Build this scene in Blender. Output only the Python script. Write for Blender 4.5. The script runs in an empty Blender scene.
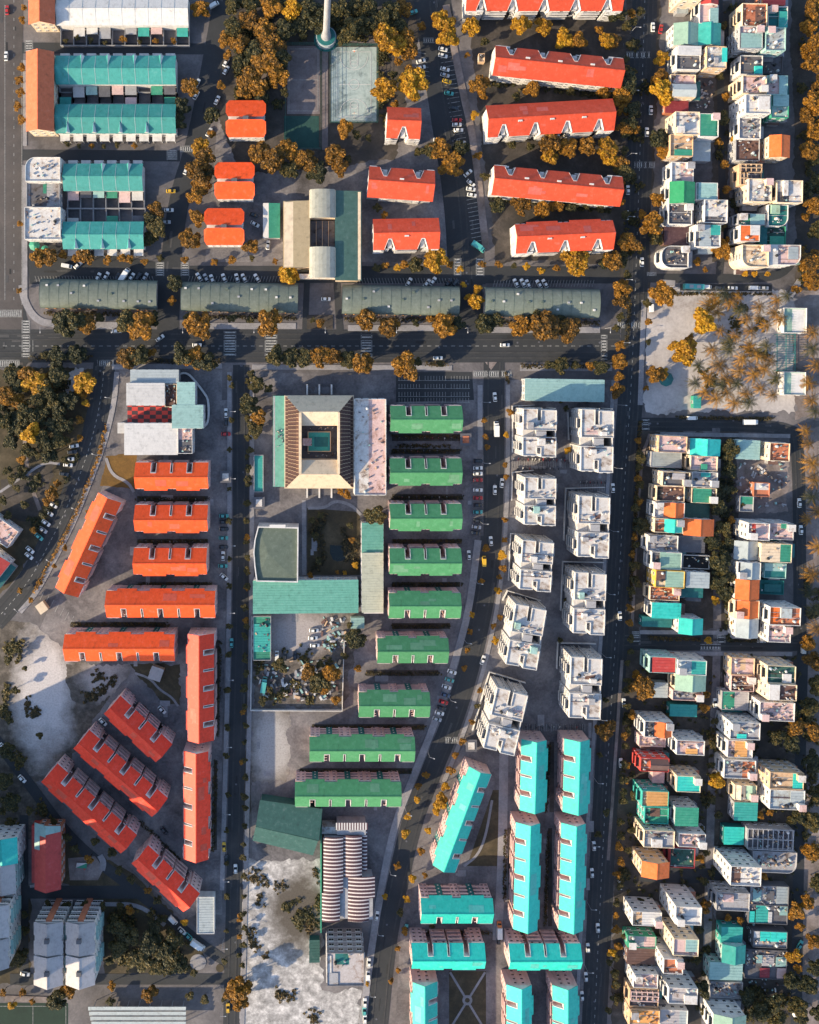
import bpy, math, random
from mathutils import Vector, Matrix
R = math.radians
rnd = random.Random(7)
scene = bpy.context.scene
COL = scene.collection
NX, NY, S, HC = 312.0, 383.0, 0.45, 400.0   # foot of the camera, metres per unit of plan, camera height


def W(px, py, h=0.0):
    f = S * (1 - h / HC)
    return ((px - NX) * f, -(py - NY) * f)


# ------------------------------------------------------------------ materials
CL = dict(white=(.62, .60, .58), cream=(.70, .56, .40), tan=(.58, .40, .25), pink=(.62, .44, .42), grey=(.34, .34, .36),
          dgrey=(.11, .11, .125), brown=(.15, .085, .07), dred=(.27, .035, .045), red=(.55, .06, .05), orange=(.78, .17, .035),
          tanor=(.74, .37, .12), yellow=(.74, .43, .07), green=(.04, .28, .18), lgreen=(.30, .46, .36), bgreen=(.03, .30, .12),
          dgreen=(.03, .10, .085), teal=(.04, .36, .31), turq=(.035, .57, .49), ltteal=(.30, .48, .455), bluegrey=(.40, .45, .465),
          dteal=(.015, .15, .15), terra=(.48, .17, .09), fo=(.92, .092, .006), fs=(.92, .048, .010), fs2=(.68, .075, .035), wblock=(.56, .54, .525), fo2=(.70, .11, .05), fg2=(.13, .31, .17), ft2=(.09, .50, .43), fr2=(.56, .11, .08), hollow=(.36, .29, .185), cbar=(.36, .36, .31), cdark=(.07, .155, .13), pgreen=(.55, .56, .44), pur=(.21, .195, .21), fg=(.07, .27, .11), sgreen=(.13, .37, .29), yo=(.68, .15, .055), ft=(.02, .58, .465),  # fs, fs2: fo reddened, shade put into the roof colour
          fr=(.64, .070, .022), black=(.02, .02, .022), rowteal=(.04, .29, .265), olive=(.10, .13, .10), hall=(.15, .178, .148),
          greyroof=(.46, .425, .425), striped=(.75, .66, .64), dpurple=(.10, .05, .06), gold=(.70, .33, .10))
_mats = {}


def nodes(name):
    m = bpy.data.materials.new(name)
    m.use_nodes = True
    nt = m.node_tree
    b = nt.nodes['Principled BSDF']
    return m, nt, b


def noise(nt, scale, detail=5, rough=.6, dist=0, stretch=None, coord='Object'):
    tc = nt.nodes.new('ShaderNodeTexCoord')
    n = nt.nodes.new('ShaderNodeTexNoise')
    n.inputs['Scale'].default_value = scale
    n.inputs['Detail'].default_value = detail
    n.inputs['Roughness'].default_value = rough
    n.inputs['Distortion'].default_value = dist
    if stretch:
        mp = nt.nodes.new('ShaderNodeMapping')
        mp.inputs['Scale'].default_value = stretch
        nt.links.new(tc.outputs[coord], mp.inputs['Vector'])
        nt.links.new(mp.outputs['Vector'], n.inputs['Vector'])
    else:
        nt.links.new(tc.outputs[coord], n.inputs['Vector'])
    return n.outputs['Fac']


def ramp(nt, fac, stops):
    r = nt.nodes.new('ShaderNodeValToRGB')
    e = r.color_ramp.elements
    while len(e) < len(stops):
        e.new(.5)
    for i, (p, c) in enumerate(stops):
        e[i].position = p
        e[i].color = (*c, 1)
    nt.links.new(fac, r.inputs['Fac'])
    return r.outputs['Color']


def mix(nt, a, b, fac, mode='MIX'):
    n = nt.nodes.new('ShaderNodeMix')
    n.data_type = 'RGBA'
    n.blend_type = mode
    for k, v in ((6, a), (7, b)):
        if isinstance(v, tuple):
            n.inputs[k].default_value = (*v, 1)
        else:
            nt.links.new(v, n.inputs[k])
    if isinstance(fac, (int, float)):
        n.inputs[0].default_value = fac
    else:
        nt.links.new(fac, n.inputs[0])
    return n.outputs[2]


def sc(c, k):
    return tuple(min(1, x * k) for x in c)


def M(kind, col):
    """kind: W wall, R sheet roof, D flat deck, P plain paint"""
    key = kind + col
    if key in _mats:
        return _mats[key]
    c = CL[col]
    m, nt, b = nodes({'W': 'wall ', 'R': 'roof ', 'D': 'deck ', 'P': 'paint '}[kind] + col)
    if kind == 'W':
        f = noise(nt, .35, 6, .65, stretch=(1, 1, .35))
        cc = ramp(nt, f, [(.3, sc(c, .72)), (.55, c), (.8, sc(c, 1.08))])
        b.inputs['Roughness'].default_value = .85
    elif kind == 'R':
        f = noise(nt, .5, 6, .7)
        g = noise(nt, 3.0, 3, .6, stretch=(3, .25, .25))
        cc = ramp(nt, f, [(.27, sc(c, .58)), (.42, sc(c, .9)), (.55, c), (.75, tuple(x * .88 + .07 for x in c))])
        cc = mix(nt, cc, ramp(nt, g, [(.35, (.78, .78, .78)), (.65, (1.06, 1.06, 1.06))]), .55, 'MULTIPLY')
        oi = nt.nodes.new('ShaderNodeObjectInfo')
        mr = nt.nodes.new('ShaderNodeMapRange')
        mr.inputs[3].default_value = .84
        mr.inputs[4].default_value = 1.08
        nt.links.new(oi.outputs['Random'], mr.inputs[0])
        cb = nt.nodes.new('ShaderNodeCombineColor')
        for k in range(3):
            nt.links.new(mr.outputs[0], cb.inputs[k])
        cc = mix(nt, cc, cb.outputs[0], 1.0, 'MULTIPLY')
        b.inputs['Roughness'].default_value = .6
    elif kind == 'D':
        f = noise(nt, .22, 10, .72, .3)
        g = noise(nt, 1.6, 6, .7)
        cc = ramp(nt, f, [(.36, (c[0] * .30, c[1] * .24, c[2] * .21)), (.42, (c[0] * .8, c[1] * .72, c[2] * .66)), (.5, c), (.8, sc(c, 1.15))])
        cc = mix(nt, cc, ramp(nt, g, [(.3, (.6, .55, .52)), (.6, (1, 1, 1))]), .55, 'MULTIPLY')
        b.inputs['Roughness'].default_value = .9
    else:
        cc = None
        b.inputs['Base Color'].default_value = (*c, 1)
        b.inputs['Roughness'].default_value = .5
    if cc:
        nt.links.new(cc, b.inputs['Base Color'])
    _mats[key] = m
    return m


def ground_mat(name, stops, scale=.06, fine=1.2, rough=.9, fa=.5, coord='Object', dist=.3):
    m, nt, b = nodes(name)
    f = noise(nt, scale, 12, .72, dist, coord=coord)
    g = noise(nt, fine, 5, .7, coord=coord)
    cc = ramp(nt, f, stops)
    cc = mix(nt, cc, ramp(nt, g, [(.3, (.6, .6, .6)), (.7, (1.2, 1.2, 1.2))]), fa, 'MULTIPLY')
    nt.links.new(cc, b.inputs['Base Color'])
    b.inputs['Roughness'].default_value = rough
    return m


def glass_mat():
    m, nt, b = nodes('window glass')
    b.inputs['Base Color'].default_value = (.015, .02, .025, 1)
    b.inputs['Roughness'].default_value = .15
    return m


GLASS = glass_mat()
MG = dict(
    base=ground_mat('bare ground', [(.3, (.06, .055, .055)), (.5, (.13, .12, .125)), (.7, (.22, .20, .20))], .05, .9),
    road=ground_mat('asphalt', [(.3, (.022, .026, .030)), (.55, (.034, .037, .042)), (.75, (.055, .056, .060))], .05, 1.5, .85, .35),
    roadlit=ground_mat('sunlit asphalt tone', [(.3, (.05, .045, .045)), (.55, (.085, .075, .073)), (.75, (.12, .10, .095))], .06, 1.5, .85, .35),  # left road: asphalt browned and lightened, sunlight put into the colour
    pave=ground_mat('pavement', [(.3, (.19, .185, .195)), (.55, (.29, .28, .295)), (.75, (.38, .36, .37))], .12, 1.3),
    paved=ground_mat('dark paving', [(.32, (.06, .056, .06)), (.47, (.14, .13, .138)), (.58, (.21, .195, .20)), (.72, (.32, .295, .295))], .06, 1.0, fa=.75),
    sand=ground_mat('coral sand', [(.3, (.22, .185, .165)), (.45, (.42, .385, .37)), (.75, (.56, .525, .51))], .07, .7),
    white=ground_mat('white sand', [(.30, (.14, .12, .105)), (.42, (.38, .36, .35)), (.55, (.56, .545, .54)), (.78, (.66, .65, .645))], .075, 1.6, fa=.8, dist=.15),
    dirt=ground_mat('dry dirt', [(.3, (.08, .065, .055)), (.5, (.20, .165, .155)), (.75, (.36, .31, .30))], .09, .9),
    grass=ground_mat('grass', [(.3, (.030, .026, .015)), (.5, (.062, .048, .026)), (.75, (.14, .105, .065))], .11, 1.2),
    amber=ground_mat('dry amber grass', [(.3, (.09, .05, .012)), (.55, (.16, .085, .018)), (.8, (.25, .15, .04))], .2, 1.4),
    soil=ground_mat('dark soil', [(.3, (.028, .026, .022)), (.52, (.062, .052, .045)), (.76, (.15, .125, .11))], .09, 1.1),
    court=ground_mat('pale court', [(.33, (.13, .17, .17)), (.5, (.34, .42, .41)), (.75, (.44, .50, .48))], .12, .8, dist=.8),
    bcourt=ground_mat('brown court', [(.3, (.10, .08, .08)), (.55, (.19, .16, .16)), (.8, (.28, .24, .23))], .1, .8),
    gcourt=ground_mat('green court', [(.3, (.012, .05, .045)), (.7, (.025, .085, .07))], .1, .8),
    turf=ground_mat('football turf', [(.3, (.008, .026, .018)), (.7, (.014, .04, .026))], .15, .9),
    water=ground_mat('pond water', [(.3, (.008, .014, .014)), (.7, (.015, .022, .02))], .2, 1, .15),
)
m_, nt_, b_ = nodes('road paint')
nt_.links.new(ramp(nt_, noise(nt_, 1.5, 4), [(.3, (.16, .165, .165)), (.6, (.42, .42, .41))]), b_.inputs['Base Color'])
PAINT = m_
b_.inputs['Roughness'].default_value = .8


def lot_mat(name, cx, cy, rx, ry, inner, outer, k=1.6, a=2.2):
    """bare ground whose sand thins out into soil round a centre, with ragged noise"""
    m, nt, b = nodes(name)
    tc = nt.nodes.new('ShaderNodeTexCoord')
    mp = nt.nodes.new('ShaderNodeMapping'); mp.vector_type = 'POINT'
    x, y = W(cx, cy)
    mp.inputs['Scale'].default_value = (1 / (rx * S), 1 / (ry * S), 0)
    mp.inputs['Location'].default_value = (-x / (rx * S), -y / (ry * S), 0)
    nt.links.new(tc.outputs['Object'], mp.inputs['Vector'])
    ln = nt.nodes.new('ShaderNodeVectorMath'); ln.operation = 'LENGTH'
    nt.links.new(mp.outputs[0], ln.inputs[0])
    f = noise(nt, .07, 12, .72)
    def mth(op, p, q):
        n = nt.nodes.new('ShaderNodeMath'); n.operation = op
        for i, v in enumerate((p, q)):
            if isinstance(v, (int, float)): n.inputs[i].default_value = v
            else: nt.links.new(v, n.inputs[i])
        return n.outputs[0]
    v = mth('ADD', mth('MULTIPLY', mth('SUBTRACT', 1.0, ln.outputs['Value']), k), mth('MULTIPLY', mth('SUBTRACT', f, .5), a))
    v = mth('ADD', v, .35)
    g = noise(nt, 1.3, 6, .75)
    c_in = ramp(nt, g, [(.3, sc(inner, .62)), (.5, sc(inner, .95)), (.7, sc(inner, 1.1))])
    c_out = ramp(nt, noise(nt, .25, 8, .75), [(.35, sc(outer, .5)), (.5, outer), (.68, sc(outer, 2.1))])
    n = nt.nodes.new('ShaderNodeClamp'); nt.links.new(v, n.inputs[0])
    nt.links.new(mix(nt, c_out, c_in, n.outputs[0]), b.inputs['Base Color'])
    b.inputs['Roughness'].default_value = .9
    return m


def checker_mat():
    m, nt, b = nodes('red checker paving')
    tc = nt.nodes.new('ShaderNodeTexCoord')
    mp = nt.nodes.new('ShaderNodeMapping')
    mp.inputs['Scale'].default_value = (.37, .56, 1)
    nt.links.new(tc.outputs['Object'], mp.inputs['Vector'])
    ck = nt.nodes.new('ShaderNodeTexChecker')
    ck.inputs['Scale'].default_value = 1
    ck.inputs['Color1'].default_value = (.50, .05, .04, 1)
    ck.inputs['Color2'].default_value = (.06, .035, .04, 1)
    nt.links.new(mp.outputs['Vector'], ck.inputs['Vector'])
    nt.links.new(ck.outputs['Color'], b.inputs['Base Color'])
    return m


def stripe_mat():
    m, nt, b = nodes('striped sheet roof')
    tc = nt.nodes.new('ShaderNodeTexCoord')
    sx = nt.nodes.new('ShaderNodeSeparateXYZ')
    nt.links.new(tc.outputs['Object'], sx.inputs[0])
    mu = nt.nodes.new('ShaderNodeMath'); mu.operation = 'MULTIPLY'; mu.inputs[1].default_value = .62
    nt.links.new(sx.outputs['Y'], mu.inputs[0])
    fr = nt.nodes.new('ShaderNodeMath'); fr.operation = 'FRACT'
    nt.links.new(mu.outputs[0], fr.inputs[0])
    gt = nt.nodes.new('ShaderNodeMath'); gt.operation = 'GREATER_THAN'; gt.inputs[1].default_value = .34
    nt.links.new(fr.outputs[0], gt.inputs[0])
    c = mix(nt, (.66, .58, .56), (.075, .035, .04), gt.outputs[0])
    nt.links.new(c, b.inputs['Base Color'])
    return m


# ------------------------------------------------------------------ mesh builder
class MB:
    def __init__(s):
        s.v = []; s.f = []; s.m = []

    def face(s, pts, m=0):
        i = len(s.v)
        s.v += [tuple(p) for p in pts]
        s.f.append(tuple(range(i, i + len(pts))))
        s.m.append(m)

    def box(s, x0, y0, z0, x1, y1, z1, m=0, mt=None, bottom=True):
        s.prism([(x0, y0), (x1, y0), (x1, y1), (x0, y1)], z0, z1, m, mt, bottom)

    def prism(s, poly, z0, z1, m=0, mt=None, bottom=True):
        n = len(poly)
        i = len(s.v)
        s.v += [(x, y, z0) for x, y in poly] + [(x, y, z1) for x, y in poly]
        for k in range(n):
            j = (k + 1) % n
            s.f.append((i + k, i + j, i + n + j, i + n + k)); s.m.append(m)
        s.f.append(tuple(range(i + n, i + 2 * n))); s.m.append(m if mt is None else mt)
        if bottom:
            s.f.append(tuple(reversed(range(i, i + n)))); s.m.append(m)

    def slab(s, pts, t, m=0):
        """thick sheet: pts = top corners in 3-D, t = thickness downwards"""
        n = len(pts)
        i = len(s.v)
        s.v += [tuple(p) for p in pts] + [(p[0], p[1], p[2] - t) for p in pts]
        s.f.append(tuple(range(i, i + n))); s.m.append(m)
        s.f.append(tuple(reversed(range(i + n, i + 2 * n)))); s.m.append(m)
        for k in range(n):
            j = (k + 1) % n
            s.f.append((i + k, i + n + k, i + n + j, i + j)); s.m.append(m)

    def cyl(s, x, y, r, z0, z1, n=12, m=0, r1=None):
        r1 = r if r1 is None else r1
        i = len(s.v)
        for k in range(n):
            a = 2 * math.pi * k / n
            s.v.append((x + r * math.cos(a), y + r * math.sin(a), z0))
        for k in range(n):
            a = 2 * math.pi * k / n
            s.v.append((x + r1 * math.cos(a), y + r1 * math.sin(a), z1))
        for k in range(n):
            j = (k + 1) % n
            s.f.append((i + k, i + j, i + n + j, i + n + k)); s.m.append(m)
        s.f.append(tuple(range(i + n, i + 2 * n))); s.m.append(m)
        s.f.append(tuple(reversed(range(i, i + n)))); s.m.append(m)

    def mesh(s, name, mats):
        me = bpy.data.meshes.new(name)
        me.from_pydata(s.v, [], s.f)
        for m in mats:
            me.materials.append(m)
        me.polygons.foreach_set('material_index', s.m)
        me.update()
        return me

    def build(s, name, mats, parent=None, loc=None, rz=0):
        if not isinstance(mats, (list, tuple)):
            mats = [mats]
        o = bpy.data.objects.new(name, s.mesh(name, mats))
        COL.objects.link(o)
        if parent:
            o.parent = parent
        if loc:
            o.location = loc
        o.rotation_euler.z = rz
        return o


def inset(poly, t):
    """inward mitred offset of a CCW polygon"""
    n = len(poly); out = []
    for i in range(n):
        p0, p1, p2 = Vector(poly[i - 1]), Vector(poly[i]), Vector(poly[(i + 1) % n])
        a = (p1 - p0).normalized(); b = (p2 - p1).normalized()
        na = Vector((-a.y, a.x)); nb = Vector((-b.y, b.x))
        k = na + nb
        d = 1 + na.dot(nb)
        q = p1 + k * (t / max(d, .3))
        out.append((q.x, q.y))
    return out


def ring(mb, poly, t, z0, z1, m=0):
    q = inset(poly, t); n = len(poly)
    for i in range(n):
        j = (i + 1) % n
        a, b, c, d = poly[i], poly[j], q[j], q[i]
        mb.face([(*a, z0), (*b, z0), (*b, z1), (*a, z1)], m)
        mb.face([(*c, z0), (*d, z0), (*d, z1), (*c, z1)], m)
        mb.face([(*a, z1), (*b, z1), (*c, z1), (*d, z1)], m)
    return q


LM = []          # landmarks for labels: (px, py, phrase)
ALL = {}


def tag(o, label, cat, group=None, kind=None):
    if label: o['label'] = label
    if cat: o['category'] = cat
    if group: o['group'] = group
    if kind: o['kind'] = kind
    return o


def thing(name, label, cat, x, y, z=0, rz=0, group=None):
    o = bpy.data.objects.new(name, None)
    o.empty_display_size = .5
    COL.objects.link(o)
    o.location = (x, y, z); o.rotation_euler.z = rz
    return tag(o, label, cat, group)


_kids = {}


def inst(src, parent, loc, rz=0, scale=None):
    o = src.copy()
    COL.objects.link(o)
    o.parent = parent
    o.location = loc
    o.rotation_euler.z = rz
    if scale: o.scale = scale
    return o


def copy_tree(o, parent=None):
    c = o.copy()
    COL.objects.link(c)
    c.parent = parent
    for ch in o.children:
        copy_tree(ch, c)
    return c


def struct(name, mb, mats):
    o = mb.build(name, mats)
    o['kind'] = 'structure'
    return o


# ------------------------------------------------------------------ window template
def win_tmpl(w, h, fm):
    b = MB()
    b.box(-w / 2, 0, 0, w / 2, .06, h, 1)
    t = .1
    b.box(-w / 2 - t, 0, -t, w / 2 + t, .09, -.002, 0)
    b.box(-w / 2 - t, 0, h + .002, w / 2 + t, .30, h + .14, 0)
    b.box(-w / 2 - t, 0, 0, -w / 2 - .002, .09, h, 0)
    b.box(w / 2 + .002, 0, 0, w / 2 + t, .09, h, 0)
    b.box(-.03, .06, 0, .03, .085, h, 0)
    return b.mesh('window', [fm, GLASS])


WIN = {k: win_tmpl(w, h, M('P', c)) for k, (w, h, c) in dict(
    a=(1.3, 1.45, 'white'), b=(1.7, 1.5, 'cream'), c=(1.1, 1.5, 'grey'), d=(2.1, 1.8, 'white'), e=(1.0, 1.2, 'pink')).items()}


def window(parent, kind, x, y, z, rz):
    o = bpy.data.objects.new('window', WIN[kind])
    COL.objects.link(o)
    o.parent = parent
    o.location = (x, y, z); o.rotation_euler.z = rz
    return o


def wins(parent, kind, x0, y0, x1, y1, floors, n, z0=1.0, dz=3.0, jit=0, skip=.0):
    """row of windows on a wall running from p0 to p1, outside on the right-hand side"""
    dx, dy = x1 - x0, y1 - y0
    L = math.hypot(dx, dy)
    rz = math.atan2(dy, dx) + math.pi        # local +y points to the right of the direction
    for f in range(floors):
        for i in range(n):
            if skip and rnd.random() < skip: continue
            t = (i + .5) / n
            window(parent, kind, x0 + dx * t, y0 + dy * t, z0 + f * dz, rz)
# ------------------------------------------------------------------ small parts shared by the houses
def gable(mb, x0, y0, x1, y1, z, rise, axis='y', oh=.3, t=.16, m=0, wm=1, mono=False):
    """gable roof over a rectangle; ridge along axis; gable triangles in wall material"""
    X0, Y0, X1, Y1 = x0 - oh, y0 - oh, x1 + oh, y1 + oh
    if axis == 'y':
        xm = (x0 + x1) / 2
        mb.slab([(X0, Y0, z), (xm, Y0, z + rise), (xm, Y1, z + rise), (X0, Y1, z)], t, m)
        mb.slab([(xm, Y0, z + rise), (X1, Y0, z), (X1, Y1, z), (xm, Y1, z + rise)], t, m)
        for y in (y0, y1):
            mb.face([(x0, y, z - t), (x1, y, z - t), (xm, y, z + rise - t - .05)], wm)
        mb.box(xm - .14, Y0, z + rise - .02, xm + .14, Y1, z + rise + .07, m)
    else:
        ym = (y0 + y1) / 2
        mb.slab([(X0, Y0, z), (X1, Y0, z), (X1, ym, z + rise), (X0, ym, z + rise)], t, m)
        mb.slab([(X0, ym, z + rise), (X1, ym, z + rise), (X1, Y1, z), (X0, Y1, z)], t, m)
        for x in (x0, x1):
            mb.face([(x, y0, z - t), (x, y1, z - t), (x, ym, z + rise - t - .05)], wm)
        mb.box(X0, ym - .14, z + rise - .02, X1, ym + .14, z + rise + .07, m)


def tank_mesh(c):
    b = MB()
    b.cyl(0, 0, .62, 0, 1.25, 12, 0); b.cyl(0, 0, .62, 1.25, 1.5, 12, 0, .22); b.cyl(0, 0, .24, 1.5, 1.6, 8, 0)
    return b.mesh('water_tank', [M('P', c)])


def ac_mesh():
    b = MB()
    b.box(-.45, -.2, .12, .45, .2, .75, 0); b.box(-.4, -.15, 0, -.3, .15, .119, 1); b.box(.3, -.15, 0, .4, .15, .119, 1)
    b.cyl(0, 0, .17, .751, .78, 8, 1)
    return b.mesh('air_conditioner', [M('P', 'white'), M('P', 'dgrey')])


TANKS = [tank_mesh(c) for c in ('black', 'white', 'bluegrey', 'black')]
ACM = ac_mesh()
JM = [M('P', c) for c in ('white', 'grey', 'dgrey', 'brown', 'ltteal', 'brown', 'tan', 'dteal')]


def fix(parent, me, name, x, y, z, rz=0):
    o = bpy.data.objects.new(name, me)
    COL.objects.link(o)
    o.parent = parent; o.location = (x, y, z); o.rotation_euler.z = rz
    return o


def clutter(parent, x0, y0, x1, y1, z, n, big=1.0):
    if x1 - x0 < 1.2 or y1 - y0 < 1.2: return
    b = MB()
    for k in range(n):
        a = rnd.uniform(.25, 1.1) * big; c = rnd.uniform(.2, .7) * big; h = rnd.uniform(.15, 1.0) * big
        cx = rnd.uniform(x0 + .6, x1 - .6); cy = rnd.uniform(y0 + .6, y1 - .6); t = rnd.uniform(0, 3.1)
        ca, sa = math.cos(t), math.sin(t)
        P = [(cx + ca * u - sa * v, cy + sa * u + ca * v) for u, v in ((-a / 2, -c / 2), (a / 2, -c / 2), (a / 2, c / 2), (-a / 2, c / 2))]
        b.prism(P, z + k * .0011, z + h, rnd.choice((0, 1, 1, 1, 2, 2, 2, 3, 3, 4, 6, 6)))
    o = b.build('rooftop_clutter', JM, parent)
    o['kind'] = 'stuff'


def rail_balcony(w, dep, wm):
    key = ('balc', round(w, 1), round(dep, 1), wm.name)
    if key not in _kids:
        b = MB()
        b.box(-w / 2, 0, -.15, w / 2, dep, 0, 0)
        b.box(-w / 2, dep - .12, .002, w / 2, dep + .02, .95, 0)
        b.box(-w / 2 - .02, .02, .002, -w / 2 + .1, dep - .122, .95, 0); b.box(w / 2 - .1, .02, .002, w / 2 + .02, dep - .122, .95, 0)
        b.box(-w / 2 + .3, .01, .05, w / 2 - .3, .05, 2.2, 1)
        _kids[key] = b.mesh('balcony', [wm, GLASS])
    return _kids[key]


HN = 0


def H(label, x0, y0, x1, y1, h, wall, deck, els='', rot=None, win='a', curve=0, bal=None, junk=None, par=None, short=None, name='house', cat='house'):
    """a town house: roof rectangle as seen on the plan, height, wall and deck colour, roof elements"""
    global HN
    HN += 1
    f = S * (1 - h / HC)
    w, d = (x1 - x0) * f, (y1 - y0) * f
    cx, cy = W((x0 + x1) / 2, (y0 + y1) / 2, h)
    if rot is None: rot = -1 if y0 < 300 else -2.5
    E = thing(name, label, cat, cx, cy, 0, R(rot), 'town houses of the right-hand blocks' if cat == 'house' else None)
    LM.append(((x0 + x1) / 2, (y0 + y1) / 2, short or label))
    wm, dm = M('W', wall), M('D', deck)
    X0, Y0, X1, Y1 = -w / 2, -d / 2, w / 2, d / 2
    poly = [(X0, Y0), (X1, Y0), (X1, Y1), (X0, Y1)]
    if curve:
        def arc(cx_, cy_, r, a0, a1): return [(cx_ + r * math.cos(a0 + (a1 - a0) * k / 6), cy_ + r * math.sin(a0 + (a1 - a0) * k / 6)) for k in range(7)]
        r = min(w, d) * .42
        poly = []
        pi = math.pi
        poly += arc(X0 + r, Y0 + r, r, pi, 1.5 * pi) if curve & 1 else [(X0, Y0)]
        poly += arc(X1 - r, Y0 + r, r, -.5 * pi, 0) if curve & 2 else [(X1, Y0)]
        poly += arc(X1 - r, Y1 - r, r, 0, .5 * pi) if curve & 4 else [(X1, Y1)]
        poly += arc(X0 + r, Y1 - r, r, .5 * pi, pi) if curve & 8 else [(X0, Y1)]
    items = [e.split(',') for e in els.split(';') if e]
    full = any(len(e) == 2 and e[0] in 'gesm' for e in items)
    b = MB()
    b.prism(poly, 0, h, 0)
    fl = max(1, int(h / 3.0)); dz = h / fl
    q = inset(poly, -.07)
    for k in range(1, fl):
        b.prism(q, k * dz - .22, k * dz, 1)
    b.build('wall', [wm, M('P', 'white' if wall not in ('white', 'cream') else 'grey')], E)
    ph = .75 if par is None else par
    if not full:
        p = MB(); qi = ring(p, poly, .2, h + .001, h + ph)
        if ph > 0: p.build('parapet', wm, E)
        t = MB(); t.face([(x, y, h + .012) for x, y in qi]); t.build('roof_deck', dm, E)
    for e in items:
        k, col = e[0], e[1]
        u0, v0, u1, v1 = [float(t) for t in e[2:6]] if len(e) >= 6 else (0, 0, 1, 1)
        g = .22 if len(e) >= 6 else 0
        a0, a1 = X0 + u0 * w + (g if u0 < .02 else 0), X0 + u1 * w - (g if u1 > .98 else 0)
        c1, c0 = Y1 - v0 * d - (g if v0 < .02 else 0), Y1 - v1 * d + (g if v1 > .98 else 0)
        zz = h
        if len(e) >= 6:
            zz = h + (float(e[6]) if len(e) > 6 else 1.3)
        r = MB()
        if k in 'ge':
            rise = .30 * ((a1 - a0) if k == 'g' else (c1 - c0)) / 2 + .25
            gable(r, a0, c0, a1, c1, zz + .18, rise, 'y' if k == 'g' else 'x', .12 if g else .3)
            if len(e) >= 6:
                r.box(a0, c0, h + .013, a1, c1, zz + .019, 1)
            r.build('roof', [M('R', col), wm], E)
        elif k == 's':     # flat, slightly pitched sheet
            sl = .035 * (a1 - a0)
            r.slab([(a0 - .15, c0 - .15, zz + .22 + sl), (a1 + .15, c0 - .15, zz + .2), (a1 + .15, c1 + .15, zz + .2), (a0 - .15, c1 + .15, zz + .22 + sl)], .14, 0)
            n = max(2, int((c1 - c0) / 1.1))
            for i in range(1, n):
                yy = c0 + (c1 - c0) * i / n
                r.slab([(a0 - .15, yy - .05, zz + .29 + sl), (a1 + .15, yy - .05, zz + .27), (a1 + .15, yy + .05, zz + .27), (a0 - .15, yy + .05, zz + .29 + sl)], .069, 0)
            if len(e) >= 6:
                r.box(a0 + .1, c0 + .1, h + .013, a1 - .1, c1 - .1, zz + .03, 1)
            r.build('roof', [M('R', col), wm], E)
            if not len(e) >= 6:
                pass
        elif k == 'b':     # rendered block: stair head or upper room
            r.box(a0, c0, h + .013, a1, c1, zz + 1.2, 0, 1)
            r.build('stair_head', [M('W', col), M('D', col)], E)
        elif k == 'm':     # hidden terrace floor in another colour
            r.face([(a0, c0, h + .02), (a1, c0, h + .02), (a1, c1, h + .02), (a0, c1, h + .02)])
            r.build('roof_deck', M('D', col), E)
        elif k == 'a':     # open-sided awning on posts
            r.box(a0, c0, zz + .9, a1, c1, zz + 1.0, 0)
            for px, py in ((a0 + .2, c0 + .2), (a1 - .2, c0 + .2), (a1 - .2, c1 - .2), (a0 + .2, c1 - .2)):
                r.box(px - .06, py - .06, h + .013, px + .06, py + .06, zz + .899, 1)
            r.build('awning', [M('R', col), M('P', 'white')], E)
        elif k == 'w':     # bare beams
            n = max(2, int((a1 - a0) / 2.2))
            for i in range(n + 1):
                xx = a0 + (a1 - a0 - .3) * i / n
                r.box(xx, c0, h + 1.2, xx + .3, c1, h + 1.5, 0)
                for yy in (c0, c1 - .3): r.box(xx, yy, h + .013, xx + .3, yy + .3, h + 1.199, 0)
            for yy in (c0 - .15, (c0 + c1) / 2, c1 - .15): r.box(a0, yy, h + 1.501, a1, yy + .3, h + 1.75, 0)
            r.build('beam_frame', M('W', col), E)
    # a lean-to against the back, an extra stair head and pipes on open decks
    if name == 'house' and h > 6 and rnd.random() < .9:
        q = MB(); dd = rnd.uniform(2.2, 4.6); hz = rnd.uniform(2.6, 4.2); s0, s1 = Y0 + d * rnd.uniform(.0, .25), Y1 - d * rnd.uniform(0, .25)
        q.slab([(X1 + .01, s0, hz + .4), (X1 + dd, s0, hz), (X1 + dd, s1, hz), (X1 + .01, s1, hz + .4)], .12, 0)
        q.box(X1 + .01, s0 + .1, 0, X1 + dd - .2, s1 - .1, hz - .14, 1)
        q.build('lean_to', [M('R', rnd.choice(('grey', 'dgrey', 'brown', 'ltteal', 'dteal', 'greyroof', 'terra', 'bluegrey'))), M('W', 'grey')], E)
    if name == 'house' and h > 4 and rnd.random() < .55:
        q = MB(); hz = rnd.uniform(2.4, 5.0); gx = rnd.uniform(1.2, 2.4); s0, s1 = X0 + w * rnd.uniform(.05, .4), X1 - w * rnd.uniform(0, .2)
        q.slab([(s0, Y0 - gx, hz - .2), (s1, Y0 - gx, hz - .2), (s1, Y0 - .01, hz), (s0, Y0 - .01, hz)], .1, 0)
        q.box(s0 + .1, Y0 - gx + .2, 0, s1 - .1, Y0 - .01, hz - .32, 1)
        q.build('lean_to', [M('R', rnd.choice(('grey', 'greyroof', 'dgrey', 'brown', 'bluegrey', 'pur', 'dteal'))), M('W', 'grey')], E)
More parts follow.
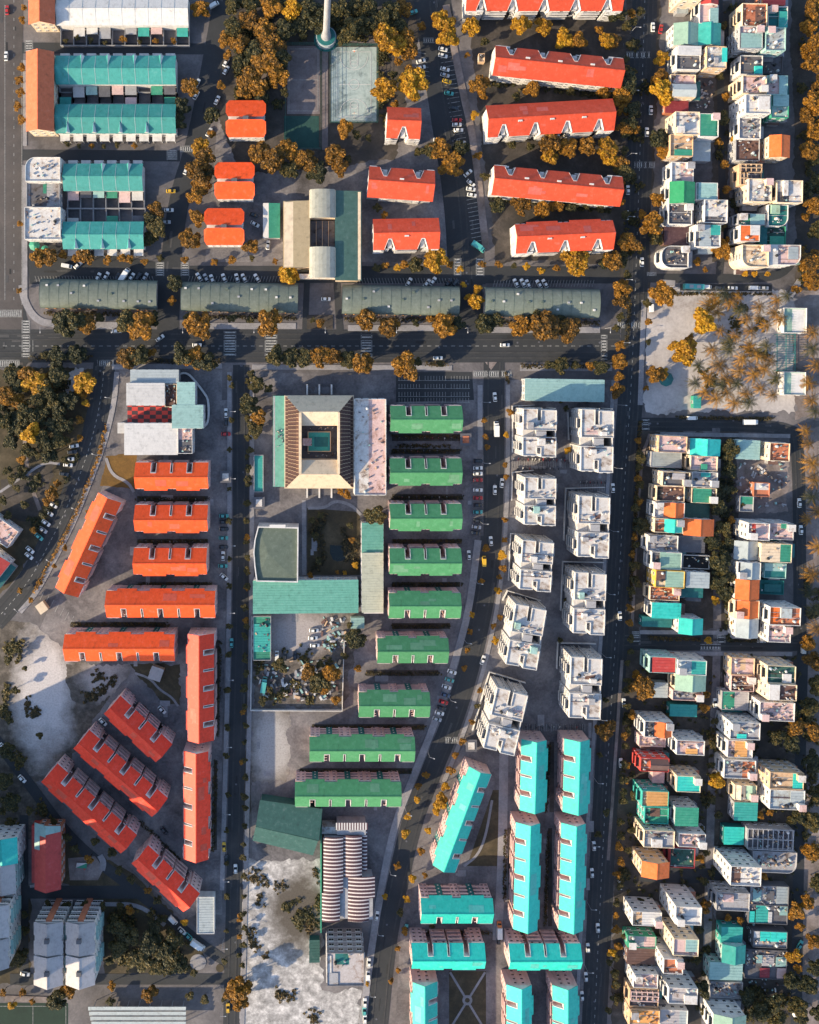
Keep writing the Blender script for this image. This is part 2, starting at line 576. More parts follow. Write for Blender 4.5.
    if name == 'house' and not full and h > 5 and not any(e[0] in 'bw' for e in items) and w > 7 and rnd.random() < .6:
        q = MB(); sx = rnd.choice((-1, 1)); a0 = (X1 - 3.2) if sx > 0 else X0 + .3; c0 = rnd.choice((Y1 - 3.0, Y0 + .4))
        q.box(a0, c0, h + .025, a0 + 2.8, c0 + 2.6, h + 2.5); q.box(a0 - .2, c0 - .2, h + 2.501, a0 + 3.0, c0 + 2.8, h + 2.65, 1)
        q.build('stair_head', [wm, M('D', rnd.choice(('white', 'grey', 'pink')))], E)
    if name == 'house' and not full and h > 5:
        for k in range(2):
            q = MB(); yy = rnd.uniform(Y0 + .5, Y1 - .5); q.box(X0 + .4, yy - .07, h + .05, X1 - .4, yy + .07, h + .16); q.build('pipe', M('P', rnd.choice(('grey', 'white', 'brown'))), E)
    # windows
    nf = fl
    kx, ky = max(1, int(d / 3.0)), max(1, int(w / 3.2))
    ins = min(w, d) * .42 if curve else 0
    lb = bal if bal is not None else (h > 6 and HN % 3 != 0)
    if lb and h > 5:
        bm = rail_balcony(min(d * .8, 4.6), 1.1, wm)
        for k in range(1, nf):
            fix(E, bm, 'balcony', X0 - .001, 0, k * dz + .02, R(90))
    else:
        wins(E, win, X0, Y1 - ins, X0, Y0 + ins, nf, kx, .95, dz)
    if h > 4:
        wins(E, win, X0 + ins, Y0, X1 - ins, Y0, nf, ky, .95, dz, skip=.25)
        wins(E, win, X1 - ins, Y1, X0 + ins, Y1, nf, ky, .95, dz, skip=.1)
        wins(E, win, X1, Y0 + ins, X1, Y1 - ins, nf, kx, .95, dz, skip=.3)
    # things fixed on the open part of the roof
    if not full:
        free = [(X0 + .3, Y0 + .3, X1 - .3, Y1 - .3)]
        for e in items:
            if len(e) >= 6 and e[0] in 'gesbm':
                u0, v0, u1, v1 = [float(t) for t in e[2:6]]
                if e[0] == 'm': continue
                if u1 > .9 and v1 - v0 > .8: free = [(X0 + .3, Y0 + .3, X0 + u0 * w - .2, Y1 - .3)]
                elif u0 < .1 and v1 - v0 > .8: free = [(X0 + u1 * w + .2, Y0 + .3, X1 - .3, Y1 - .3)]
                elif v0 < .1: free = [(X0 + .3, Y0 + .3, X1 - .3, Y1 - v1 * d - .2)]
                elif v1 > .9: free = [(X0 + .3, Y1 - v0 * d + .2, X1 - .3, Y1 - .3)]
                else: free = [(X0 + .3, Y0 + .3, X0 + u0 * w - .2, Y1 - .3)]
        a0, c0, a1, c1 = free[0]
        ar = max(0, a1 - a0) * max(0, c1 - c0)
        nj = int(ar / (6.5 if junk is None else 9.0 / max(junk, .01))) if junk != 0 else 0
        if ins: a0 += ins * .3; a1 -= ins * .3; c0 += ins * .3; c1 -= ins * .3
        if nj: clutter(E, a0, c0, a1, c1, h + .02, min(60, nj), 1.0)
        if a1 - a0 > 2 and c1 - c0 > 2:
            for k in range(rnd.choice((1, 1, 2))):
                fix(E, rnd.choice(TANKS), 'water_tank', rnd.uniform(a0 + .8, a1 - .8), rnd.uniform(c0 + .8, c1 - .8), h + .03)
            for k in range(rnd.choice((0, 1, 2))):
                fix(E, ACM, 'air_conditioner', rnd.uniform(a0 + .6, a1 - .6), rnd.choice((c0 + .4, c1 - .4)), h + .03)
    return E


# ------------------------------------------------------------------ blocks of flats
def mend(E, col, Lm, Wm, h):
    """mended and faded sheets on one block's roof"""
    hw = Wm / 2; sl_ = math.tan(R(30))
    for k in range(rnd.choice((2, 3, 4))):
        ln, dp = rnd.uniform(1.2, 7), rnd.uniform(1.0, 3.2)
        x0 = rnd.uniform(-Lm / 2 + .6, Lm / 2 - .6 - ln); y0 = -rnd.uniform(.5, hw - 1.4 - dp)
        z = lambda y: h + hw * sl_ * (1 - abs(y) / hw) + .035 + k * .004
        b = MB(); b.slab([(x0, y0 - dp, z(y0 - dp)), (x0 + ln, y0 - dp, z(y0 - dp)), (x0 + ln, y0, z(y0)), (x0, y0, z(y0))], .02)
        b.build('mended_sheet', M('R', col + '2'), E)


def flats(label, cx, cy, L, Wd, ang, col, nn, style='std', short=None, tall=10.8):
    h = tall
    f = S * (1 - h / HC)
    Lm, Wm = round(L * f, 1), round(Wd * f, 1)
    x, y = W(cx, cy, h)
    LM.append((cx, cy, short or label))
    key = ('flats', col, nn, style, Lm, Wm)
    if key in _kids:
        E = copy_tree(_kids[key])
        E.location = (x, y, 0); E.rotation_euler.z = R(ang)
        tag(E, label, 'apartment block', 'gabled apartment blocks')
        mend(E, col, Lm, Wm, h)
        return E
    E = thing('apartment_block', label, 'apartment block', x, y, 0, R(ang), 'gabled apartment blocks')
    _kids[key] = E
    red = style == 'red'
    wm = M('W', 'white' if red else 'pink')
    em = M('W', 'cream' if red else 'white')
    rm = M('R', col)
    hl, hw = Lm / 2, Wm / 2
    slope = math.tan(R(30)); rise = hw * slope
    n = nn
    if red:
        N = [(Lm * ((i + .5) / n - .5), 4.8, 1.5, .66) for i in range(n)]
    else:
        t = {3: [(-.245, 2.5), (0, 1.1), (.245, 2.5)], 5: [(-.335, 2.5), (-.168, 1.1), (0, 2.5), (.168, 1.1), (.335, 2.5)]}[n]
        N = [(a * Lm, w_, w_, .72) for a, w_ in t]
    zr = lambda yy: h + rise * (1 - abs(yy) / hw)
    r = MB()
    T = .2
    def sl(p): r.slab([(a, b, zr(b)) for a, b in p], T, 0)
    left = [(-hl, hw), (-hl, 0)]                 # B side (+y): strips between the light wells
    for c, we, wi, dp in N:
        yi = hw * (1 - dp)
        sl(left + [(c - wi / 2, 0), (c - wi / 2, yi), (c - we / 2, hw)])
        sl([(c - wi / 2, 0), (c + wi / 2, 0), (c + wi / 2, yi), (c - wi / 2, yi)])
        left = [(c + we / 2, hw), (c + wi / 2, yi), (c + wi / 2, 0)]
    sl(left + [(hl, 0), (hl, hw)])
    # A side (-y): eave stepped back at the bays
    steps = [-.44, 0, .44] if n == 3 else [-.46, -.16, .16, .46] if not red else []
    edge = []
    for s_ in steps:
        a, b_ = s_ * Lm - .06 * Lm, s_ * Lm + .06 * Lm
        a, b_ = max(a, -hl), min(b_, hl)
        edge.append((a, b_))
    pts = [(-hl, -hw if not steps else -hw + .9)] if steps else [(-hl, -hw)]
    if steps:
        for i, (a, b_) in enumerate(edge):
            if a > -hl + .01: pts += [(a, -hw), (a, -hw + .9)]
            if b_ < hl - .01: pts += [(b_, -hw + .9), (b_, -hw)]
        pts += [(hl, -hw + .9)]
    else:
        pts += [(hl, -hw)]
    sl(pts + [(hl, 0), (-hl, 0)])
    r.build('roof', [rm], E)
    rc = MB(); rc.box(-hl, -.16, h + rise - .03, hl, .16, h + rise + .07); rc.build('ridge_cap', rm, E)
    # body with light wells
    bw = hw - .55; bl = hl - .3
    ba = hw - 1.45
    poly = [(-bl, -ba), (bl, -ba), (bl, bw)]
    for c, we, wi, dp in reversed(N):
        yi = hw * (1 - dp) + .25
        poly += [(c + we / 2 - .25, bw), (c + wi / 2 - .2, yi), (c - wi / 2 + .2, yi), (c - we / 2 + .25, bw)]
    poly += [(-bl, bw)]
    b = MB(); b.prism(poly, 0, h - .05, 0)
    for sx in (-bl, bl):
        b.face([(sx, -ba, h - .05), (sx, bw, h - .05), (sx, .3, zr(.3) - .25), (sx, -.3, zr(.3) - .25)], 1)
    b.build('wall', [wm, em], E)
    for c, we, wi, dp in N:      # reveals of the light wells standing proud of the tiles
        q = MB()
        yi = hw * (1 - dp)
        for sg in (-1, 1):
            xi, xe = c + sg * wi / 2, c + sg * we / 2
            A_, B_ = (xi, yi), (xe, hw - .3)
            C_, D_ = (xe - sg * .2, hw - .3), (xi - sg * .2, yi)
            top = [(*A_, zr(A_[1]) + .16), (*B_, zr(B_[1]) + .16), (*C_, zr(C_[1]) + .16), (*D_, zr(D_[1]) + .16)]
            if sg < 0: top.reverse()
            q.slab(top, 2.6, 0)
        q.box(c - wi / 2 + .202, yi, h - 2, c + wi / 2 - .202, yi + .22, zr(yi) + .16, 0)
        if red:
            q.box(c - .9, yi + .221, h - 3, c + .9, hw - .9, h - .3, 0)
        q.build('lightwell', [M('W', 'white')], E)
    if red:
        for i in range(n):
            c = Lm * ((i + 1.0) / n - .5) if i < n - 1 else None
            if c is not None:
                v = MB(); yv = hw * .2
                v.box(c - .9, yv - .3, zr(yv) - .3, c + .9, yv + .35, zr(yv) + .55, 0)
                v.box(c - .7, yv + .351, zr(yv) + .02, c - .1, yv + .39, zr(yv) + .45, 1); v.box(c + .1, yv + .351, zr(yv) + .02, c + .7, yv + .39, zr(yv) + .45, 1)
                v.build('roof_vent', [M('P', 'white'), GLASS], E)
    fl = 4 if not red else 4
    dz = (h - .3) / fl
    def bay(x0, x1, yb, sgn, wk, nwin):
        q = MB(); y1 = yb + sgn * (.72 if sgn > 0 else .62)
        q.box(x0, min(yb, y1), 0, x1, max(yb, y1), h - .12, 0)
        q.box(x0 - .06, min(y1, y1 + sgn * .07), h - .5, x1 + .06, max(y1, y1 + sgn * .07), h - .08, 1)
        E_ = q.build('bay', [wm, M('P', 'white')], E)
        if sgn > 0: wins(E_, wk, x1, y1, x0, y1, fl, nwin, .9, dz)
        else: wins(E_, wk, x0, y1, x1, y1, fl, nwin, .9, dz)
    def gallery(x0, x1, yb, sgn, k):
        q = MB(); z = k * dz + .25
        q.box(x0, min(yb, yb + sgn * 1.0), z - .2, x1, max(yb, yb + sgn * 1.0), z, 0)
        q.box(x0, min(yb + sgn * .9, yb + sgn * 1.02), z + .002, x1, max(yb + sgn * .9, yb + sgn * 1.02), z + .85, 0)
        q.build('gallery', wm, E)
    def stair(c, yb, sgn):
        q = MB()
        q.box(c - 1.3, min(yb, yb + sgn * .6), 0, c + 1.3, max(yb, yb + sgn * .6), h - .6, 0)
        for k in range(4):
            q.box(c - .3, min(yb + sgn * .601, yb + sgn * .66), k * dz + 1, c + .3, max(yb + sgn * .601, yb + sgn * .66), k * dz + 1.7, 1)
        q.build('stair_tower', [M('W', 'dteal' if not red else 'white'), M('P', 'white')], E)
    e = .17 * Lm if n == 3 else .11 * Lm
    wk = 'e' if not red else 'a'
    bay(-bl + .02, -bl + e, bw, 1, wk, 2); bay(bl - e, bl - .02, bw, 1, wk, 2)
    cols_ = [-bl + e + .05] + [s for c, we, wi, dp in N for s in (c - we / 2 - .05, c + we / 2 + .05)] + [bl - e - .05]
    for i in range(0, len(cols_), 2):
        if cols_[i + 1] - cols_[i] > 1.0:
            for k in range(1, fl): gallery(cols_[i], cols_[i + 1], bw, 1, k)
    wins(E, wk, bl - e, bw, -bl + e, bw, fl, n * 2, .9, dz, skip=.35)
    st = steps if steps else [(i + .5) / n - .5 for i in range(n)]
    for i, s_ in enumerate(st):
        a, b_ = max(s_ * Lm - .06 * Lm, -bl + .02), min(s_ * Lm + .06 * Lm, bl - .02)
        bay(a, b_, -ba, -1, wk, 2)
        if i + 1 < len(st):
            a2 = st[i + 1] * Lm - .06 * Lm
            mid = (b_ + a2) / 2
            stair(mid, -ba, -1)
            for k in range(1, fl):
                gallery(b_ + .05, mid - 1.35, -ba, -1, k); gallery(mid + 1.35, a2 - .05, -ba, -1, k)
    _later.append((E, col, Lm, Wm, h))
    for sg in (-1, 1):
        if sg > 0: wins(E, wk, bl, -bw + 2, bl, bw - 2, fl, 2, .9, dz)
        else: wins(E, wk, -bl, bw - 2, -bl, -bw + 2, fl, 2, .9, dz)
    return E


_later = []


# ------------------------------------------------------------------ white flat-roofed blocks
def white_block(label, cx, cy, w, d, rot, short=None, seed=0):
    h = 16.0
    f = S * (1 - h / HC)
    w, d = w * f, d * f
    x, y = W(cx, cy, h)
    LM.append((cx, cy, short or label))
    E = thing('apartment_block', label, 'apartment block', x, y, 0, R(rot), 'white flat-roofed blocks')
    X, Y = w / 2, d / 2
    nx0, nx1 = -.07 * w, .04 * w
    nd = .24 * d
    ty0, ty1 = -.085 * d, .055 * d       # cross trough between the two halves
    wm = M('W', 'wblock')
    def half(y0, y1, notch_top):
        if notch_top:
            return [(-X, y0), (X, y0), (X, y1 - .02 * d), (nx1, y1 - .02 * d), (nx1, y1 - nd), (nx0, y1 - nd), (nx0, y1), (-X, y1)]
        return [(-X, y0 + .02 * d), (nx0, y0 + .02 * d), (nx0, y0 + nd * .8), (nx1, y0 + nd * .8), (nx1, y0), (X, y0), (X, y1), (-X, y1)]
    b = MB(); p = MB(); t = MB()
    for poly in (half(ty1, Y, True), half(-Y, ty0, False)):
        b.prism(poly, 0, h)
        qi = ring(p, poly, .28, h + .001, h + .55)
        t.face([(a, c, h + .012) for a, c in qi])
    b.box(-X + .6, ty0 + .002, 0, -X * .25, ty1 - .002, h - 2.5)
    b.box(-X * .22, ty0 + .003, 0, X * .42, ty1 - .003, h - .6)
    b.box(X - .35, ty0 + .004, 0, X - .05, ty1 - .004, h - .2)
    for k in range(1, 5):
        for poly in (half(ty1 + .002, Y, True), half(-Y, ty0 - .002, False)):
            b.prism(inset(poly, -.09), k * 3.2 - .25, k * 3.2, 0)
    b.build('wall', wm, E)
    p.build('parapet', wm, E)
    t.build('roof_deck', M('D', 'wblock'), E)
    s = MB(); s.box(-X * .2, ty0 + .4, h - .599, X * .4, ty1 - .4, h + .3); s.build('stair_head', [M('D', 'grey')], E)
    r2 = random.Random(seed)
    for k in range(3):
        fix(E, TANKS[k], 'water_tank', r2.uniform(-X + 1.5, X - 1.5), r2.choice((r2.uniform(ty1 + 2, Y - nd - 1.2), r2.uniform(-Y + nd + 1, ty0 - 1.5))), h + .03)
    for a0, c0, a1, c1 in ((-X + .6, ty1 + .6, X - .6, Y - nd - .6), (-X + .6, -Y + nd + .4, X - .6, ty0 - .6)):
        clutter(E, a0, c0, a1, c1, h + .02, 9, .9)
        for k in range(2):
            q = MB(); yy = r2.uniform(c0, c1); q.box(a0, yy - .08, h + .05, a0 + (a1 - a0) * r2.uniform(.4, 1), yy + .08, h + .2); q.build('pipe', M('P', r2.choice(('grey', 'brown'))), E)
        for k in range(r2.choice((1, 2, 3))):
            fix(E, ACM, 'air_conditioner', r2.uniform(a0 + 1, a1 - 1), r2.choice((c0 + .2, c1 - .2)), h + .03)
        if r2.random() < .6:
            q = MB(); a = r2.uniform(a0, a1 - 3); c = r2.uniform(c0, max(c0 + .1, c1 - 3)); q.box(a, c, h + .02, a + r2.uniform(1.6, 3), c + r2.uniform(1.6, 3), h + r2.uniform(1.6, 2.4)); q.build('roof_room', M('D', r2.choice(('white', 'grey', 'ltteal'))), E)
        q = MB(); a = r2.uniform(a0, a1 - 4); c = r2.uniform(c0, c1 - 1)
        q.face([(a, c, h + .03), (a + r2.uniform(2, 5), c, h + .03), (a + r2.uniform(2, 5), c + r2.uniform(1, 3), h + .03), (a, c + r2.uniform(1, 3), h + .03)]); q.build('damp_patch', M('D', r2.choice(('brown', 'grey', 'pink'))), E)
    fl = 5
    for yc in ((ty1 + Y) / 2, (-Y + ty0) / 2):
        bm = rail_balcony(d * .16, 1.2, wm)
        for k in range(1, fl):
            fix(E, bm, 'balcony', -X - .001, yc, k * 3.2 + .02, R(90)); fix(E, bm, 'balcony', X + .001, yc, k * 3.2 + .02, R(-90))
    for y0, y1 in ((ty1, ty1 + d * .12), (Y - d * .1, Y), (ty0 - d * .1, ty0), (-Y, -Y + d * .12)):
        wins(E, 'a', -X, y1, -X, y0, fl, 1, 1.0, 3.2); wins(E, 'a', X, y0, X, y1, fl, 1, 1.0, 3.2)
    wins(E, 'a', nx0, Y, -X, Y, fl, 2, 1.0, 3.2); wins(E, 'a', X, Y - .02 * d, nx1, Y - .02 * d, fl, 2, 1.0, 3.2)
    wins(E, 'a', -X, -Y + .02 * d, nx0, -Y + .02 * d, fl, 2, 1.0, 3.2); wins(E, 'a', nx1, -Y, X, -Y, fl, 2, 1.0, 3.2)
    # mullion fins on the far side
    q = MB()
    for xx in (-X + .25 * (nx0 + X), -X + .75 * (nx0 + X), nx0 - .4, nx1 + .4, X - .5):
        q.box(xx - .12, Y + .095, .3, xx + .12, Y + .5, h - .2)
    q.build('facade_fins', wm, E)
    # L-shaped garden wall of the plot
    return E


def freewall(label, pts, hgt=1.8, t=.25, col='white', name='boundary_wall'):
    mb = MB()
    P = [W(*p) for p in pts]
    for i in range(len(P) - 1):
        a, b = Vector(P[i]), Vector(P[i + 1])
        dv = (b - a).normalized(); n = Vector((-dv.y, dv.x)) * t / 2
        e = 0 if i == 0 else t / 2
        a2 = a + dv * e
        b2 = b + dv * (t / 2 if i < len(P) - 2 else 0)
        mb.prism([tuple(a2 - n), tuple(b2 - n), tuple(b2 + n), tuple(a2 + n)], 0, hgt - i * .003)
        mb.prism([tuple(a2 - n * 1.3), tuple(b2 - n * 1.3), tuple(b2 + n * 1.3), tuple(a2 + n * 1.3)], hgt - i * .003 + .001, hgt + .1 - i * .003)
    o = mb.build(name, M('W', col))
    return tag(o, label, 'wall')
# ------------------------------------------------------------------ trees
def leaf_mat(name, c0, c1, c2):
    m, nt, b = nodes(name)
    oi = nt.nodes.new('ShaderNodeNewGeometry')
    f = noise(nt, .55, 3, .6)
    ob = nt.nodes.new('ShaderNodeObjectInfo')
    mo = nt.nodes.new('ShaderNodeMath'); mo.operation = 'MULTIPLY_ADD'; mo.inputs[1].default_value = .26; mo.inputs[2].default_value = -.13
    nt.links.new(ob.outputs['Random'], mo.inputs[0])
    a2 = nt.nodes.new('ShaderNodeMath'); a2.operation = 'ADD'
    nt.links.new(mo.outputs[0], a2.inputs[0]); nt.links.new(f, a2.inputs[1]); f = a2.outputs[0]
    ad = nt.nodes.new('ShaderNodeMath'); ad.operation = 'ADD'
    ml = nt.nodes.new('ShaderNodeMath'); ml.operation = 'MULTIPLY'; ml.inputs[1].default_value = .45
    nt.links.new(oi.outputs['Random Per Island'], ml.inputs[0])
    nt.links.new(ml.outputs[0], ad.inputs[0]); nt.links.new(f, ad.inputs[1])
    cc = ramp(nt, ad.outputs[0], [(.45, c0), (.72, c1), (.98, c2)])
    nt.links.new(cc, b.inputs['Base Color'])
    b.inputs['Roughness'].default_value = .65
    tr = nt.nodes.new('ShaderNodeBsdfTranslucent')
    nt.links.new(cc, tr.inputs['Color'])
    mx = nt.nodes.new('ShaderNodeMixShader'); mx.inputs[0].default_value = .3
    nt.links.new(b.outputs[0], mx.inputs[1]); nt.links.new(tr.outputs[0], mx.inputs[2])
    nt.links.new(mx.outputs[0], nt.nodes['Material Output'].inputs['Surface'])
    return m


LEAF = dict(y=leaf_mat('yellow leaves', (.22, .10, .008), (.50, .25, .012), (.66, .38, .018)),  # leaf hues; bright and dark sets also paint in sun and shade
            o=leaf_mat('amber leaves', (.075, .045, .010), (.25, .115, .012), (.48, .22, .016)),
            d=leaf_mat('dark olive leaves', (.018, .024, .010), (.055, .055, .017), (.15, .105, .024)))
BARK = ground_mat('bark', [(.3, (.05, .035, .025)), (.7, (.13, .10, .08))], .8, 3)


def leafy(mb, r2, cx, cy, cz, rx, rz, n, s0=.34, s1=.8):
    for k in range(n):
        while True:
            x, y, z = r2.uniform(-1, 1), r2.uniform(-1, 1), r2.uniform(-1, 1)
            q = x * x + y * y + z * z
            if .12 < q < 1: break
        s = r2.uniform(s0, s1)
        a = r2.uniform(0, 6.28); ti = r2.uniform(-.9, .9)
        u = Vector((math.cos(a), math.sin(a), ti * .6)).normalized() * s
        v = Vector((-math.sin(a), math.cos(a), r2.uniform(-.7, .7))).normalized() * s * .7
        p = Vector((cx + x * rx, cy + y * rx, cz + z * rz))
        mb.face([p - u, p - v * .7 + u * .1, p + u, p + v])


def limb(mb, p0, p1, r0, r1, n=6):
    p0, p1 = Vector(p0), Vector(p1)
    d = (p1 - p0).normalized()
    a = d.orthogonal().normalized(); b = d.cross(a)
    i = len(mb.v)
    for p, r in ((p0, r0), (p1, r1)):
        for k in range(n):
            t = 2 * math.pi * k / n
            mb.v.append(tuple(p + a * (r * math.cos(t)) + b * (r * math.sin(t))))
    for k in range(n):
        j = (k + 1) % n
        mb.f.append((i + k, i + j, i + n + j, i + n + k)); mb.m.append(0)


CROWN, TRUNK = {}, []
for v in range(6):
    r2 = random.Random(100 + v)
    tk = MB(); limb(tk, (0, 0, 0), (0.05, 0, 2.6), .26, .18, 8)
    cl = []
    nc = 15
    for k in range(nc):
        a = 2.4 * k + r2.uniform(-.5, .5); rr = 4.0 * math.sqrt((k + .4) / nc) * r2.uniform(.68, 1.06) * .86
        z = 5.2 + 1.9 * (1 - (rr / 4.0) ** 2) * r2.uniform(.55, 1.1) + r2.uniform(-.9, .5)
        cl.append((rr * math.cos(a), rr * math.sin(a), z, r2.uniform(.75, 1.5)))
        if k % 2 == 0: limb(tk, (0.05, 0, 2.5), (cl[-1][0] * .85, cl[-1][1] * .85, z - .3), .12, .03, 5)
    TRUNK.append(tk.mesh('trunk', [BARK]))
    cm = MB()
    for x, y, z, r in cl:
        leafy(cm, r2, x, y, z, r * 1.06, r * .8, int(185 * r), .22, .58)
    for c in LEAF: CROWN[c, v] = cm.mesh('crown', [LEAF[c]])
PALMC, PALMT = {}, []
for v in range(3):
    r2 = random.Random(300 + v)
    tk = MB()
    hh = r2.uniform(6.0, 8.0)
    limb(tk, (0, 0, 0), (.25, .1, hh * .5), .22, .16, 8); limb(tk, (.25, .1, hh * .5), (.3, .3, hh), .16, .13, 8)
    PALMT.append(tk.mesh('trunk', [BARK]))
    cm = MB()
    nf = 14
    for k in range(nf):
        a = 2 * math.pi * k / nf + r2.uniform(-.15, .15)
        Lf = r2.uniform(3.1, 4.1); up = r2.uniform(.1, .9)
        pr = Vector((.3, .3, hh)); ca, sa = math.cos(a), math.sin(a)
        ns = 9
        for i in range(1, ns + 1):
            t = i / ns
            p = Vector((.3 + ca * Lf * t, .3 + sa * Lf * t, hh + up * 2.2 * t - 2.9 * t * t))
            wd = .52 * math.sin(math.pi * min(.97, t * .85 + .12))
            sd = Vector((-sa, ca, 0)); fw = (p - pr)
            for sg in (-1, 1):
                q = pr + sd * sg * wd + fw * 1.3 + Vector((0, 0, -.3 * wd))
                cm.face([pr, pr + fw * .75, q + fw * .2, q - fw * .1])
            pr = p
    for c in LEAF: PALMC[c, v] = cm.mesh('fronds', [LEAF[c]])

TREES = []     # (object, kind words, px, py)
SPECS = []


def tree(px, py, r, c='d', palm=False):
    big = r * S / 4.0
    x, y = W(px, py, (6.5 if palm else 5.5 * big))
    o = thing('palm_tree' if palm else 'tree', None, 'palm tree' if palm else 'tree', x, y, 0, rnd.uniform(0, 6.28), 'coconut palms' if palm else 'street and park trees')
    s = (r / 5.5 if palm else big) * rnd.uniform(.93, 1.07)
    v = rnd.randrange(3 if palm else 6)
    if palm:
        k = (s, s, rnd.uniform(.85, 1.1))
        fix(o, PALMT[v], 'trunk', 0, 0, 0).scale = k; fix(o, PALMC[c, v], 'fronds', 0, 0, 0).scale = k
    else:
        s *= 1.22
        k = (s * rnd.uniform(.88, 1.14), s * rnd.uniform(.88, 1.14), s * rnd.uniform(.85, 1.15))
        fix(o, TRUNK[v], 'trunk', 0, 0, 0).scale = k; fix(o, CROWN[c, v], 'crown', 0, 0, 0).scale = k
    size = 'small' if r < 6 else ('large' if r > 9 else 'mid-sized')
    hue = dict(y='yellow', o='amber', d='olive')[c]
    TREES.append((o, f'{size} {hue} ' + ('palm' if palm else 'tree'), px, py))
    return o


def T(s, c='d', palm=False):
    for q in s.split():
        p = q.split(',')
        SPECS.append((float(p[0]), float(p[1]), float(p[2]), p[3] if len(p) > 3 else ('d' if palm and len(SPECS) % 4 == 1 else c), palm))


SHRUB = leaf_mat('shrub leaves', (.018, .020, .010), (.05, .042, .016), (.12, .075, .02))


HEDGES = []


def hedge(pts, wd=1.6, h=1.3, mat=None, dens=5.0, words='dark clipped hedge'):
    mb = MB(); r2 = random.Random(len(HEDGES) + 11)
    P = [Vector(W(*p)) for p in pts]
    for a, b in zip(P[:-1], P[1:]):
        n = int((b - a).length * dens)
        for k in range(n):
            p = a.lerp(b, r2.random())
            leafy(mb, r2, p.x + r2.uniform(-wd, wd) * .4, p.y + r2.uniform(-wd, wd) * .4, h * .55, .45, h * .5, 4, .2, .5)
    o = mb.build('hedge', mat or SHRUB)
    tag(o, None, 'hedge', 'hedges and planted strips')
    HEDGES.append((o, words, sum(p[0] for p in pts) / len(pts), sum(p[1] for p in pts) / len(pts)))


def scrub(label, poly, n, h=1.2, mat=None, s0=.3, s1=.8, seed=1, clump=True):
    """uncountable low growth inside a plan polygon"""
    mb = MB(); r2 = random.Random(seed)
    xs = [p[0] for p in poly]; ys = [p[1] for p in poly]
    cs = [(r2.uniform(min(xs), max(xs)), r2.uniform(min(ys), max(ys))) for _ in range(max(4, n // 14))]
    k = 0; tries = 0
    while k < n and tries < n * 30:
        tries += 1
        if clump:
            c = r2.choice(cs); x, y = r2.gauss(c[0], 3.2), r2.gauss(c[1], 3.2)
        else:
            x, y = r2.uniform(min(xs), max(xs)), r2.uniform(min(ys), max(ys))
        inside = False
        j = len(poly) - 1
        for i in range(len(poly)):
            if (poly[i][1] > y) != (poly[j][1] > y) and x < (poly[j][0] - poly[i][0]) * (y - poly[i][1]) / (poly[j][1] - poly[i][1]) + poly[i][0]:
                inside = not inside
            j = i
        if not inside: continue
        k += 1
        wx, wy = W(x, y)
        hh = h * r2.uniform(.4, 1.2)
        leafy(mb, r2, wx, wy, hh * .5, r2.uniform(.4, 1.0), hh * .5, 9, s0, s1)
    o = mb.build('low_scrub', mat or SHRUB)
    tag(o, label, 'scrub', None, 'stuff')


# ------------------------------------------------------------------ vehicles
CARC = dict(w=(.78, .78, .76), s=(.42, .43, .45), d=(.035, .04, .05), r=(.45, .03, .03), t=(.08, .38, .36), y=(.70, .42, .03), o=(.70, .20, .03), b=(.08, .12, .2))
CARN = dict(w='white', s='silver', d='dark', r='red', t='teal', y='yellow', o='orange', b='blue')
CARM = {}
for k, c in CARC.items():
    m, nt, b = nodes('car paint ' + CARN[k])
    b.inputs['Base Color'].default_value = (*c, 1); b.inputs['Roughness'].default_value = .3
    b.inputs['Coat Weight'].default_value = .5
    CARM[k] = m
TYRE = M('P', 'black')


def wheel_mesh(r, w):
    b = MB(); n = 12
    for y0, y1, rr, mi in ((-w / 2, w / 2, r, 0), (-w / 2 - .01, w / 2 + .01, r * .55, 1)):
        i = len(b.v)
        for y in (y0, y1):
            for k in range(n):
                a = 2 * math.pi * k / n
                b.v.append((rr * math.cos(a), y, rr * math.sin(a)))
        for k in range(n):
            j = (k + 1) % n
            b.f.append((i + k, i + j, i + n + j, i + n + k)); b.m.append(mi)
        b.f.append(tuple(range(i, i + n))); b.m.append(mi)
        b.f.append(tuple(range(i + n, i + 2 * n))); b.m.append(mi)
    return b.mesh('wheel', [TYRE, M('P', 'grey')])


WHEEL = wheel_mesh(.32, .22); WHEELB = wheel_mesh(.46, .28)


def loft(mb, prof, m=0):
    """closed sections [(x, half width bottom, half width top, z0, z1)] lofted along x"""
    R_ = []
    for x, a, c, z0, z1 in prof:
        i = len(mb.v)
        mb.v += [(x, -a, z0), (x, -a, z0 + (z1 - z0) * .55), (x, -c, z1), (x, c, z1), (x, a, z0 + (z1 - z0) * .55), (x, a, z0)]
        R_.append(i)
    for p, q in zip(R_[:-1], R_[1:]):
        for k in range(6):
            j = (k + 1) % 6
            mb.f.append((p + k, p + j, q + j, q + k)); mb.m.append(m)
    mb.f.append(tuple(range(R_[0], R_[0] + 6))); mb.m.append(m)
    mb.f.append(tuple(range(R_[-1], R_[-1] + 6))); mb.m.append(m)


_car = {}


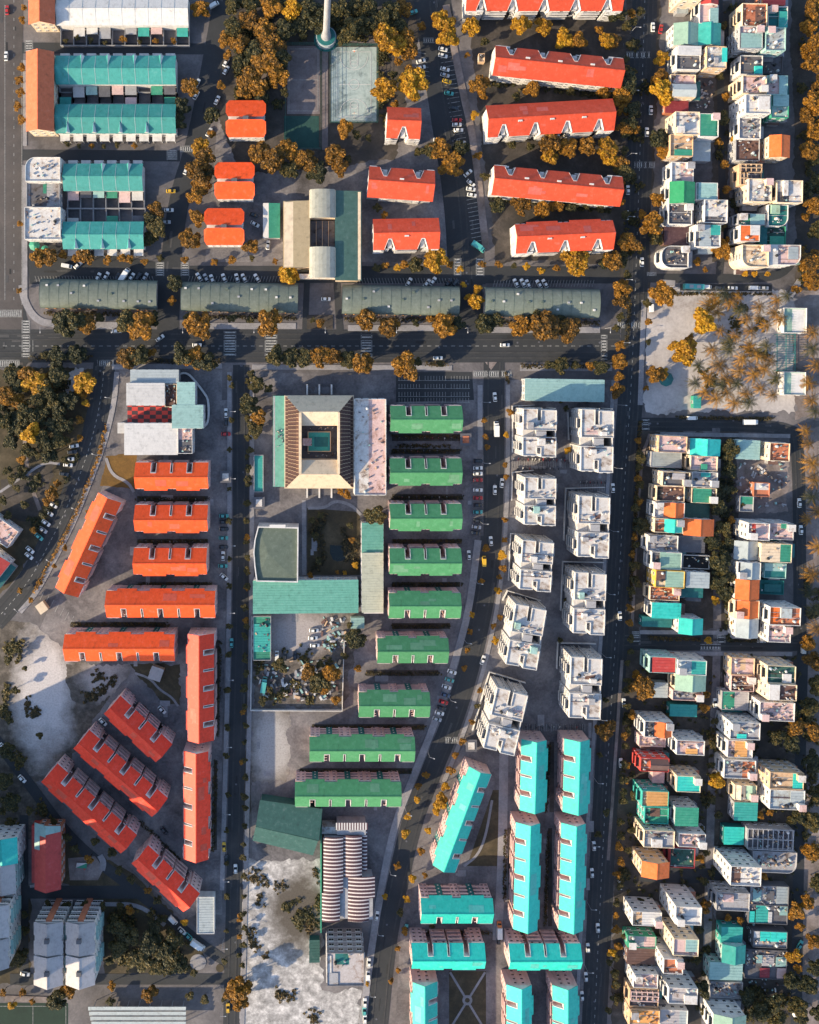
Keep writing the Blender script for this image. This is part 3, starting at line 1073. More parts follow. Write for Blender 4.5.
def car_proto(k, c):
    E = bpy.data.objects.new({'c': 'parked_car', 'v': 'van', 't': 'truck', 'b': 'bus'}[k], None)
    COL.objects.link(E)
    pm = CARM[c]
    if k == 'c':
        b = MB(); loft(b, [(-2.1, .72, .62, .32, .78), (-1.9, .84, .74, .26, .92), (-.9, .87, .76, .24, .95), (.7, .87, .76, .24, .93), (1.7, .84, .70, .26, .80), (2.1, .70, .55, .34, .66)])
        b.build('body', pm, E)
        g = MB(); loft(g, [(-1.75, .72, .66, .90, .97), (-1.25, .74, .60, .90, 1.38), (.15, .75, .60, .90, 1.40), (.95, .74, .64, .88, .96)]); g.build('windows', GLASS, E)
        rf = MB(); rf.box(-1.2, -.57, 1.385, .12, .57, 1.43); rf.build('roof', pm, E)
        ws = [(-1.25, .78), (1.3, .78)]; wm_ = WHEEL
        for sy in (-.58, .58):
            l = MB(); l.box(2.0, sy - .13, .52, 2.1, sy + .13, .66); l.build('headlight', M('P', 'white'), E)
    elif k == 'v':
        b = MB(); loft(b, [(-2.3, .82, .78, .3, 1.85), (-2.1, .86, .80, .26, 1.95), (1.2, .86, .80, .26, 1.95), (1.9, .86, .76, .26, 1.15), (2.3, .78, .68, .32, .95)])
        b.build('body', pm, E)
        g = MB(); g.slab([(1.28, -.70, 1.90), (1.86, -.70, 1.22), (1.86, .70, 1.22), (1.28, .70, 1.90)], -.03); g.build('windscreen', GLASS, E)
        ws = [(-1.4, .78), (1.4, .78)]; wm_ = WHEEL
    elif k == 't':
        b = MB(); b.box(-3.4, -1.1, .9, 1.5, 1.1, 3.0); b.build('cargo_box', CARM['w'] if c != 't' else pm, E)
        q = MB(); loft(q, [(1.65, 1.0, .95, .5, 2.4), (2.6, 1.0, .92, .5, 2.35), (3.2, .98, .85, .5, 1.5), (3.4, .95, .85, .5, 1.3)]); q.build('cab', pm, E)
        g = MB(); g.slab([(2.66, -.8, 2.30), (3.14, -.8, 1.62), (3.14, .8, 1.62), (2.66, .8, 2.30)], -.03); g.build('windscreen', GLASS, E)
        ws = [(-2.4, .9), (2.3, .9)]; wm_ = WHEELB
    else:
        b = MB(); loft(b, [(-4.4, 1.15, 1.05, .45, 2.9), (-4.2, 1.22, 1.12, .4, 3.0), (4.1, 1.22, 1.12, .4, 3.0), (4.4, 1.15, 1.02, .45, 2.6)]); b.build('body', pm, E)
        g = MB()
        for sg in (-1, 1): g.box(-4.0, min(sg * 1.19, sg * 1.24), 1.5, 3.8, max(sg * 1.19, sg * 1.24), 2.05)
        g.build('windows', GLASS, E)
        a = MB(); a.box(-2.5, -.7, 3.0, -.8, .7, 3.2); a.box(.8, -.7, 3.0, 2.5, .7, 3.2); a.build('roof_unit', M('P', 'grey'), E)
        ws = [(-2.8, 1.05), (2.7, 1.05)]; wm_ = WHEELB
    for x, y in ws:
        for sy in (-1, 1): fix(E, wm_, 'wheel', x, sy * y, .32 if wm_ is WHEEL else .46)
    return E


CARS = []


def car(px, py, deg, c='w', k='c'):
    x, y = W(px, py, .8)
    if (k, c) in _car:
        E = copy_tree(_car[k, c])
    else:
        E = _car[k, c] = car_proto(k, c)
    E.location = (x, y, .13); E.rotation_euler.z = R(deg)
    nm = {'c': 'car', 'v': 'van', 't': 'box truck', 'b': 'bus'}[k]
    tag(E, None, nm.split()[-1], 'vehicles on the streets')
    CARS.append((E, f'{CARN[c]} {nm}', px, py))


def V(s):
    for q in s.split():
        p = q.split(',')
        car(float(p[0]), float(p[1]), float(p[2]), p[3], p[4] if len(p) > 4 else 'c')


# ------------------------------------------------------------------ ground sheets, roads, markings
LAYER = [0]
WALK = [0]


def area(name, pts, mat, z=None):
    mb = MB()
    LAYER[0] += 1
    z = .006 + LAYER[0] * .0014 if z is None else z
    if len(pts) > 3 and name in ROUGH:
        pts = ragged(pts, ROUGH[name])
    mb.face([(*W(*p), z) for p in pts])
    return struct(name, mb, mat)


ROUGH = dict(sand_lot=2.6, dirt_lot=2.4, grass=1.6, soil_yard=1.6, soil_verge=1.5, dry_grass=.8)


def ragged(pts, amp):
    """worn natural edge: the outline subdivided and shaken by a smooth random walk"""
    r2 = random.Random(int(pts[0][0] * 7 + pts[0][1] * 13 + len(pts)))
    out = []; o = 0.0
    for i, p in enumerate(pts):
        a, b = Vector(p), Vector(pts[(i + 1) % len(pts)])
        L = (b - a).length; n = max(1, int(L / 2.0))
        t = (b - a) / max(L, 1e-6); nn_ = Vector((-t.y, t.x))
        for k in range(n):
            o = o * .8 + r2.gauss(0, amp * .5)
            q = a.lerp(b, k / n) + nn_ * max(-amp * 1.3, min(amp * 1.3, o)) * min(1, min(k, n - k) / 4)
            out.append((q.x, q.y))
    return out


def smooth(pts, it=2):
    for _ in range(it):
        q = [pts[0]]
        for a, b in zip(pts[:-1], pts[1:]):
            q += [(a[0] * .75 + b[0] * .25, a[1] * .75 + b[1] * .25), (a[0] * .25 + b[0] * .75, a[1] * .25 + b[1] * .75)]
        pts = q + [pts[-1]]
    return pts


def offs(pts, d):
    out = []
    for i, p in enumerate(pts):
        a = Vector(pts[max(0, i - 1)]); b = Vector(pts[min(len(pts) - 1, i + 1)])
        t = (b - a).normalized()
        out.append((p[0] - t.y * d, p[1] + t.x * d))
    return out


def strip(name, pts, wd, mat, z=None, hgt=0, sm=True, kind=True):
    """ribbon along a plan polyline (widths in plan units); hgt > 0 makes a raised kerbed slab"""
    P = smooth(pts) if sm and len(pts) > 2 else pts
    A, B_ = offs(P, wd / 2), offs(P, -wd / 2)
    LAYER[0] += 1
    if hgt:
        WALK[0] += 1; hgt += WALK[0] * .003
    z = .006 + LAYER[0] * .0014 if z is None else z
    mb = MB()
    for i in range(len(P) - 1):
        if hgt:
            q = [(*W(*A[i]), hgt), (*W(*A[i + 1]), hgt), (*W(*B_[i + 1]), hgt), (*W(*B_[i]), hgt)]
            mb.face(q)
            for s_ in (A, B_):
                a, b = W(*s_[i]), W(*s_[i + 1])
                mb.face([(*a, 0), (*b, 0), (*b, hgt), (*a, hgt)])
        else:
            mb.face([(*W(*A[i]), z), (*W(*A[i + 1]), z), (*W(*B_[i + 1]), z), (*W(*B_[i]), z)])
    if hgt:
        for i in (0, -1):
            a, b = W(*A[i]), W(*B_[i]); mb.face([(*a, 0), (*b, 0), (*b, hgt), (*a, hgt)])
    return struct(name, mb, mat)


ZP = .135     # painted lines lie just above every ground sheet


def paint(name, segs, wd=.35, z=None, mat=None):
    """painted lines: segs = list of plan segments (x0,y0,x1,y1)"""
    mb = MB()
    for x0, y0, x1, y1 in segs:
        a, b = Vector(W(x0, y0)), Vector(W(x1, y1))
        if (b - a).length < .01: continue
        t = (b - a).normalized(); n = Vector((-t.y, t.x)) * wd * S / 2
        mb.face([(*(a - n), z or ZP), (*(b - n), z or ZP), (*(b + n), z or ZP), (*(a + n), z or ZP)])
    return struct(name, mb, mat or PAINT)


def dashes(pts, on, off, sm=True):
    P = smooth(pts) if sm and len(pts) > 2 else pts
    out = []; cyc = on + off; d = 0
    for a, b in zip(P[:-1], P[1:]):
        a, b = Vector(a), Vector(b); L = (b - a).length; t = 0
        while t < L:
            ph = d % cyc
            st = min(L - t, (on - ph) if ph < on else (cyc - ph))
            if st < 1e-6: st = 1e-3
            if ph < on:
                p, q = a.lerp(b, t / L), a.lerp(b, (t + st) / L); out.append((p.x, p.y, q.x, q.y))
            t += st; d += st
    return out


def zebra(x0, y0, x1, y1, across='x', n=8):
    """crossing filling the plan rectangle, bars stacked along `across`"""
    sg = []
    for k in range(n):
        if across == 'x':
            x = x0 + (x1 - x0) * (k + .5) / n; sg.append((x, y0, x, y1))
        else:
            y = y0 + (y1 - y0) * (k + .5) / n; sg.append((x0, y, x1, y))
    wd = abs((x1 - x0) if across == 'x' else (y1 - y0)) / n * .55
    paint('zebra_crossing', sg, wd)
    e = .8
    if across == 'x': paint('road_marking', [(x0, y0 - e, x1, y0 - e), (x0, y1 + e, x1, y1 + e)], .5)
    else: paint('road_marking', [(x0 - e, y0, x0 - e, y1), (x1 + e, y0, x1 + e, y1)], .5)
# ================================================================== GROUND
big = MB(); big.face([(-3000, -3000, 0), (3000, -3000, 0), (3000, 3000, 0), (-3000, 3000, 0)])
struct('ground', big, MG['base'])
PV, RD = MG['pave'], MG['road']
area('plaza_paving', [(112, 365), (222, 370), (222, 915), (200, 912), (185, 920), (60, 800), (36, 782), (100, 705), (60, 660), (40, 628), (110, 470)], MG['paved'])
area('plaza_paving', [(250, 372), (486, 378), (486, 560), (470, 640), (440, 740), (408, 815), (376, 930), (362, 860), (252, 860)], MG['paved'])
area('plaza_paving', [(505, 380), (620, 380), (612, 620), (590, 1030), (395, 1030), (402, 900), (430, 820), (470, 730), (500, 600)], MG['paved'])
area('plaza_paving', [(225, 40), (440, 40), (470, 262), (205, 262)], MG['paved'])
area('grass', [(215, -5), (420, -5), (418, 40), (395, 160), (240, 175), (215, 110)], MG['soil'])
area('grass', [(468, 10), (625, 0), (622, 262), (495, 262)], MG['soil'])
area('soil_verge', [(626, 0), (660, 0), (650, 290), (618, 290)], MG['soil'])
area('grass', [(-5, 368), (98, 368), (92, 435), (76, 480), (45, 540), (-5, 600)], MG['grass'])
area('sand_lot', [(60, 372), (84, 368), (72, 395), (60, 402)], MG['sand'])
area('dirt_lot', [(20, 470), (55, 455), (50, 500), (30, 520), (0, 520), (0, 480)], MG['soil'])
area('grass', [(-5, 620), (30, 622), (72, 655), (112, 690), (100, 712), (60, 772), (36, 782), (60, 835), (-5, 840)], lot_mat('sandy lot', 44, 694, 31, 66, (.54, .505, .50), (.085, .072, .06)))
area('dirt_lot', [(66, 664), (132, 664), (120, 684), (95, 708), (80, 712), (70, 690)], lot_mat('scrubby lot', 104, 678, 26, 22, (.40, .36, .35), (.09, .078, .068), 1.2, 2.6))
area('grass', [(130, 664), (180, 664), (180, 705), (160, 700)], MG['grass'])
area('dry_grass', [(106, 456), (137, 454), (135, 492), (128, 488), (100, 486)], MG['amber'])
area('sand_lot', [(646, 288), (785, 290), (800, 300), (795, 412), (646, 412)], MG['sand'])
area('sand_lot', [(795, 285), (825, 285), (825, 420), (795, 420)], MG['dirt'])
area('sand_lot', [(800, 425), (830, 425), (830, 1030), (800, 1030)], MG['dirt'])
area('sand_lot', [(243, 858), (320, 858), (322, 990), (362, 990), (356, 1030), (241, 1030)], lot_mat('dark weedy patch', 300, 912, 34, 42, (.10, .085, .07), (.36, .345, .34), 1.5, 2.4))
area('dirt_lot', [(252, 612), (362, 612), (345, 708), (252, 708)], lot_mat('yard dirt', 296, 632, 40, 26, (.36, .325, .32), (.11, .095, .085), 1.5, 2.4))
area('sand_lot', [(252, 711), (290, 711), (286, 782), (252, 782)], lot_mat('small sand plot', 272, 748, 20, 40, (.38, .365, .36), (.11, .095, .085), 1.6, 2.4))
area('garden', [(307, 508), (360, 512), (360, 575), (307, 575)], MG['grass'])
area('pond', smooth([(330, 545), (348, 546), (346, 560), (334, 562), (330, 553)], 1), MG['water'])
area('lawn', [(449, 971), (486, 971), (486, 1030), (449, 1030)], MG['grass'])
area('lawn', [(467, 866), (493, 790), (503, 790), (498, 866)], MG['grass'])
area('grass', [(63, 835), (140, 880), (200, 940), (206, 960), (195, 975), (105, 975), (100, 905), (60, 880)], MG['grass'])
area('grass', [(-5, 895), (30, 895), (30, 985), (-5, 985)], MG['grass'])
area('football_field', [(-5, 1003), (68, 1003), (68, 1030), (-5, 1030)], MG['turf'])
area('soil_yard', [(716, 426), (738, 426), (738, 640), (712, 640)], MG['soil'])
area('dirt_lot', [(736, 458), (788, 458), (788, 512), (736, 512)], MG['dirt'])
area('soil_yard', [(636, 430), (656, 430), (640, 640), (626, 640)], MG['soil'])
area('soil_yard', [(618, 650), (645, 650), (632, 1030), (612, 1030)], MG['soil'])
area('soil_yard', [(706, 655), (722, 655), (712, 1030), (690, 1030)], MG['soil'])
area('soil_yard', [(742, 985), (800, 985), (800, 1030), (742, 1030)], MG['soil'])
area('soil_yard', [(716, 0), (732, 0), (728, 262), (712, 262)], MG['soil'])
area('basketball_court', [(331, 47), (376.5, 47), (376.5, 122), (331, 122)], MG['court'])
area('sports_court', [(287, 46), (320, 46), (320, 114), (287, 114)], MG['bcourt'])
area('sports_court', [(284, 116), (319, 116), (319, 148), (284, 148)], MG['gcourt'])
area('parking_lot', [(396, 372), (472, 372), (474, 400), (396, 402)], RD)
area('car_park', [(24, 240), (158, 262), (158, 282), (30, 284)], RD)
area('checker_plaza', [(127.5, 405.5), (172, 405.5), (172, 423), (127.5, 423)], checker_mat())
area('junction', [(-5, 305), (24, 305), (30, 330), (30, 360), (24, 368), (-5, 368)], RD)

area('soil_verge', [(790, -5), (830, -5), (830, 290), (796, 290)], MG['soil'])
area('soil_yard', [(735, 0), (745, 0), (745, 262), (732, 262)], MG['soil'])
area('soil_yard', [(656, 432), (736, 434), (734, 630), (640, 630)], MG['soil'])
area('soil_yard', [(640, 655), (720, 655), (704, 1030), (622, 1030)], MG['soil'])
area('soil_yard', [(722, 655), (800, 655), (796, 985), (714, 985)], MG['soil'])
area('soil_verge', [(246, 610), (252, 610), (249, 860), (244, 860)], MG['soil'])
strip('dirt_track', [(14, 395), (24, 420), (25, 450), (29, 480), (40, 510)], 4, MG['dirt'])
strip('dirt_track', [(0, 492), (25, 475), (45, 462), (60, 464)], 2.5, PV)
# roads (plan polylines)
LN = {}
def road(key, pts, wd, mat=None, mark=None):
    LN[key] = pts
    strip('road', pts, wd, mat or RD)
    if mark: paint('road_marking', dashes(pts, *mark), .45)
road('left', [(8, -8), (8, 330), (8, 365)], 30, MG['roadlit'])
road('main', [(-5, 346), (620, 346)], 33, None, (4, 4))
road('east', [(645, -8), (633, 365), (625, 470), (618, 600), (605, 800), (594, 1030)], 25, None, (3, 5))
road('diag', [(431, -8), (448, 110), (463, 200), (467, 285)], 37)
road('service', [(30, 274), (620, 275)], 17)
road('westst', [(225, -8), (209, 80), (196, 145), (178, 200), (171, 262)], 20)
road('lane1', [(22, 48), (205, 49)], 11)
road('lane2', [(22, 155), (180, 156)], 11)
strip('road', [(170, 258), (168, 332)], 22, RD)
strip('road', [(469, 258), (470, 332)], 26, RD)
strip('road', [(307, 282), (305, 332)], 6, RD); strip('road', [(337, 282), (340, 332)], 7, RD)
road('curve', [(105, 360), (101, 400), (92, 440), (80, 475), (64, 515), (46, 550), (27, 585), (-6, 622)], 22, None, (3, 3))
road('spine', [(241, 365), (241, 600), (237, 750), (234, 900), (231, 1030)], 16)
road('bow', [(494, 362), (494, 480), (490, 560), (482, 610), (471, 660), (455, 715), (430, 775), (412, 820), (398, 880), (385, 945), (377, 1030)], 21)
road('ne', [(645, 278), (760, 279), (788, 272), (800, 240)], 9)
strip('road', [(680, 287), (772, 288)], 7, RD)
road('mid', [(630, 424), (790, 425), (799, 445), (800, 640)], 13)
road('cross', [(622, 642), (802, 643)], 16)
road('far', [(803, 640), (800, 760), (796, 1030)], 11)
road('alley', [(716, 428), (718, 640), (712, 760), (705, 1030)], 8, MG['paved'])
road('alley2', [(640, 874), (720, 876)], 15)
strip('road', [(719, -5), (723, 240), (719, 276)], 7, RD)
road('sw1', [(14, 892), (140, 892)], 13)
road('sw2', [(-5, 738), (30, 785), (75, 845), (130, 885), (205, 948), (232, 965)], 11)
road('sw3', [(10, 979), (232, 979)], 11)
road('sw4', [(24, 815), (24, 905), (24, 985)], 9)
strip('parking_lane', [(221, 400), (221, 600), (215, 760), (210, 900)], 12, MG['paved'])
strip('parking_lane', [(478, 455), (478, 536)], 11, MG['paved'])
# verges and footways
def walk(pts, wd, mat=None, sm=True): strip('pavement', pts, wd, mat or PV, hgt=.2, sm=sm)
walk([(22, 285), (24, 300), (34, 318), (50, 325), (150, 326)], 7)
walk([(186, 326), (296, 326)], 6); walk([(348, 328), (452, 328)], 6); walk([(486, 330), (600, 330)], 6)
walk([(112, 367), (222, 366)], 5); walk([(252, 367), (452, 368)], 5); walk([(520, 368), (612, 368)], 6)
walk([(25, 60), (25, 146)], 4); walk([(25, 165), (25, 300)], 5)
walk([(117, 372), (114, 405), (104, 445), (90, 482), (74, 522), (56, 557), (36, 594), (20, 612)], 5)
walk([(229.5, 372), (229.5, 600), (226, 750), (222, 890)], 4.5); walk([(252, 372), (252, 600), (248.5, 750), (245.5, 900), (242, 1030)], 4.5)
walk([(480, 385), (480, 450)], 5); walk([(478, 540), (470, 605), (457, 655), (439, 712), (414, 775), (396, 820), (386, 862), (374, 930), (366, 990), (362, 1030)], 7)
walk([(508, 385), (508, 480), (504, 560), (496, 615), (485, 665), (468, 722), (444, 782)], 4)
walk([(613, 380), (606, 520), (602, 620), (592, 760), (582, 900), (576, 1030)], 3.5)
walk([(644, 300), (640, 405)], 5); walk([(650, 434), (640, 460), (632, 625)], 3, MG['dirt']); walk([(660, 434), (790, 436)], 4)
walk([(640, 632), (790, 633)], 4); walk([(640, 653), (792, 654)], 4); walk([(622, 660), (608, 860)], 3, MG['dirt'])
walk([(446, 5), (460, 80), (474, 140), (486, 250)], 7, MG['dirt'])
walk([(660, 282), (675, 283)], 5); walk([(788, 300), (800, 280)], 6)
walk([(30, 886), (62, 883)], 3); walk([(105, 904), (140, 904), (165, 925)], 4)
walk([(60, 1000), (5, 998)], 6, MG['dirt'])
strip('garden_path', [(135, 673), (150, 678), (160, 690), (172, 697), (178, 706)], 2.2, PV)
strip('garden_path', [(450, 972), (485, 1030)], 2.2, PV, sm=False); strip('garden_path', [(485, 972), (449, 1030)], 2.2, PV, sm=False)
strip('garden_path', [(492, 800), (486, 835), (478, 855), (464, 866)], 2.5, PV)
strip('garden_path', [(304, 500), (304, 575)], 4, PV); strip('garden_path', [(308, 508), (325, 508), (335, 500), (352, 505), (361, 515)], 3, PV)
strip('garden_path', [(504, 745), (502, 870), (497, 940)], 9, PV); strip('garden_path', [(325, 46), (325, 150)], 6, MG['bcourt'])
strip('garden_path', [(326, 38), (380, 42)], 5, MG['bcourt']); strip('garden_path', [(250, 120), (262, 85), (275, 30), (310, 0)], 5, MG['bcourt'])
strip('garden_path', [(106, 458), (112, 475), (128, 482), (134, 492)], 3, PV)
def disc(name, cx, cy, r, mat, hgt=None):
    mb = MB(); x, y = W(cx, cy)
    LAYER[0] += 1
    mb.cyl(x, y, r * S, 0, hgt or .006 + LAYER[0] * .0014, 28)
    struct(name, mb, mat)
disc('garden_path', 467.3, 1000, 5, PV); disc('planting_bed', 467.3, 1000, 2.4, MG['grass'])
disc('traffic_island', 10, 958, 9, PV, .18); disc('traffic_island', 198, 962, 8, PV, .18); disc('traffic_island', 220, 968, 4, MG['grass'], .2)
area('traffic_island', [(485, 362), (497, 362), (491, 370)], MG['dirt'], .17)
strip('traffic_island', [(307, 322), (333, 322)], 14, MG['soil'], hgt=.2); 
strip('pavement', [(102, 870), (104, 862), (100, 855)], 6, PV, hgt=.2)
area('playground', [(68, 858), (95, 856), (104, 868), (98, 880), (70, 880)], MG['dirt'])

# painted marks
zebra(-2, 311, 22, 316, 'x', 12); zebra(23, 320, 29, 358, 'y', 14); zebra(-2, 361, 20, 366, 'x', 12)
zebra(225, 331, 235, 356, 'y', 9); zebra(266, 331, 276, 356, 'y', 9); zebra(362, 333, 371, 358, 'y', 9)
zebra(97, 361, 114, 365, 'x', 9); zebra(157, 262, 163, 276, 'y', 6); zebra(182, 262, 188, 276, 'y', 6)
zebra(473, 372, 512, 376, 'x', 18); zebra(602, 334, 606, 360, 'y', 9); zebra(617, 323, 642, 327, 'x', 11)
zebra(626, 53, 650, 57, 'x', 10); zebra(634, 163, 655, 167, 'x', 10); zebra(648, 272, 655, 276, 'y', 4)
zebra(643, 419, 648, 430, 'y', 5); zebra(633, 631, 639, 642, 'y', 6); zebra(718, 629, 724, 643, 'y', 6); zebra(700, 645, 720, 649, 'x', 7)
zebra(168, 150, 176, 160, 'y', 5); zebra(180, 147, 193, 151, 'x', 6); zebra(26, 40, 32, 52, 'y', 5); zebra(423, 39, 436, 42, 'x', 6)
zebra(477, 258, 483, 276, 'y', 6); zebra(455, 258, 460, 276, 'y', 6); zebra(445, 738, 458, 742, 'x', 6)
paint('road_marking', [(33, 340, 33, 352), (22, 305, 22, 60), (5, 5, 5, 300)], .4)
paint('road_marking', dashes([(14, 0), (14, 305)], 3, 6) + dashes([(-2, 0), (-2, 305)], 3, 6), .4)
paint('road_marking', [(466 + i * .55, 196 + i * 4.2, 476 + i * .55, 194 + i * 4.2) for i in range(13)], .4)
paint('road_marking', [(438 + i * .75, 45 + i * 4.5, 450 + i * .75, 43 + i * 4.5) for i in range(24)] + [(416 + i * .8, 52 + i * 4.5, 426 + i * .8, 54 + i * 4.5) for i in range(6)], .35)
for y in (376, 384, 392, 398):
    paint('road_marking', [(399 + i * 2.9, y, 399 + i * 2.9, y + 4.5) for i in range(25) if (i % 9) < 8] + [(398, y + 4.5, 470, y + 4.5)], .35)
paint('road_marking', [(35 + i * 3, 276, 37 + i * 3, 282) for i in range(40)] + [(190 + i * 3, 276, 188 + i * 3, 282) for i in range(35)] + [(355 + i * 3, 278, 357 + i * 3, 284) for i in range(35)] + [(495 + i * 3, 280, 493 + i * 3, 287) for i in range(34)], .3)
def arc_(cx, cy, r, a0, a1, n=14): return [(cx + r * math.cos(R(a0 + (a1 - a0) * k / n)), cy + r * math.sin(R(a0 + (a1 - a0) * k / n)), cx + r * math.cos(R(a0 + (a1 - a0) * (k + 1) / n)), cy + r * math.sin(R(a0 + (a1 - a0) * (k + 1) / n))) for k in range(n)]
paint('court_lines', [(337, 52, 371, 52), (371, 52, 371, 117), (371, 117, 337, 117), (337, 117, 337, 52), (337, 84.5, 371, 84.5), (350, 52, 350, 64), (358, 52, 358, 64), (350, 105, 350, 117), (358, 105, 358, 117), (350, 64, 358, 64), (350, 105, 358, 105)] + arc_(354, 84.5, 5, 0, 360) + arc_(354, 56, 14, 0, 180) + arc_(354, 113, 14, 180, 360) + arc_(354, 64, 4, 0, 360) + arc_(354, 105, 4, 0, 360), .4, None, M('P', 'white'))
paint('court_lines', [(289, 49, 318, 49), (318, 49, 318, 111), (318, 111, 289, 111), (289, 111, 289, 49), (289, 80, 318, 80)], .35)
paint('field_lines', [(0, 1006, 66, 1006), (66, 1006, 66, 1030), (33, 1006, 33, 1030)], .4)
for i in range(7):
    paint('road_marking', [(44 + i * 5, 606 + i * 4 - 14, 52 + i * 5 - 12, 600 + i * 4)], .4)
paint('road_marking', [(510 + i * 2.4, 461, 510 + i * 2.4, 468) for i in range(24)] + [(520 + i * 2.4, 724, 520 + i * 2.4, 731) for i in range(28)] + [(578 + i * 2.4, 484, 578 + i * 2.4, 491) for i in range(14)], .3)

wear = ground_mat('polished wheel tracks', [(.3, (.030, .032, .036)), (.7, (.062, .063, .066))], .2, 2)
for key, wd, fr in (('main', 33, (-.36, -.2, .2, .36)), ('east', 25, (-.33, -.14, .14, .33)), ('bow', 21, (-.28, .28)), ('spine', 16, (-.22, .22)), ('curve', 22, (-.28, .28)), ('diag', 37, (-.08, .08)), ('mid', 13, (-.2, .2)), ('cross', 16, (-.2, .2))):
    for q in fr: strip('wheel_track', offs(smooth(LN[key]), wd * q), 1.6, wear, sm=False)
# patched asphalt, manholes and stains on the roads
pr_ = random.Random(5)
pm1 = ground_mat('asphalt patch', [(.3, (.020, .021, .023)), (.7, (.03, .031, .033))], .4, 2)
pm2 = ground_mat('pale asphalt patch', [(.3, (.055, .056, .06)), (.7, (.085, .084, .086))], .4, 2)
for pm in (pm1, pm2):
    mb = MB()
    for key, wd in (('main', 33), ('east', 25), ('diag', 37), ('bow', 21), ('spine', 16), ('curve', 22), ('left', 30), ('service', 17), ('mid', 13), ('cross', 16), ('westst', 20)):
        P = smooth(LN[key])
        for _ in range(7 if wd > 15 else 4):
            i = pr_.randrange(len(P) - 1); t = pr_.random(); a, b = Vector(P[i]), Vector(P[i + 1])
            c = a.lerp(b, t); dv = (b - a).normalized(); nn_ = Vector((-dv.y, dv.x))
            c = c + nn_ * pr_.uniform(-.4, .4) * wd; L_, w_ = pr_.uniform(2, 14), pr_.uniform(.8, 3.0)
            mb.face([(*W(*(c + dv * s * L_ + nn_ * q * w_ / 2)), .128 + len(mb.f) * .00002) for s, q in ((0, -1), (1, -1), (1, 1), (0, 1))])
    struct('road_patch', mb, pm)
mb = MB()
for key in ('main', 'east', 'bow', 'spine', 'curve', 'diag', 'mid', 'cross'):
    P = smooth(LN[key])
    for k in range(9):
        i = pr_.randrange(len(P) - 1); a = Vector(P[i]).lerp(Vector(P[i + 1]), pr_.random()); x, y = W(a.x + pr_.uniform(-4, 4), a.y + pr_.uniform(-4, 4)); mb.cyl(x, y, .45, .1, .134, 10)
struct('manhole_cover', mb, M('P', 'dgrey'))
# planting beds and slab paths between the blocks of flats
mb = MB()
for x0, y0, x1, y1 in [(137, 496, 208, 502), (137, 539, 208, 545), (138, 582, 208, 587), (70, 622, 165, 627), (392, 434, 460, 441), (392, 449, 460, 454), (392, 494, 462, 500), (392, 539, 462, 544), (392, 582, 460, 587), (392, 623, 450, 629), (366, 670, 438, 676), (312, 724, 424, 730), (300, 768, 412, 774), (549.5, 742, 554, 812), (548, 828, 552, 926), (508, 828, 512, 900), (216, 640, 219.5, 735), (214, 760, 217, 850)]:
    mb.face([(*W(x, y), .115) for x, y in ((x0, y0), (x1, y0), (x1, y1), (x0, y1))])
struct('planting_bed', mb, MG['soil'])
mb = MB()
for k in range(90):
    zx, zy = pr_.choice([(120, 215), (255, 470), (515, 600)]), None
    x = pr_.uniform(*zx); y = pr_.uniform(400, 900 if zx[0] != 120 else 720); L_, w_ = pr_.uniform(3, 16), pr_.uniform(2, 7)
    if pr_.random() < .5: L_, w_ = w_, L_
    mb.face([(*W(x + a * L_, y + b * w_), .118 + k * .00003) for a, b in ((0, 0), (1, 0), (1, 1), (0, 1))])
struct('paving_slabs', mb, MG['pave'])
# ================================================================== BLOCKS OF FLATS
def fl_E(y0): pass
F = flats
og = 'fo'
F('short orange-roofed block just below the white shopping complex', 172, 476.5, 73, 28, 0, og, 3, short='short orange-roofed block below the shopping complex')
F('middle of the three short orange-roofed blocks', 171.5, 519, 73, 28, 0, og, 3)
F('lowest of the three short orange-roofed blocks', 170.5, 562, 73, 28, 0, og, 3)
F('long orange-roofed block below the three short ones', 161, 603, 109, 29, 180, og, 5)
F('long orange-roofed block above the white sand lot', 120, 646.5, 110, 29, 180, og, 5)
F('slanted orange-roofed block beside the curved road', 87.5, 544.5, 104, 27, -114.5, og, 5)
F('upper upright red-orange block beside the straight central road', 200, 687, 107, 28, -90, 'fs', 5, short='upper upright red-orange block')  # fs from here: fo roofs with their shade put into the colour
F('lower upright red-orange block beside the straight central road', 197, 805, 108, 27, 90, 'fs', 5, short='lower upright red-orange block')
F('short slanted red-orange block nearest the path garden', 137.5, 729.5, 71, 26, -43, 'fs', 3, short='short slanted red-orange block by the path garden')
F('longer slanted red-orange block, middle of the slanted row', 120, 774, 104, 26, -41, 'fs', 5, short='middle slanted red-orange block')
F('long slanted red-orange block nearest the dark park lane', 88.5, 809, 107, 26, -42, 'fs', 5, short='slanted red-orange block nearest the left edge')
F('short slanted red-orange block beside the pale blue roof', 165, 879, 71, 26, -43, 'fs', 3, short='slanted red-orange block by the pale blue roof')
gr_ = ['topmost', 'second', 'third', 'fourth', 'fifth', 'sixth', 'seventh', 'eighth', 'lowest']
for i, (cx, cy, L, a, n) in enumerate([(426, 419.5, 72, 0, 3), (425.5, 472, 72, 0, 3), (425.5, 517.5, 72, 0, 3), (425, 562, 72, 0, 3), (424.5, 604.5, 72, 180, 3), (412.5, 649.5, 71, 180, 3), (394, 703.5, 71, 180, 3), (362, 748, 105, 180, 5), (348, 793, 106, 180, 5)]):
    F(gr_[i] + ' green-roofed block' + (' from the top' if 0 < i < 8 else '') + ' in the column beside the bow road', cx, cy, L, 27.5, a, 'fg', n, short=gr_[i] + ' green-roofed block')
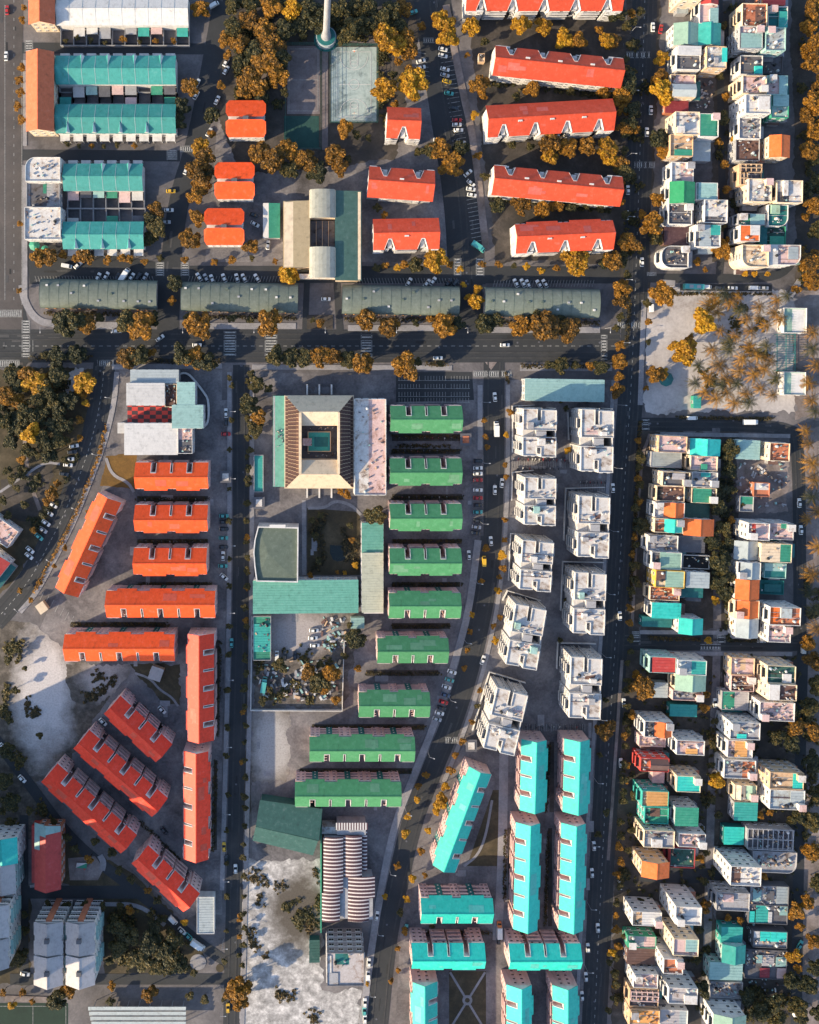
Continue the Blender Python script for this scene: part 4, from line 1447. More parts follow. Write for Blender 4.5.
for lb, cx, cy, L, wd, a, n in [
        ('slanted turquoise-roofed block beside the bow road', 461, 819, 105, 26, -110.3, 5),
        ('short upright turquoise-roofed block, left of its pair', 534, 775, 71, 27, 88.5, 3),
        ('short upright turquoise-roofed block nearest the wide east road', 577, 775.5, 73, 27, 88.5, 3),
        ('long upright turquoise-roofed block, left of its pair', 527.5, 876, 107, 26, 88.5, 5),
        ('long upright turquoise-roofed block nearest the wide east road', 573, 876.5, 107, 26, 88.5, 5),
        ('crosswise turquoise-roofed block with the light wells at its bottom edge', 456.5, 909.5, 72, 28, 180, 3),
        ('crosswise turquoise-roofed block above the crossed-path lawn', 448, 956.5, 73, 27, 0, 3),
        ('crosswise turquoise-roofed block nearest the wide east road', 544.5, 957, 72, 27, 0, 3),
        ('turquoise-roofed block left of the crossed-path lawn, cut by the frame', 424, 1035, 107, 27, -90, 5),
        ('turquoise-roofed block right of the crossed-path lawn, cut by the frame', 520, 1038, 107, 27, 90, 5),
        ('lowest right turquoise-roofed block, cut by the frame', 566, 1038.5, 107, 27, 90, 5)]:
    F(lb, cx, cy, L, wd, a, 'ft', n)
for lb, cx, cy, L, wd, a, n in [
        ('long red-roofed block cut by the top edge', 544, -4, 157, 30, 180, 5),
        ('long red-roofed block, second from the top', 558, 67, 129, 30, -5.8, 4),
        ('long red-roofed block, third from the top, tilted up to the right', 550, 118, 127, 32, 183.2, 4),
        ('long red-roofed block, fourth from the top', 557, 186, 129, 30, -5.2, 4),
        ('lowest long red-roofed block, above the last barrel hall', 564, 236, 98, 31, 182.4, 3),
        ('smallest red-roofed block right of the pale court', 403.5, 123, 34, 31, 178, 1),
        ('short red-roofed block, notches facing up, by the diagonal road', 401, 184, 66, 31, -4, 2),
        ('short red-roofed block right of the civic hall', 406, 234, 66, 31, 181, 2)]:
    F(lb, cx, cy, L, wd, a, 'fr', n, 'red')

WB = [('top left white flat-roofed block', 539.5, 433, 33.5, 48, -1), ('white flat-roofed block, second down the left column', 540, 501.5, 31.5, 48, -1),
      ('white flat-roofed block, third down the left column', 536.5, 566, 31.5, 50, -4), ('white flat-roofed block, fourth down the left column', 526, 637, 31.5, 62, -9.5),
      ('slanted white flat-roofed block at the foot of the left column', 505.5, 721.5, 32, 63, -13), ('top right white flat-roofed block', 597, 441, 32.5, 63, -1),
      ('white flat-roofed block, second down the right column', 593.5, 527, 31.5, 62, -1.5), ('white flat-roofed block, third down the right column', 589.5, 603.5, 31.5, 62, -2),
      ('lowest white flat-roofed block of the right column', 585.5, 688, 31.5, 62, -2)]
for i, (lb, cx, cy, w, d, r) in enumerate(WB): white_block(lb, cx, cy, w, d, r, seed=i)
for i, q in enumerate([[(512, 452), (512, 406), (534, 405)], [(511, 500), (512, 472), (533, 470)], [(508, 580), (510, 533), (545, 536)], [(502, 600), (507, 590), (540, 600)],
                       [(472, 730), (489, 671), (525, 682)], [(568, 440), (567, 412)], [(563, 540), (565, 488), (604, 487)], [(560, 610), (562, 561), (603, 562)], [(556, 668), (557, 642), (595, 643)]]):
    freewall('low white plot wall round the ' + WB[i][0], q, 1.6)

# ================================================================== HOUSES
H('tan wall-high house cut by the top edge', 681, -28, 701, .6, 13, 'cream', 'tan', bal=False)
H('white house with red gable at the top edge', 699, -8, 717, 24, 9, 'white', 'pink', 'g,red,0,0,1,.42;s,ltteal,.55,.55,1,1')
H('pale green gable house with arched white front', 674, 24, 698, 45, 9, 'white', 'grey', 'g,lgreen')
H('sea-green gable house beside the arched one', 698, 24, 720, 45, 9, 'white', 'grey', 'g,teal')
H('white house with slab roof over sunken terrace', 676, 47, 700, 70, 10, 'white', 'dgrey', 's,white,0,0,1,.40')
H('white-topped tower house with turquoise awning', 706, 46.7, 726, 68.5, 12, 'tan', 'white', 'a,turq,.72,.1,1,.75,.6;b,grey,.35,.55,.55,.8,.3')
H('low house with grey sheet gable and pink terrace', 670, 75, 695, 98, 8, 'cream', 'pink', 'e,bluegrey,.05,.45,1,1')
H('low dark red roof between the bright tree and white house', 665, 99, 688, 113, 4, 'terra', 'dred', 's,dred')
H('house with dirty white roof deck beside green sheet', 675, 112, 699, 135, 11, 'cream', 'white')
H('house with flat green sheet in a white frame', 699, 114, 718, 137, 11, 'white', 'green', 's,green,.05,.02,.85,.95,.2')
H('tan house with awning terrace above the road', 669.7, 135, 692.5, 156.5, 10, 'tan', 'tan', 's,green,.2,.7,1,1,.2')
H('plain blue-grey flat roof behind the tan house', 692.5, 140, 710, 161, 5, 'grey', 'bluegrey', 's,bluegrey')
H('white house with many front windows and beige deck', 671, 162.5, 693, 182.5, 10, 'white', 'pink', 'm,white,0,0,.45,1')
H('bright green gable house in the top block', 670, 182.5, 694, 203, 11, 'white', 'grey', 'g,bgreen')
H('blue-teal sheet roof with white parapet strip', 695.6, 183, 717, 200, 9, 'white', 'ltteal', 's,ltteal,.12,0,.95,1,.3')
H('house with dark cluttered open terrace', 668, 204, 691.5, 224.5, 10, 'white', 'dgrey', junk=2)
H('tall white house with window grid, right of dark terrace', 704, 200, 727, 223, 10.5, 'white', 'white', 'm,dgrey,0,.72,.9,1', bal=False)
H('low dark brown roof above the rounded corner house', 664, 227, 688, 245, 4, 'brown', 'brown', 's,dpurple')
H('white house with grey and teal sheets', 694.6, 225, 720, 247, 10, 'white', 'grey', 's,bluegrey,.18,.02,.62,.97,.3;s,teal,.62,.02,1,.45,.5')
H('rounded white corner house with dark deck', 661, 246, 688, 268, 8, 'white', 'dgrey', curve=9, junk=2)
H('red flat roof at top edge, second column', 763, -12, 785, 5, 8, 'terra', 'red', 's,red')
H('house with brown tiled roof terraces at top', 741.6, 4, 766.5, 27, 12, 'cream', 'terra', 'm,brown,.55,.1,.95,.9')
H('dark-decked house with curved teal awning', 767.5, 7, 787, 28, 9, 'white', 'dteal', 's,teal,.55,.25,1,1,.5', curve=2)
H('house with grey-teal roof and pink upper terrace', 739, 27, 762, 49, 12, 'grey', 'pink', 's,ltteal,.08,.32,.97,.97,.2')
H('pale aqua house with grey cluttered roof', 765, 28, 785, 51, 12, 'ltteal', 'bluegrey')
H('dark terrace house with turquoise cabin', 739.5, 56, 762, 75, 9, 'white', 'dgrey', 'b,turq,.65,.55,.98,.95,-.3')
H('low dark yard roof behind the turquoise cabin', 763, 56, 782, 74, 3.5, 'dgrey', 'dgrey', win='c')
H('cream balcony house with pink roof terrace', 742, 76, 766, 94, 13, 'cream', 'pink', junk=1.5)
H('aqua house with scalloped right edge', 766.5, 76, 787, 95, 10, 'ltteal', 'pink', 's,ltteal,.6,0,1,1,.3', curve=2)
H('big sunlit white house with stepped roof', 745, 95, 770, 114, 15, 'white', 'white', 'b,white,.5,.1,.95,.8,-.2')
H('teal-roofed house right of the sunlit white one', 770.6, 95, 788, 118, 9, 'green', 'ltteal', 's,ltteal,.1,.02,1,.5,.6')
H('ruined pale roof with scattered debris', 738.5, 118, 760, 139, 9, 'white', 'grey', junk=3)
H('low dark brown deck below the debris roof', 735, 140, 759, 161, 7, 'grey', 'brown', junk=2)
H('orange and dark red gable house with cream walls', 769.6, 136, 789, 157, 11, 'cream', 'grey', 'g,orange', bal=False)
H('unfinished tan frame house', 738.5, 164.5, 761, 186, 8, 'tan', 'dgrey', 'w,tan,0,0,1,.4;w,tan,0,.4,.35,1', junk=1)
H('tall white-decked house with dark side gap', 748, 179, 771, 202, 12, 'cream', 'white', 'm,dgrey,.72,0,.9,1')
H('white house with stepped stair roof at right', 776, 180.6, 802, 203, 12, 'cream', 'white', 'b,white,.25,0,.42,.7,0;m,dgrey,.05,.5,.5,1')
H('small grey-teal flat roof above the orange-white house', 737.5, 214, 764.5, 225, 9, 'grey', 'green', 's,ltteal,.45,.05,1,.95,.4')
H('dark teal house with pale cabin', 767.5, 205, 787.5, 226.5, 9, 'white', 'dteal', 'b,lgreen,.12,.02,.55,.42,0', curve=2)
H('house with orange roof and white corner patch', 739.5, 225.5, 759, 241.6, 11, 'white', 'red', 's,orange,.02,.02,.98,.98,.2;s,white,.52,.02,.98,.6,.7')
H('low dark green roof with rounded awning', 759, 226.5, 785, 245, 6, 'green', 'dgreen', 's,dteal,0,0,.28,1,.3;s,green,.4,.55,.95,1,.3')
H('big cream-decked corner house', 741.6, 245, 768, 267, 12, 'cream', 'cream', curve=1)
H('white corner house with long right terrace', 768, 245, 800, 265, 11, 'white', 'pink', 's,white,0,0,.28,1,.5;s,bluegrey,.62,.1,.92,.7,.3', curve=2)
# middle-left block
H('pink-beige deck house at the road bend', 658, 436, 686.5, 452.5, 10, 'tan', 'pink', bal=False)
H('bright turquoise sheet house in the top row', 690.5, 439.5, 719.5, 455, 8, 'white', 'grey', 'g,turq')
H('low blue-grey metal roof under the pink-beige deck', 650.5, 452, 681, 467.5, 5, 'grey', 'grey', 's,bluegrey,.02,.02,.98,.98,-.1')
H('cream house with mauve deck and green box', 690, 456, 717, 470.5, 9, 'cream', 'pink', 'b,green,.4,.55,.62,.95,-.4')
H('terrace house with a grey pergola roof', 662, 472, 689.5, 486, 11, 'cream', 'dgrey', 's,greyroof,.35,.1,.8,.5,.5')
H('grey deck house with pink path and teal corner', 691.5, 472, 717, 487, 9, 'white', 'grey', 's,teal,.35,.02,.7,.3,.3')
H('brown deck house with a black light gap', 656, 486, 684, 501, 9, 'cream', 'brown', 'm,black,0,0,.24,1')
H('flat emerald sheet house beside the alley', 691, 488, 716, 503, 8, 'cream', 'dgrey', 's,green,.08,.03,.78,.97,.3')
H('orange gable house with white front terrace', 654, 502, 684, 517.5, 9, 'white', 'white', 'g,orange,.33,0,1,1,.2')
H('low dark green sheet roof behind the orange gable', 684, 503.5, 709, 517.5, 4, 'dgreen', 'dgreen', 's,dgreen')
H('turquoise gable house with brick-red front terrace', 654, 518.5, 682.5, 532.5, 10, 'cream', 'terra', 'g,turq,.36,0,1,1,.2')
H('orange gable house against the alley trees', 684, 519.5, 713, 535, 9, 'white', 'grey', 'g,orange')
H('cluttered grey terrace house with white arched front', 647, 535, 677.5, 551, 8, 'white', 'grey', junk=2.5)
H('flat charcoal roof behind the cluttered terrace', 678, 536, 704.5, 552, 5, 'dgrey', 'dgrey', 's,dgrey')
H('grey-green sheet house with sunken dark front', 651, 552, 681, 569, 9, 'white', 'dgrey', 's,lgreen,.28,.02,1,.98,.3')
H('roofless white frame over a black interior', 682, 555, 709, 568.5, 5, 'white', 'black', 'm,black,0,0,1,1')
H('yellow-walled house with brown stair box', 655, 570.5, 684, 587.5, 10, 'yellow', 'cream', 'b,brown,.02,.05,.32,.6,-.2;s,lgreen,.35,.02,1,.98,.2')
H('pale blue-white sheet roof beside the yellow house', 686, 572.5, 709, 587.5, 9, 'white', 'white', 's,bluegrey')
H('red-trimmed terrace house crowded with boxes', 649.5, 586.5, 679, 600, 8, 'cream', 'terra', junk=3)
H('low teal sheet roof right of the crowded terrace', 679, 588, 702.5, 597, 5, 'dteal', 'teal', 's,dteal')
H('large turquoise flat-sheet house with white front', 651.6, 603, 680.5, 618, 9, 'white', 'grey', 's,turq')
H('low dark teal roof below the large turquoise sheet', 642, 617, 671.5, 626.5, 4, 'dteal', 'dteal', 's,dteal')
H('pale turquoise gable house at the cross street', 679, 618.7, 702, 633.5, 10, 'white', 'grey', 'g,turq')
# middle-right block
H('pale aqua flat roof at the top of its block', 736, 440.5, 759.5, 459, 6, 'ltteal', 'grey', 's,ltteal')
H('cream house with rust and white deck', 769, 443, 789, 461, 9, 'cream', 'terra', bal=False, junk=2)
H('small white and rust shed in the dirt yard', 753, 482.5, 769, 496.5, 3.5, 'terra', 'grey', 's,white,0,0,1,.5,-.1;s,terra,0,.5,1,1,-.7', name='shed', cat='shed')
H('small green shed with pale lower sheet', 739, 496, 753, 511.5, 3, 'grey', 'grey', 's,green,0,0,1,.5,-.1;s,ltteal,0,.5,1,.8,-.6', name='shed', cat='shed')
H('white house with window grid and red deck stripe', 747.5, 523, 769, 540, 13, 'white', 'pink', 'm,red,.2,.05,.38,.85', bal=False)
H('pink-grey deck house with green strip', 768, 523, 793, 539.5, 12, 'grey', 'pink', 's,green,.5,.02,1,.3,.2')
H('pale blue-grey double sheet house', 734.5, 541.5, 757, 559, 7, 'white', 'grey', 'g,bluegrey')
H('cream sheet house with green right half', 760, 543.5, 791, 562, 9, 'cream', 'grey', 's,cream,0,0,.62,1,.4;s,green,.62,0,1,1,.2')
H('pale blue gable house with white front beam', 737, 562, 760, 579, 9, 'white', 'dgrey', 'g,bluegrey,.14,0,1,1,.2')
H('stepped teal sheet roof beside the pale blue gable', 763.6, 563, 785.4, 578, 6, 'ltteal', 'grey', 's,ltteal,0,0,1,.5,.4;s,dteal,0,.5,1,1,.0')
H('orange and dark red gable house by the alley', 735.6, 580, 758.5, 599, 9, 'white', 'dgrey', 'g,orange')
H('low teal lean-to right of the orange gable', 759, 580, 783, 594, 3, 'dteal', 'dteal', 's,dteal,.2,.3,.9,.8,.2')
H('twin orange gable house below the first', 734, 600, 758.5, 618, 9, 'cream', 'orange', 'g,orange,.1,0,1,1,.1')
H('tall white house with orange terrace', 769, 607, 800, 625, 13, 'white', 'terra', 'm,orange,0,0,.3,1;b,bluegrey,.35,.05,.7,.6,-.2')
H('blue-grey gable house with white front', 736, 619, 757.5, 637, 8, 'white', 'grey', 'g,bluegrey')
H('pink terrace house with white facade at the cross street', 767.5, 625, 790, 642, 10, 'white', 'pink', bal=False)
# lower-left block
H('red sheet house with pale arched corner', 649, 656.5, 675.5, 672.5, 11, 'ltteal', 'dgrey', 's,red,.12,.05,1,1,.2')
H('white house with teal right gable and windowed top wall', 677, 660, 706, 674.5, 12, 'white', 'white', 's,bluegrey,.02,.02,.5,.98,.2;s,teal,.5,.02,1,.98,.2')
H('cream and teal gable house below the windowed wall', 675.5, 674.7, 705, 690, 9, 'cream', 'grey', 'g,lgreen')
H('low grey-blue roof beside the palm', 650, 682.5, 667.5, 697, 4, 'grey', 'bluegrey', 's,bluegrey')
H('messy terrace with an orange heap', 672, 690, 702, 700, 7, 'pink', 'grey', junk=3)
H('low striped teal sheet roof', 669.6, 704.5, 696.5, 716, 4, 'dteal', 'teal', 's,teal')
H('orange gable house with dark front terrace', 644, 721, 672, 737, 12, 'white', 'dgrey', 'g,orange,.38,0,1,1,.1')
H('low pale mauve deck under the orange gable', 638.5, 735, 665, 746, 5, 'pink', 'pink')
H('white house with tan awning corner', 676, 740, 704, 754.5, 12, 'white', 'pink', 's,tanor,.35,.6,.75,1,.2')
H('pink-red house with brown roof', 640, 757.5, 668.5, 771, 10, 'red', 'terra', 'e,brown,.35,0,1,1,.1')
H('small mauve box roof between pink and teal houses', 652.5, 772, 664, 782.5, 5, 'pink', 'pink', 's,pink')
H('turquoise-topped house with windowed tan wall', 676, 775.5, 700, 791.5, 11, 'cream', 'grey', 's,turq,0,0,.98,1,.1')
H('yellow-tan roofed house with teal walls', 641.5, 790.5, 668, 806, 11, 'teal', 'tan', 's,tanor,.2,.02,1,1,.2')
H('green-decked house with brown square hatch', 644, 806.5, 668, 823, 9, 'teal', 'green', 'm,green,.2,0,1,1;b,brown,.25,.1,.65,.6,-1.0', junk=0)
H('flat bottle-green roof house with pale top wall', 675, 807.5, 698, 825.5, 11, 'bluegrey', 'green', 's,green')
H('brown-walled house with white rooftop box', 643.5, 830, 674, 847, 12, 'cream', 'grey', 'b,white,.25,.5,.6,1,-.2')
H('white house with a pale blue top wall', 678, 833, 705, 846.5, 11, 'white', 'pink', junk=2)
H('orange and dark red block at the alley junction', 642, 862, 668.5, 876.5, 13, 'tan', 'orange', 'g,orange', bal=False)
H('dark green deck with a dark red front', 669.5, 847, 694.5, 867, 8, 'dred', 'dgreen')
# lower-middle right block
H('mauve deck house with blue skylight', 730.5, 657.5, 754, 674.5, 7, 'tan', 'pink', 's,bluegrey,.4,.1,.65,.75,-.8')
H('tall cream house with dark green deck', 766.5, 665.5, 795, 683, 13, 'cream', 'dgreen', 'b,white,.55,.45,.85,.95,-.4')
H('low terrace crowded with timber and pots', 730.5, 675, 753.5, 691, 6, 'pink', 'brown', junk=3)
H('tall cream house with white cabin and brown deck', 767.5, 684, 796, 700, 14, 'cream', 'brown', 'b,white,.02,.02,.38,.98,0')
H('emerald and grey sheet roof by the alley', 721, 691, 748, 709.5, 5, 'grey', 'grey', 's,green,0,0,.5,1,.1;s,greyroof,.5,0,1,1,-.1')
H('broad white house with boxes and debris on its deck', 759, 702, 794, 720.5, 12, 'white', 'pink', junk=3)
H('white house with pool-blue roof corner', 729.5, 722, 759.5, 739, 13, 'white', 'grey', 's,turq,.25,.72,.55,1,.2')
H('house with flat orange-tan sheet and brown side', 727, 740, 752, 757, 11, 'white', 'pink', 's,tanor,.3,.02,.78,1,.3;s,brown,.8,.02,1,1,-.3')
H('terrace house with timber deck', 723.5, 759.5, 755, 778, 9, 'white', 'grey', 'm,terra,.6,.1,1,1', junk=2)
H('tall tan house with turquoise right roof', 769, 772, 803, 788.5, 13, 'tan', 'tan', 's,turq,.7,0,1,.95,.1;m,tan,0,0,.68,1', junk=.5)
H('tall white house below the tan one', 769, 789.5, 804, 809, 12, 'white', 'bluegrey', 's,bluegrey,.6,.02,1,.6,.1', bal=False)
H('cream and grey twin-gable roof beside the alley', 734, 784.5, 756, 799.5, 7, 'cream', 'grey', 'g,cream,0,0,.5,1,.1;g,lgreen,.56,0,1,1,.1')
H('flat jade roof under the twin gable', 734, 802.5, 757, 820, 6, 'grey', 'teal', 's,teal')
H('flat bright teal low roof', 724, 827, 743.5, 844, 4, 'dteal', 'teal', 's,turq')
H('tall white tower house leaning long to the left', 730, 866, 760.5, 885, 16, 'white', 'white', 'm,brown,0,.05,.35,.9', bal=False, junk=1.5)
H('unfinished concrete shell with rubble', 746, 828, 792, 848, 5, 'grey', 'dgrey', 'w,grey', junk=3)
H('rounded rubble-strewn concrete floor', 752, 851, 796, 872, 4, 'grey', 'grey', curve=2, junk=4)
H('grey half-built house with window openings', 716, 892, 749, 910, 9, 'grey', 'grey', 'b,pink,.2,.1,.5,.5,-.2', junk=3)
H('yard roof with a dark square opening', 749, 885, 788, 905, 4, 'dgrey', 'grey', 's,ltteal,.1,.2,.3,.8,.1;b,dgrey,.42,.25,.62,.75,-.3;s,bluegrey,.7,.05,1,.9,.0', junk=4)
H('patchwork of torn teal tarpaulins', 748, 904, 787, 923, 4, 'dgrey', 'dgrey', 's,turq,0,.4,.15,1,.3;s,teal,.2,.05,.5,.95,.1;s,ltteal,.8,.05,1,.5,.4;s,white,.52,.4,.6,.95,.2', junk=5)
H('flat jade square roof', 721, 927, 742, 943.5, 5, 'teal', 'grey', 's,teal')
H('jade gable roof below the flat jade one', 722.5, 945, 744.5, 962, 7, 'ltteal', 'grey', 'g,teal')
H('row of turquoise sheets over a cluttered shed', 752.5, 930.5, 786.5, 947, 4, 'dgrey', 'grey', 's,turq,.22,.02,.5,.6,.2;s,turq,.52,.02,.98,.6,.2;s,white,0,.05,.18,.4,.3', junk=4)
H('pale aqua flat warehouse roof', 709, 962, 742, 979, 6, 'ltteal', 'grey', 's,ltteal')
H('cluster of lean-tos with a maroon sheet', 744, 949, 786, 978, 3, 'dgrey', 'dgrey', 's,ltteal,.75,.25,1,.55,.2;s,dred,.38,.65,.6,.95,.2;s,greyroof,.42,.2,.7,.55,.1;s,ltteal,.28,.2,.4,.45,.5;s,pink,.78,.62,1,.95,.4', junk=5)
H('rubble floor above the pale windowed house', 709.5, 981, 742, 997, 4, 'grey', 'grey', junk=4)
H('pale windowed house cut by the bottom edge', 713.5, 1015, 745, 1036, 14, 'white', 'lgreen', 'g,lgreen')
# bottom-left of the house blocks
H('white house with pink windowed wall and tree terrace', 632, 911, 661, 925, 11, 'white', 'tan', 's,white,.34,.02,1,1,.1')
H('tallest white tower house with dark window grid', 675, 906, 701, 924, 17, 'white', 'white', 's,ltteal,.5,.05,1,.9,-.6', bal=False)
H('beige tower house with teal right half', 673, 938, 698, 955, 15, 'cream', 'pink', 's,ltteal,.5,.0,1,.75,.1', bal=False)
H('pale and brown curved double roof', 627, 935, 655.6, 947, 6, 'green', 'grey', 's,bluegrey,0,0,.58,1,.1;s,pink,.6,0,1,1,.05')
H('brown corrugated sheet roof above the white cluttered house', 627, 948, 655, 963.5, 6, 'brown', 'brown', 's,brown')
H('tall house with terracotta deck', 663, 958, 682.5, 973, 15, 'white', 'terra', bal=False, junk=.3)
H('white house with cluttered deck and yellow front', 633, 973, 657.5, 987, 10, 'white', 'pink', junk=3)
H('wrecked roof of bare joists', 629, 988, 658, 1006, 7, 'tan', 'dgrey', 'w,pink,0,.1,1,.6', junk=3)
H('white house with small white roof cube', 668, 987, 697, 1003, 13, 'white', 'greyroof', 'b,white,.55,.45,1,1,-.3', junk=.3)
H('orange-tan roof terrace at the bottom edge', 629, 1009, 659, 1026, 8, 'tan', 'tanor', junk=1.5)
H('pale grey-blue roof at the bottom edge', 659.5, 1009, 687, 1032, 6, 'white', 'greyroof', 's,greyroof,0,0,.7,1,.1;s,bluegrey,.72,0,1,1,0')
# ================================================================== SPECIAL BUILDINGS
def place(name, label, cat, cx, cy, h, rot=0, short=None, group=None):
    x, y = W(cx, cy, h)
    LM.append((cx, cy, short or label))
    return thing(name, label, cat, x, y, 0, R(rot), group)


def dim(a, b, h):
    f = S * (1 - h / HC)
    return a * f, b * f


# --- four barrel-roofed market halls
for i, (x0, x1, cy, lb) in enumerate([(40, 157, 294, 'leftmost of the four dark green barrel-roofed halls'), (181, 298, 297, 'second dark green barrel-roofed hall from the left'),
                                      (342, 459.5, 300, 'third dark green barrel-roofed hall from the left'), (484.6, 599.5, 302.5, 'rightmost of the four dark green barrel-roofed halls')]):
    E = place('market_hall', lb, 'hall', (x0 + x1) / 2, cy, 6, -1, group='barrel-roofed halls')
    w, d = dim(x1 - x0, 28, 6)
    X, Y = w / 2, d / 2
    b = MB(); b.box(-X + .8, -Y + .9, 0, X - .8, Y - .9, 4.9, 0)
    n = 14
    arc = [(Y * math.cos(math.pi * k / n), 5.0 + 2.6 * math.sin(math.pi * k / n)) for k in range(n + 1)]
    for sx in (-X + .8, X - .8): b.face([(sx, y * .92, z - .25) for y, z in arc], 0)
    b.build('wall', M('W', 'grey'), E)
    r = MB()
    for k in range(n):
        (ya, za), (yb, zb) = arc[k], arc[k + 1]
        r.slab([(-X, ya, za), (-X, yb, zb), (X, yb, zb), (X, ya, za)], .12, 0)
    for j in range(13):
        xx = -X + w * j / 12
        for k in range(n):
            (ya, za), (yb, zb) = arc[k], arc[k + 1]
            a, c = max(-X, xx - .07), min(X, xx + .07)
            r.slab([(a, ya, za + .07), (a, yb, zb + .07), (c, yb, zb + .07), (c, ya, za + .07)], .06, 1)
    r.build('roof', [M('R', 'hall'), M('P', 'olive')], E)
    for k in range(9):
        q = MB(); xx = -X + w * (k + .5) / 9 + rnd.uniform(-1, 1); yy = rnd.choice((-.5, 0, .55)) * Y; zz = 5.0 + 2.6 * math.sqrt(max(0, 1 - (yy / Y) ** 2))
        q.box(xx - .5, yy - .4, zz - .4, xx + .5, yy + .4, zz + .45); q.build('roof_vent', M('P', rnd.choice(('grey', 'olive', 'white'))), E)
    for sy in (-1, 1):
        q = MB(); q.box(-X, min(sy * (Y + .02), sy * (Y + .3)), 4.75, X, max(sy * (Y + .02), sy * (Y + .3)), 5.0); q.build('gutter', M('P', 'olive'), E)
    for k in range(14):
        q = MB(); xx = -X + w * (k + .5) / 14
        q.box(xx - .25, -Y - .25, 0, xx + .25, -Y + .15, 4.6); q.build('pillar', M('W', 'gold'), E)
    wins(E, 'd', X - 1, Y - .9, -X + 1, Y - .9, 1, 16, 1.2, 3); wins(E, 'd', -X + 1, -Y + .9, X - 1, -Y + .9, 1, 14, 1.0, 3)

# --- civic hall with side wings and central barrel
E = place('civic_hall', 'civic hall with beige left wing, grey barrel and teal right wing', 'hall', 322.5, 234, 11, 0, short='civic hall with the barrel roof')
u = S * (1 - 11 / HC)
def q_(x, y): return ((x - 322.5) * u, -(y - 234) * u)
b = MB()
x0, y0 = q_(284, 266); x1, y1 = q_(309, 201); b.box(x0, y0, 0, x1, y1, 9.2)
x0, y0 = q_(336, 279); x1, y1 = q_(361, 191); b.box(x0, y0, 0, x1, y1, 9.0)
x0, y0 = q_(309.2, 276); x1, y1 = q_(335.8, 248); b.box(x0, y0, 0, x1, y1, 10.4)
x0, y0 = q_(309.2, 217); x1, y1 = q_(335.8, 190); b.box(x0, y0, 0, x1, y1, 10.4)
x0, y0 = q_(299, 277); x1, y1 = q_(342, 272); b.box(x0 + .4, y0, 0, x1 - .4, y1 - .5, 4.0)
b.build('wall', M('W', 'cream'), E)
r = MB(); x0, y0 = q_(283, 267); x1, y1 = q_(310, 200)
r.slab([(x0, y0, 8.6), (x1, y0, 10.2), (x1, y1, 10.2), (x0, y1, 8.6)], .2)
r.build('left_roof', M('R', 'hollow'), E)
r = MB(); x0, y0 = q_(335, 280); x1, y1 = q_(362, 190)
r.slab([(x0, y0, 10.2), (x1, y0, 8.8), (x1, y1, 8.8), (x0, y1, 10.2)], .2)
r.build('right_roof', M('R', 'cdark'), E)
n = 10
for ya, yb in ((278, 247), (218, 189.5)):
    r = MB(); x0, y0 = q_(309.6, ya); x1, y1 = q_(335.3, yb)
    for k in range(n):
        a, c = math.pi * k / n, math.pi * (k + 1) / n
        hw_ = (x1 - x0) / 2; xm = (x0 + x1) / 2
        r.slab([(xm - hw_ * math.cos(a), y0, 10.5 + 2.2 * math.sin(a)), (xm - hw_ * math.cos(c), y0, 10.5 + 2.2 * math.sin(c)), (xm - hw_ * math.cos(c), y1, 10.5 + 2.2 * math.sin(c)), (xm - hw_ * math.cos(a), y1, 10.5 + 2.2 * math.sin(a))], .12)
    for y in (y0 + .2, y1 - .2): r.face([(xm - hw_ * math.cos(math.pi * k / n), y, 10.45 + 2.2 * math.sin(math.pi * k / n)) for k in range(n + 1)])
    r.build('barrel_roof', M('R', 'cbar'), E)
r = MB(); x0, y0 = q_(310, 246.8); x1, y1 = q_(335, 218.2)
r.box(x0, y0, 0, x1, y1, 5.0); 
for k in range(1, 4): r.box(x0 + (x1 - x0) * k / 4 - .12, y0 + .02, 5.001, x0 + (x1 - x0) * k / 4 + .12, y1 - .02, 5.3, 1)
r.build('court_floor', [M('D', 'dgrey'), M('P', 'tan')], E)
x0, y0 = q_(299, 277); x1, y1 = q_(342, 272)
r = MB(); r.slab([(x0, y0, 4.4), (x1, y0, 4.4), (x1, y1, 4.6), (x0, y1, 4.6)], .3); r.build('porch_roof', M('D', 'white'), E)
E = place('annex', 'small annex with white strip and green roof left of the civic hall', 'annex', 271.5, 220.5, 5)
w, d = dim(17, 35, 5)
b = MB(); b.box(-w / 2 + .2, -d / 2 + .2, 0, w / 2 - .2, d / 2 - .2, 4.7); b.build('wall', M('W', 'white'), E)
r = MB(); r.slab([(-w / 2, -d / 2, 4.8), (-w / 6, -d / 2, 5.1), (-w / 6, d / 2, 5.1), (-w / 2, d / 2, 4.8)], .15, 0); r.build('roof', M('R', 'white'), E); r = MB(); r.slab([(-w / 6, -d / 2, 5.1), (w / 2, -d / 2, 4.7), (w / 2, d / 2, 4.7), (-w / 6, d / 2, 5.1)], .15, 0)
r.build('roof', M('R', 'green'), E)

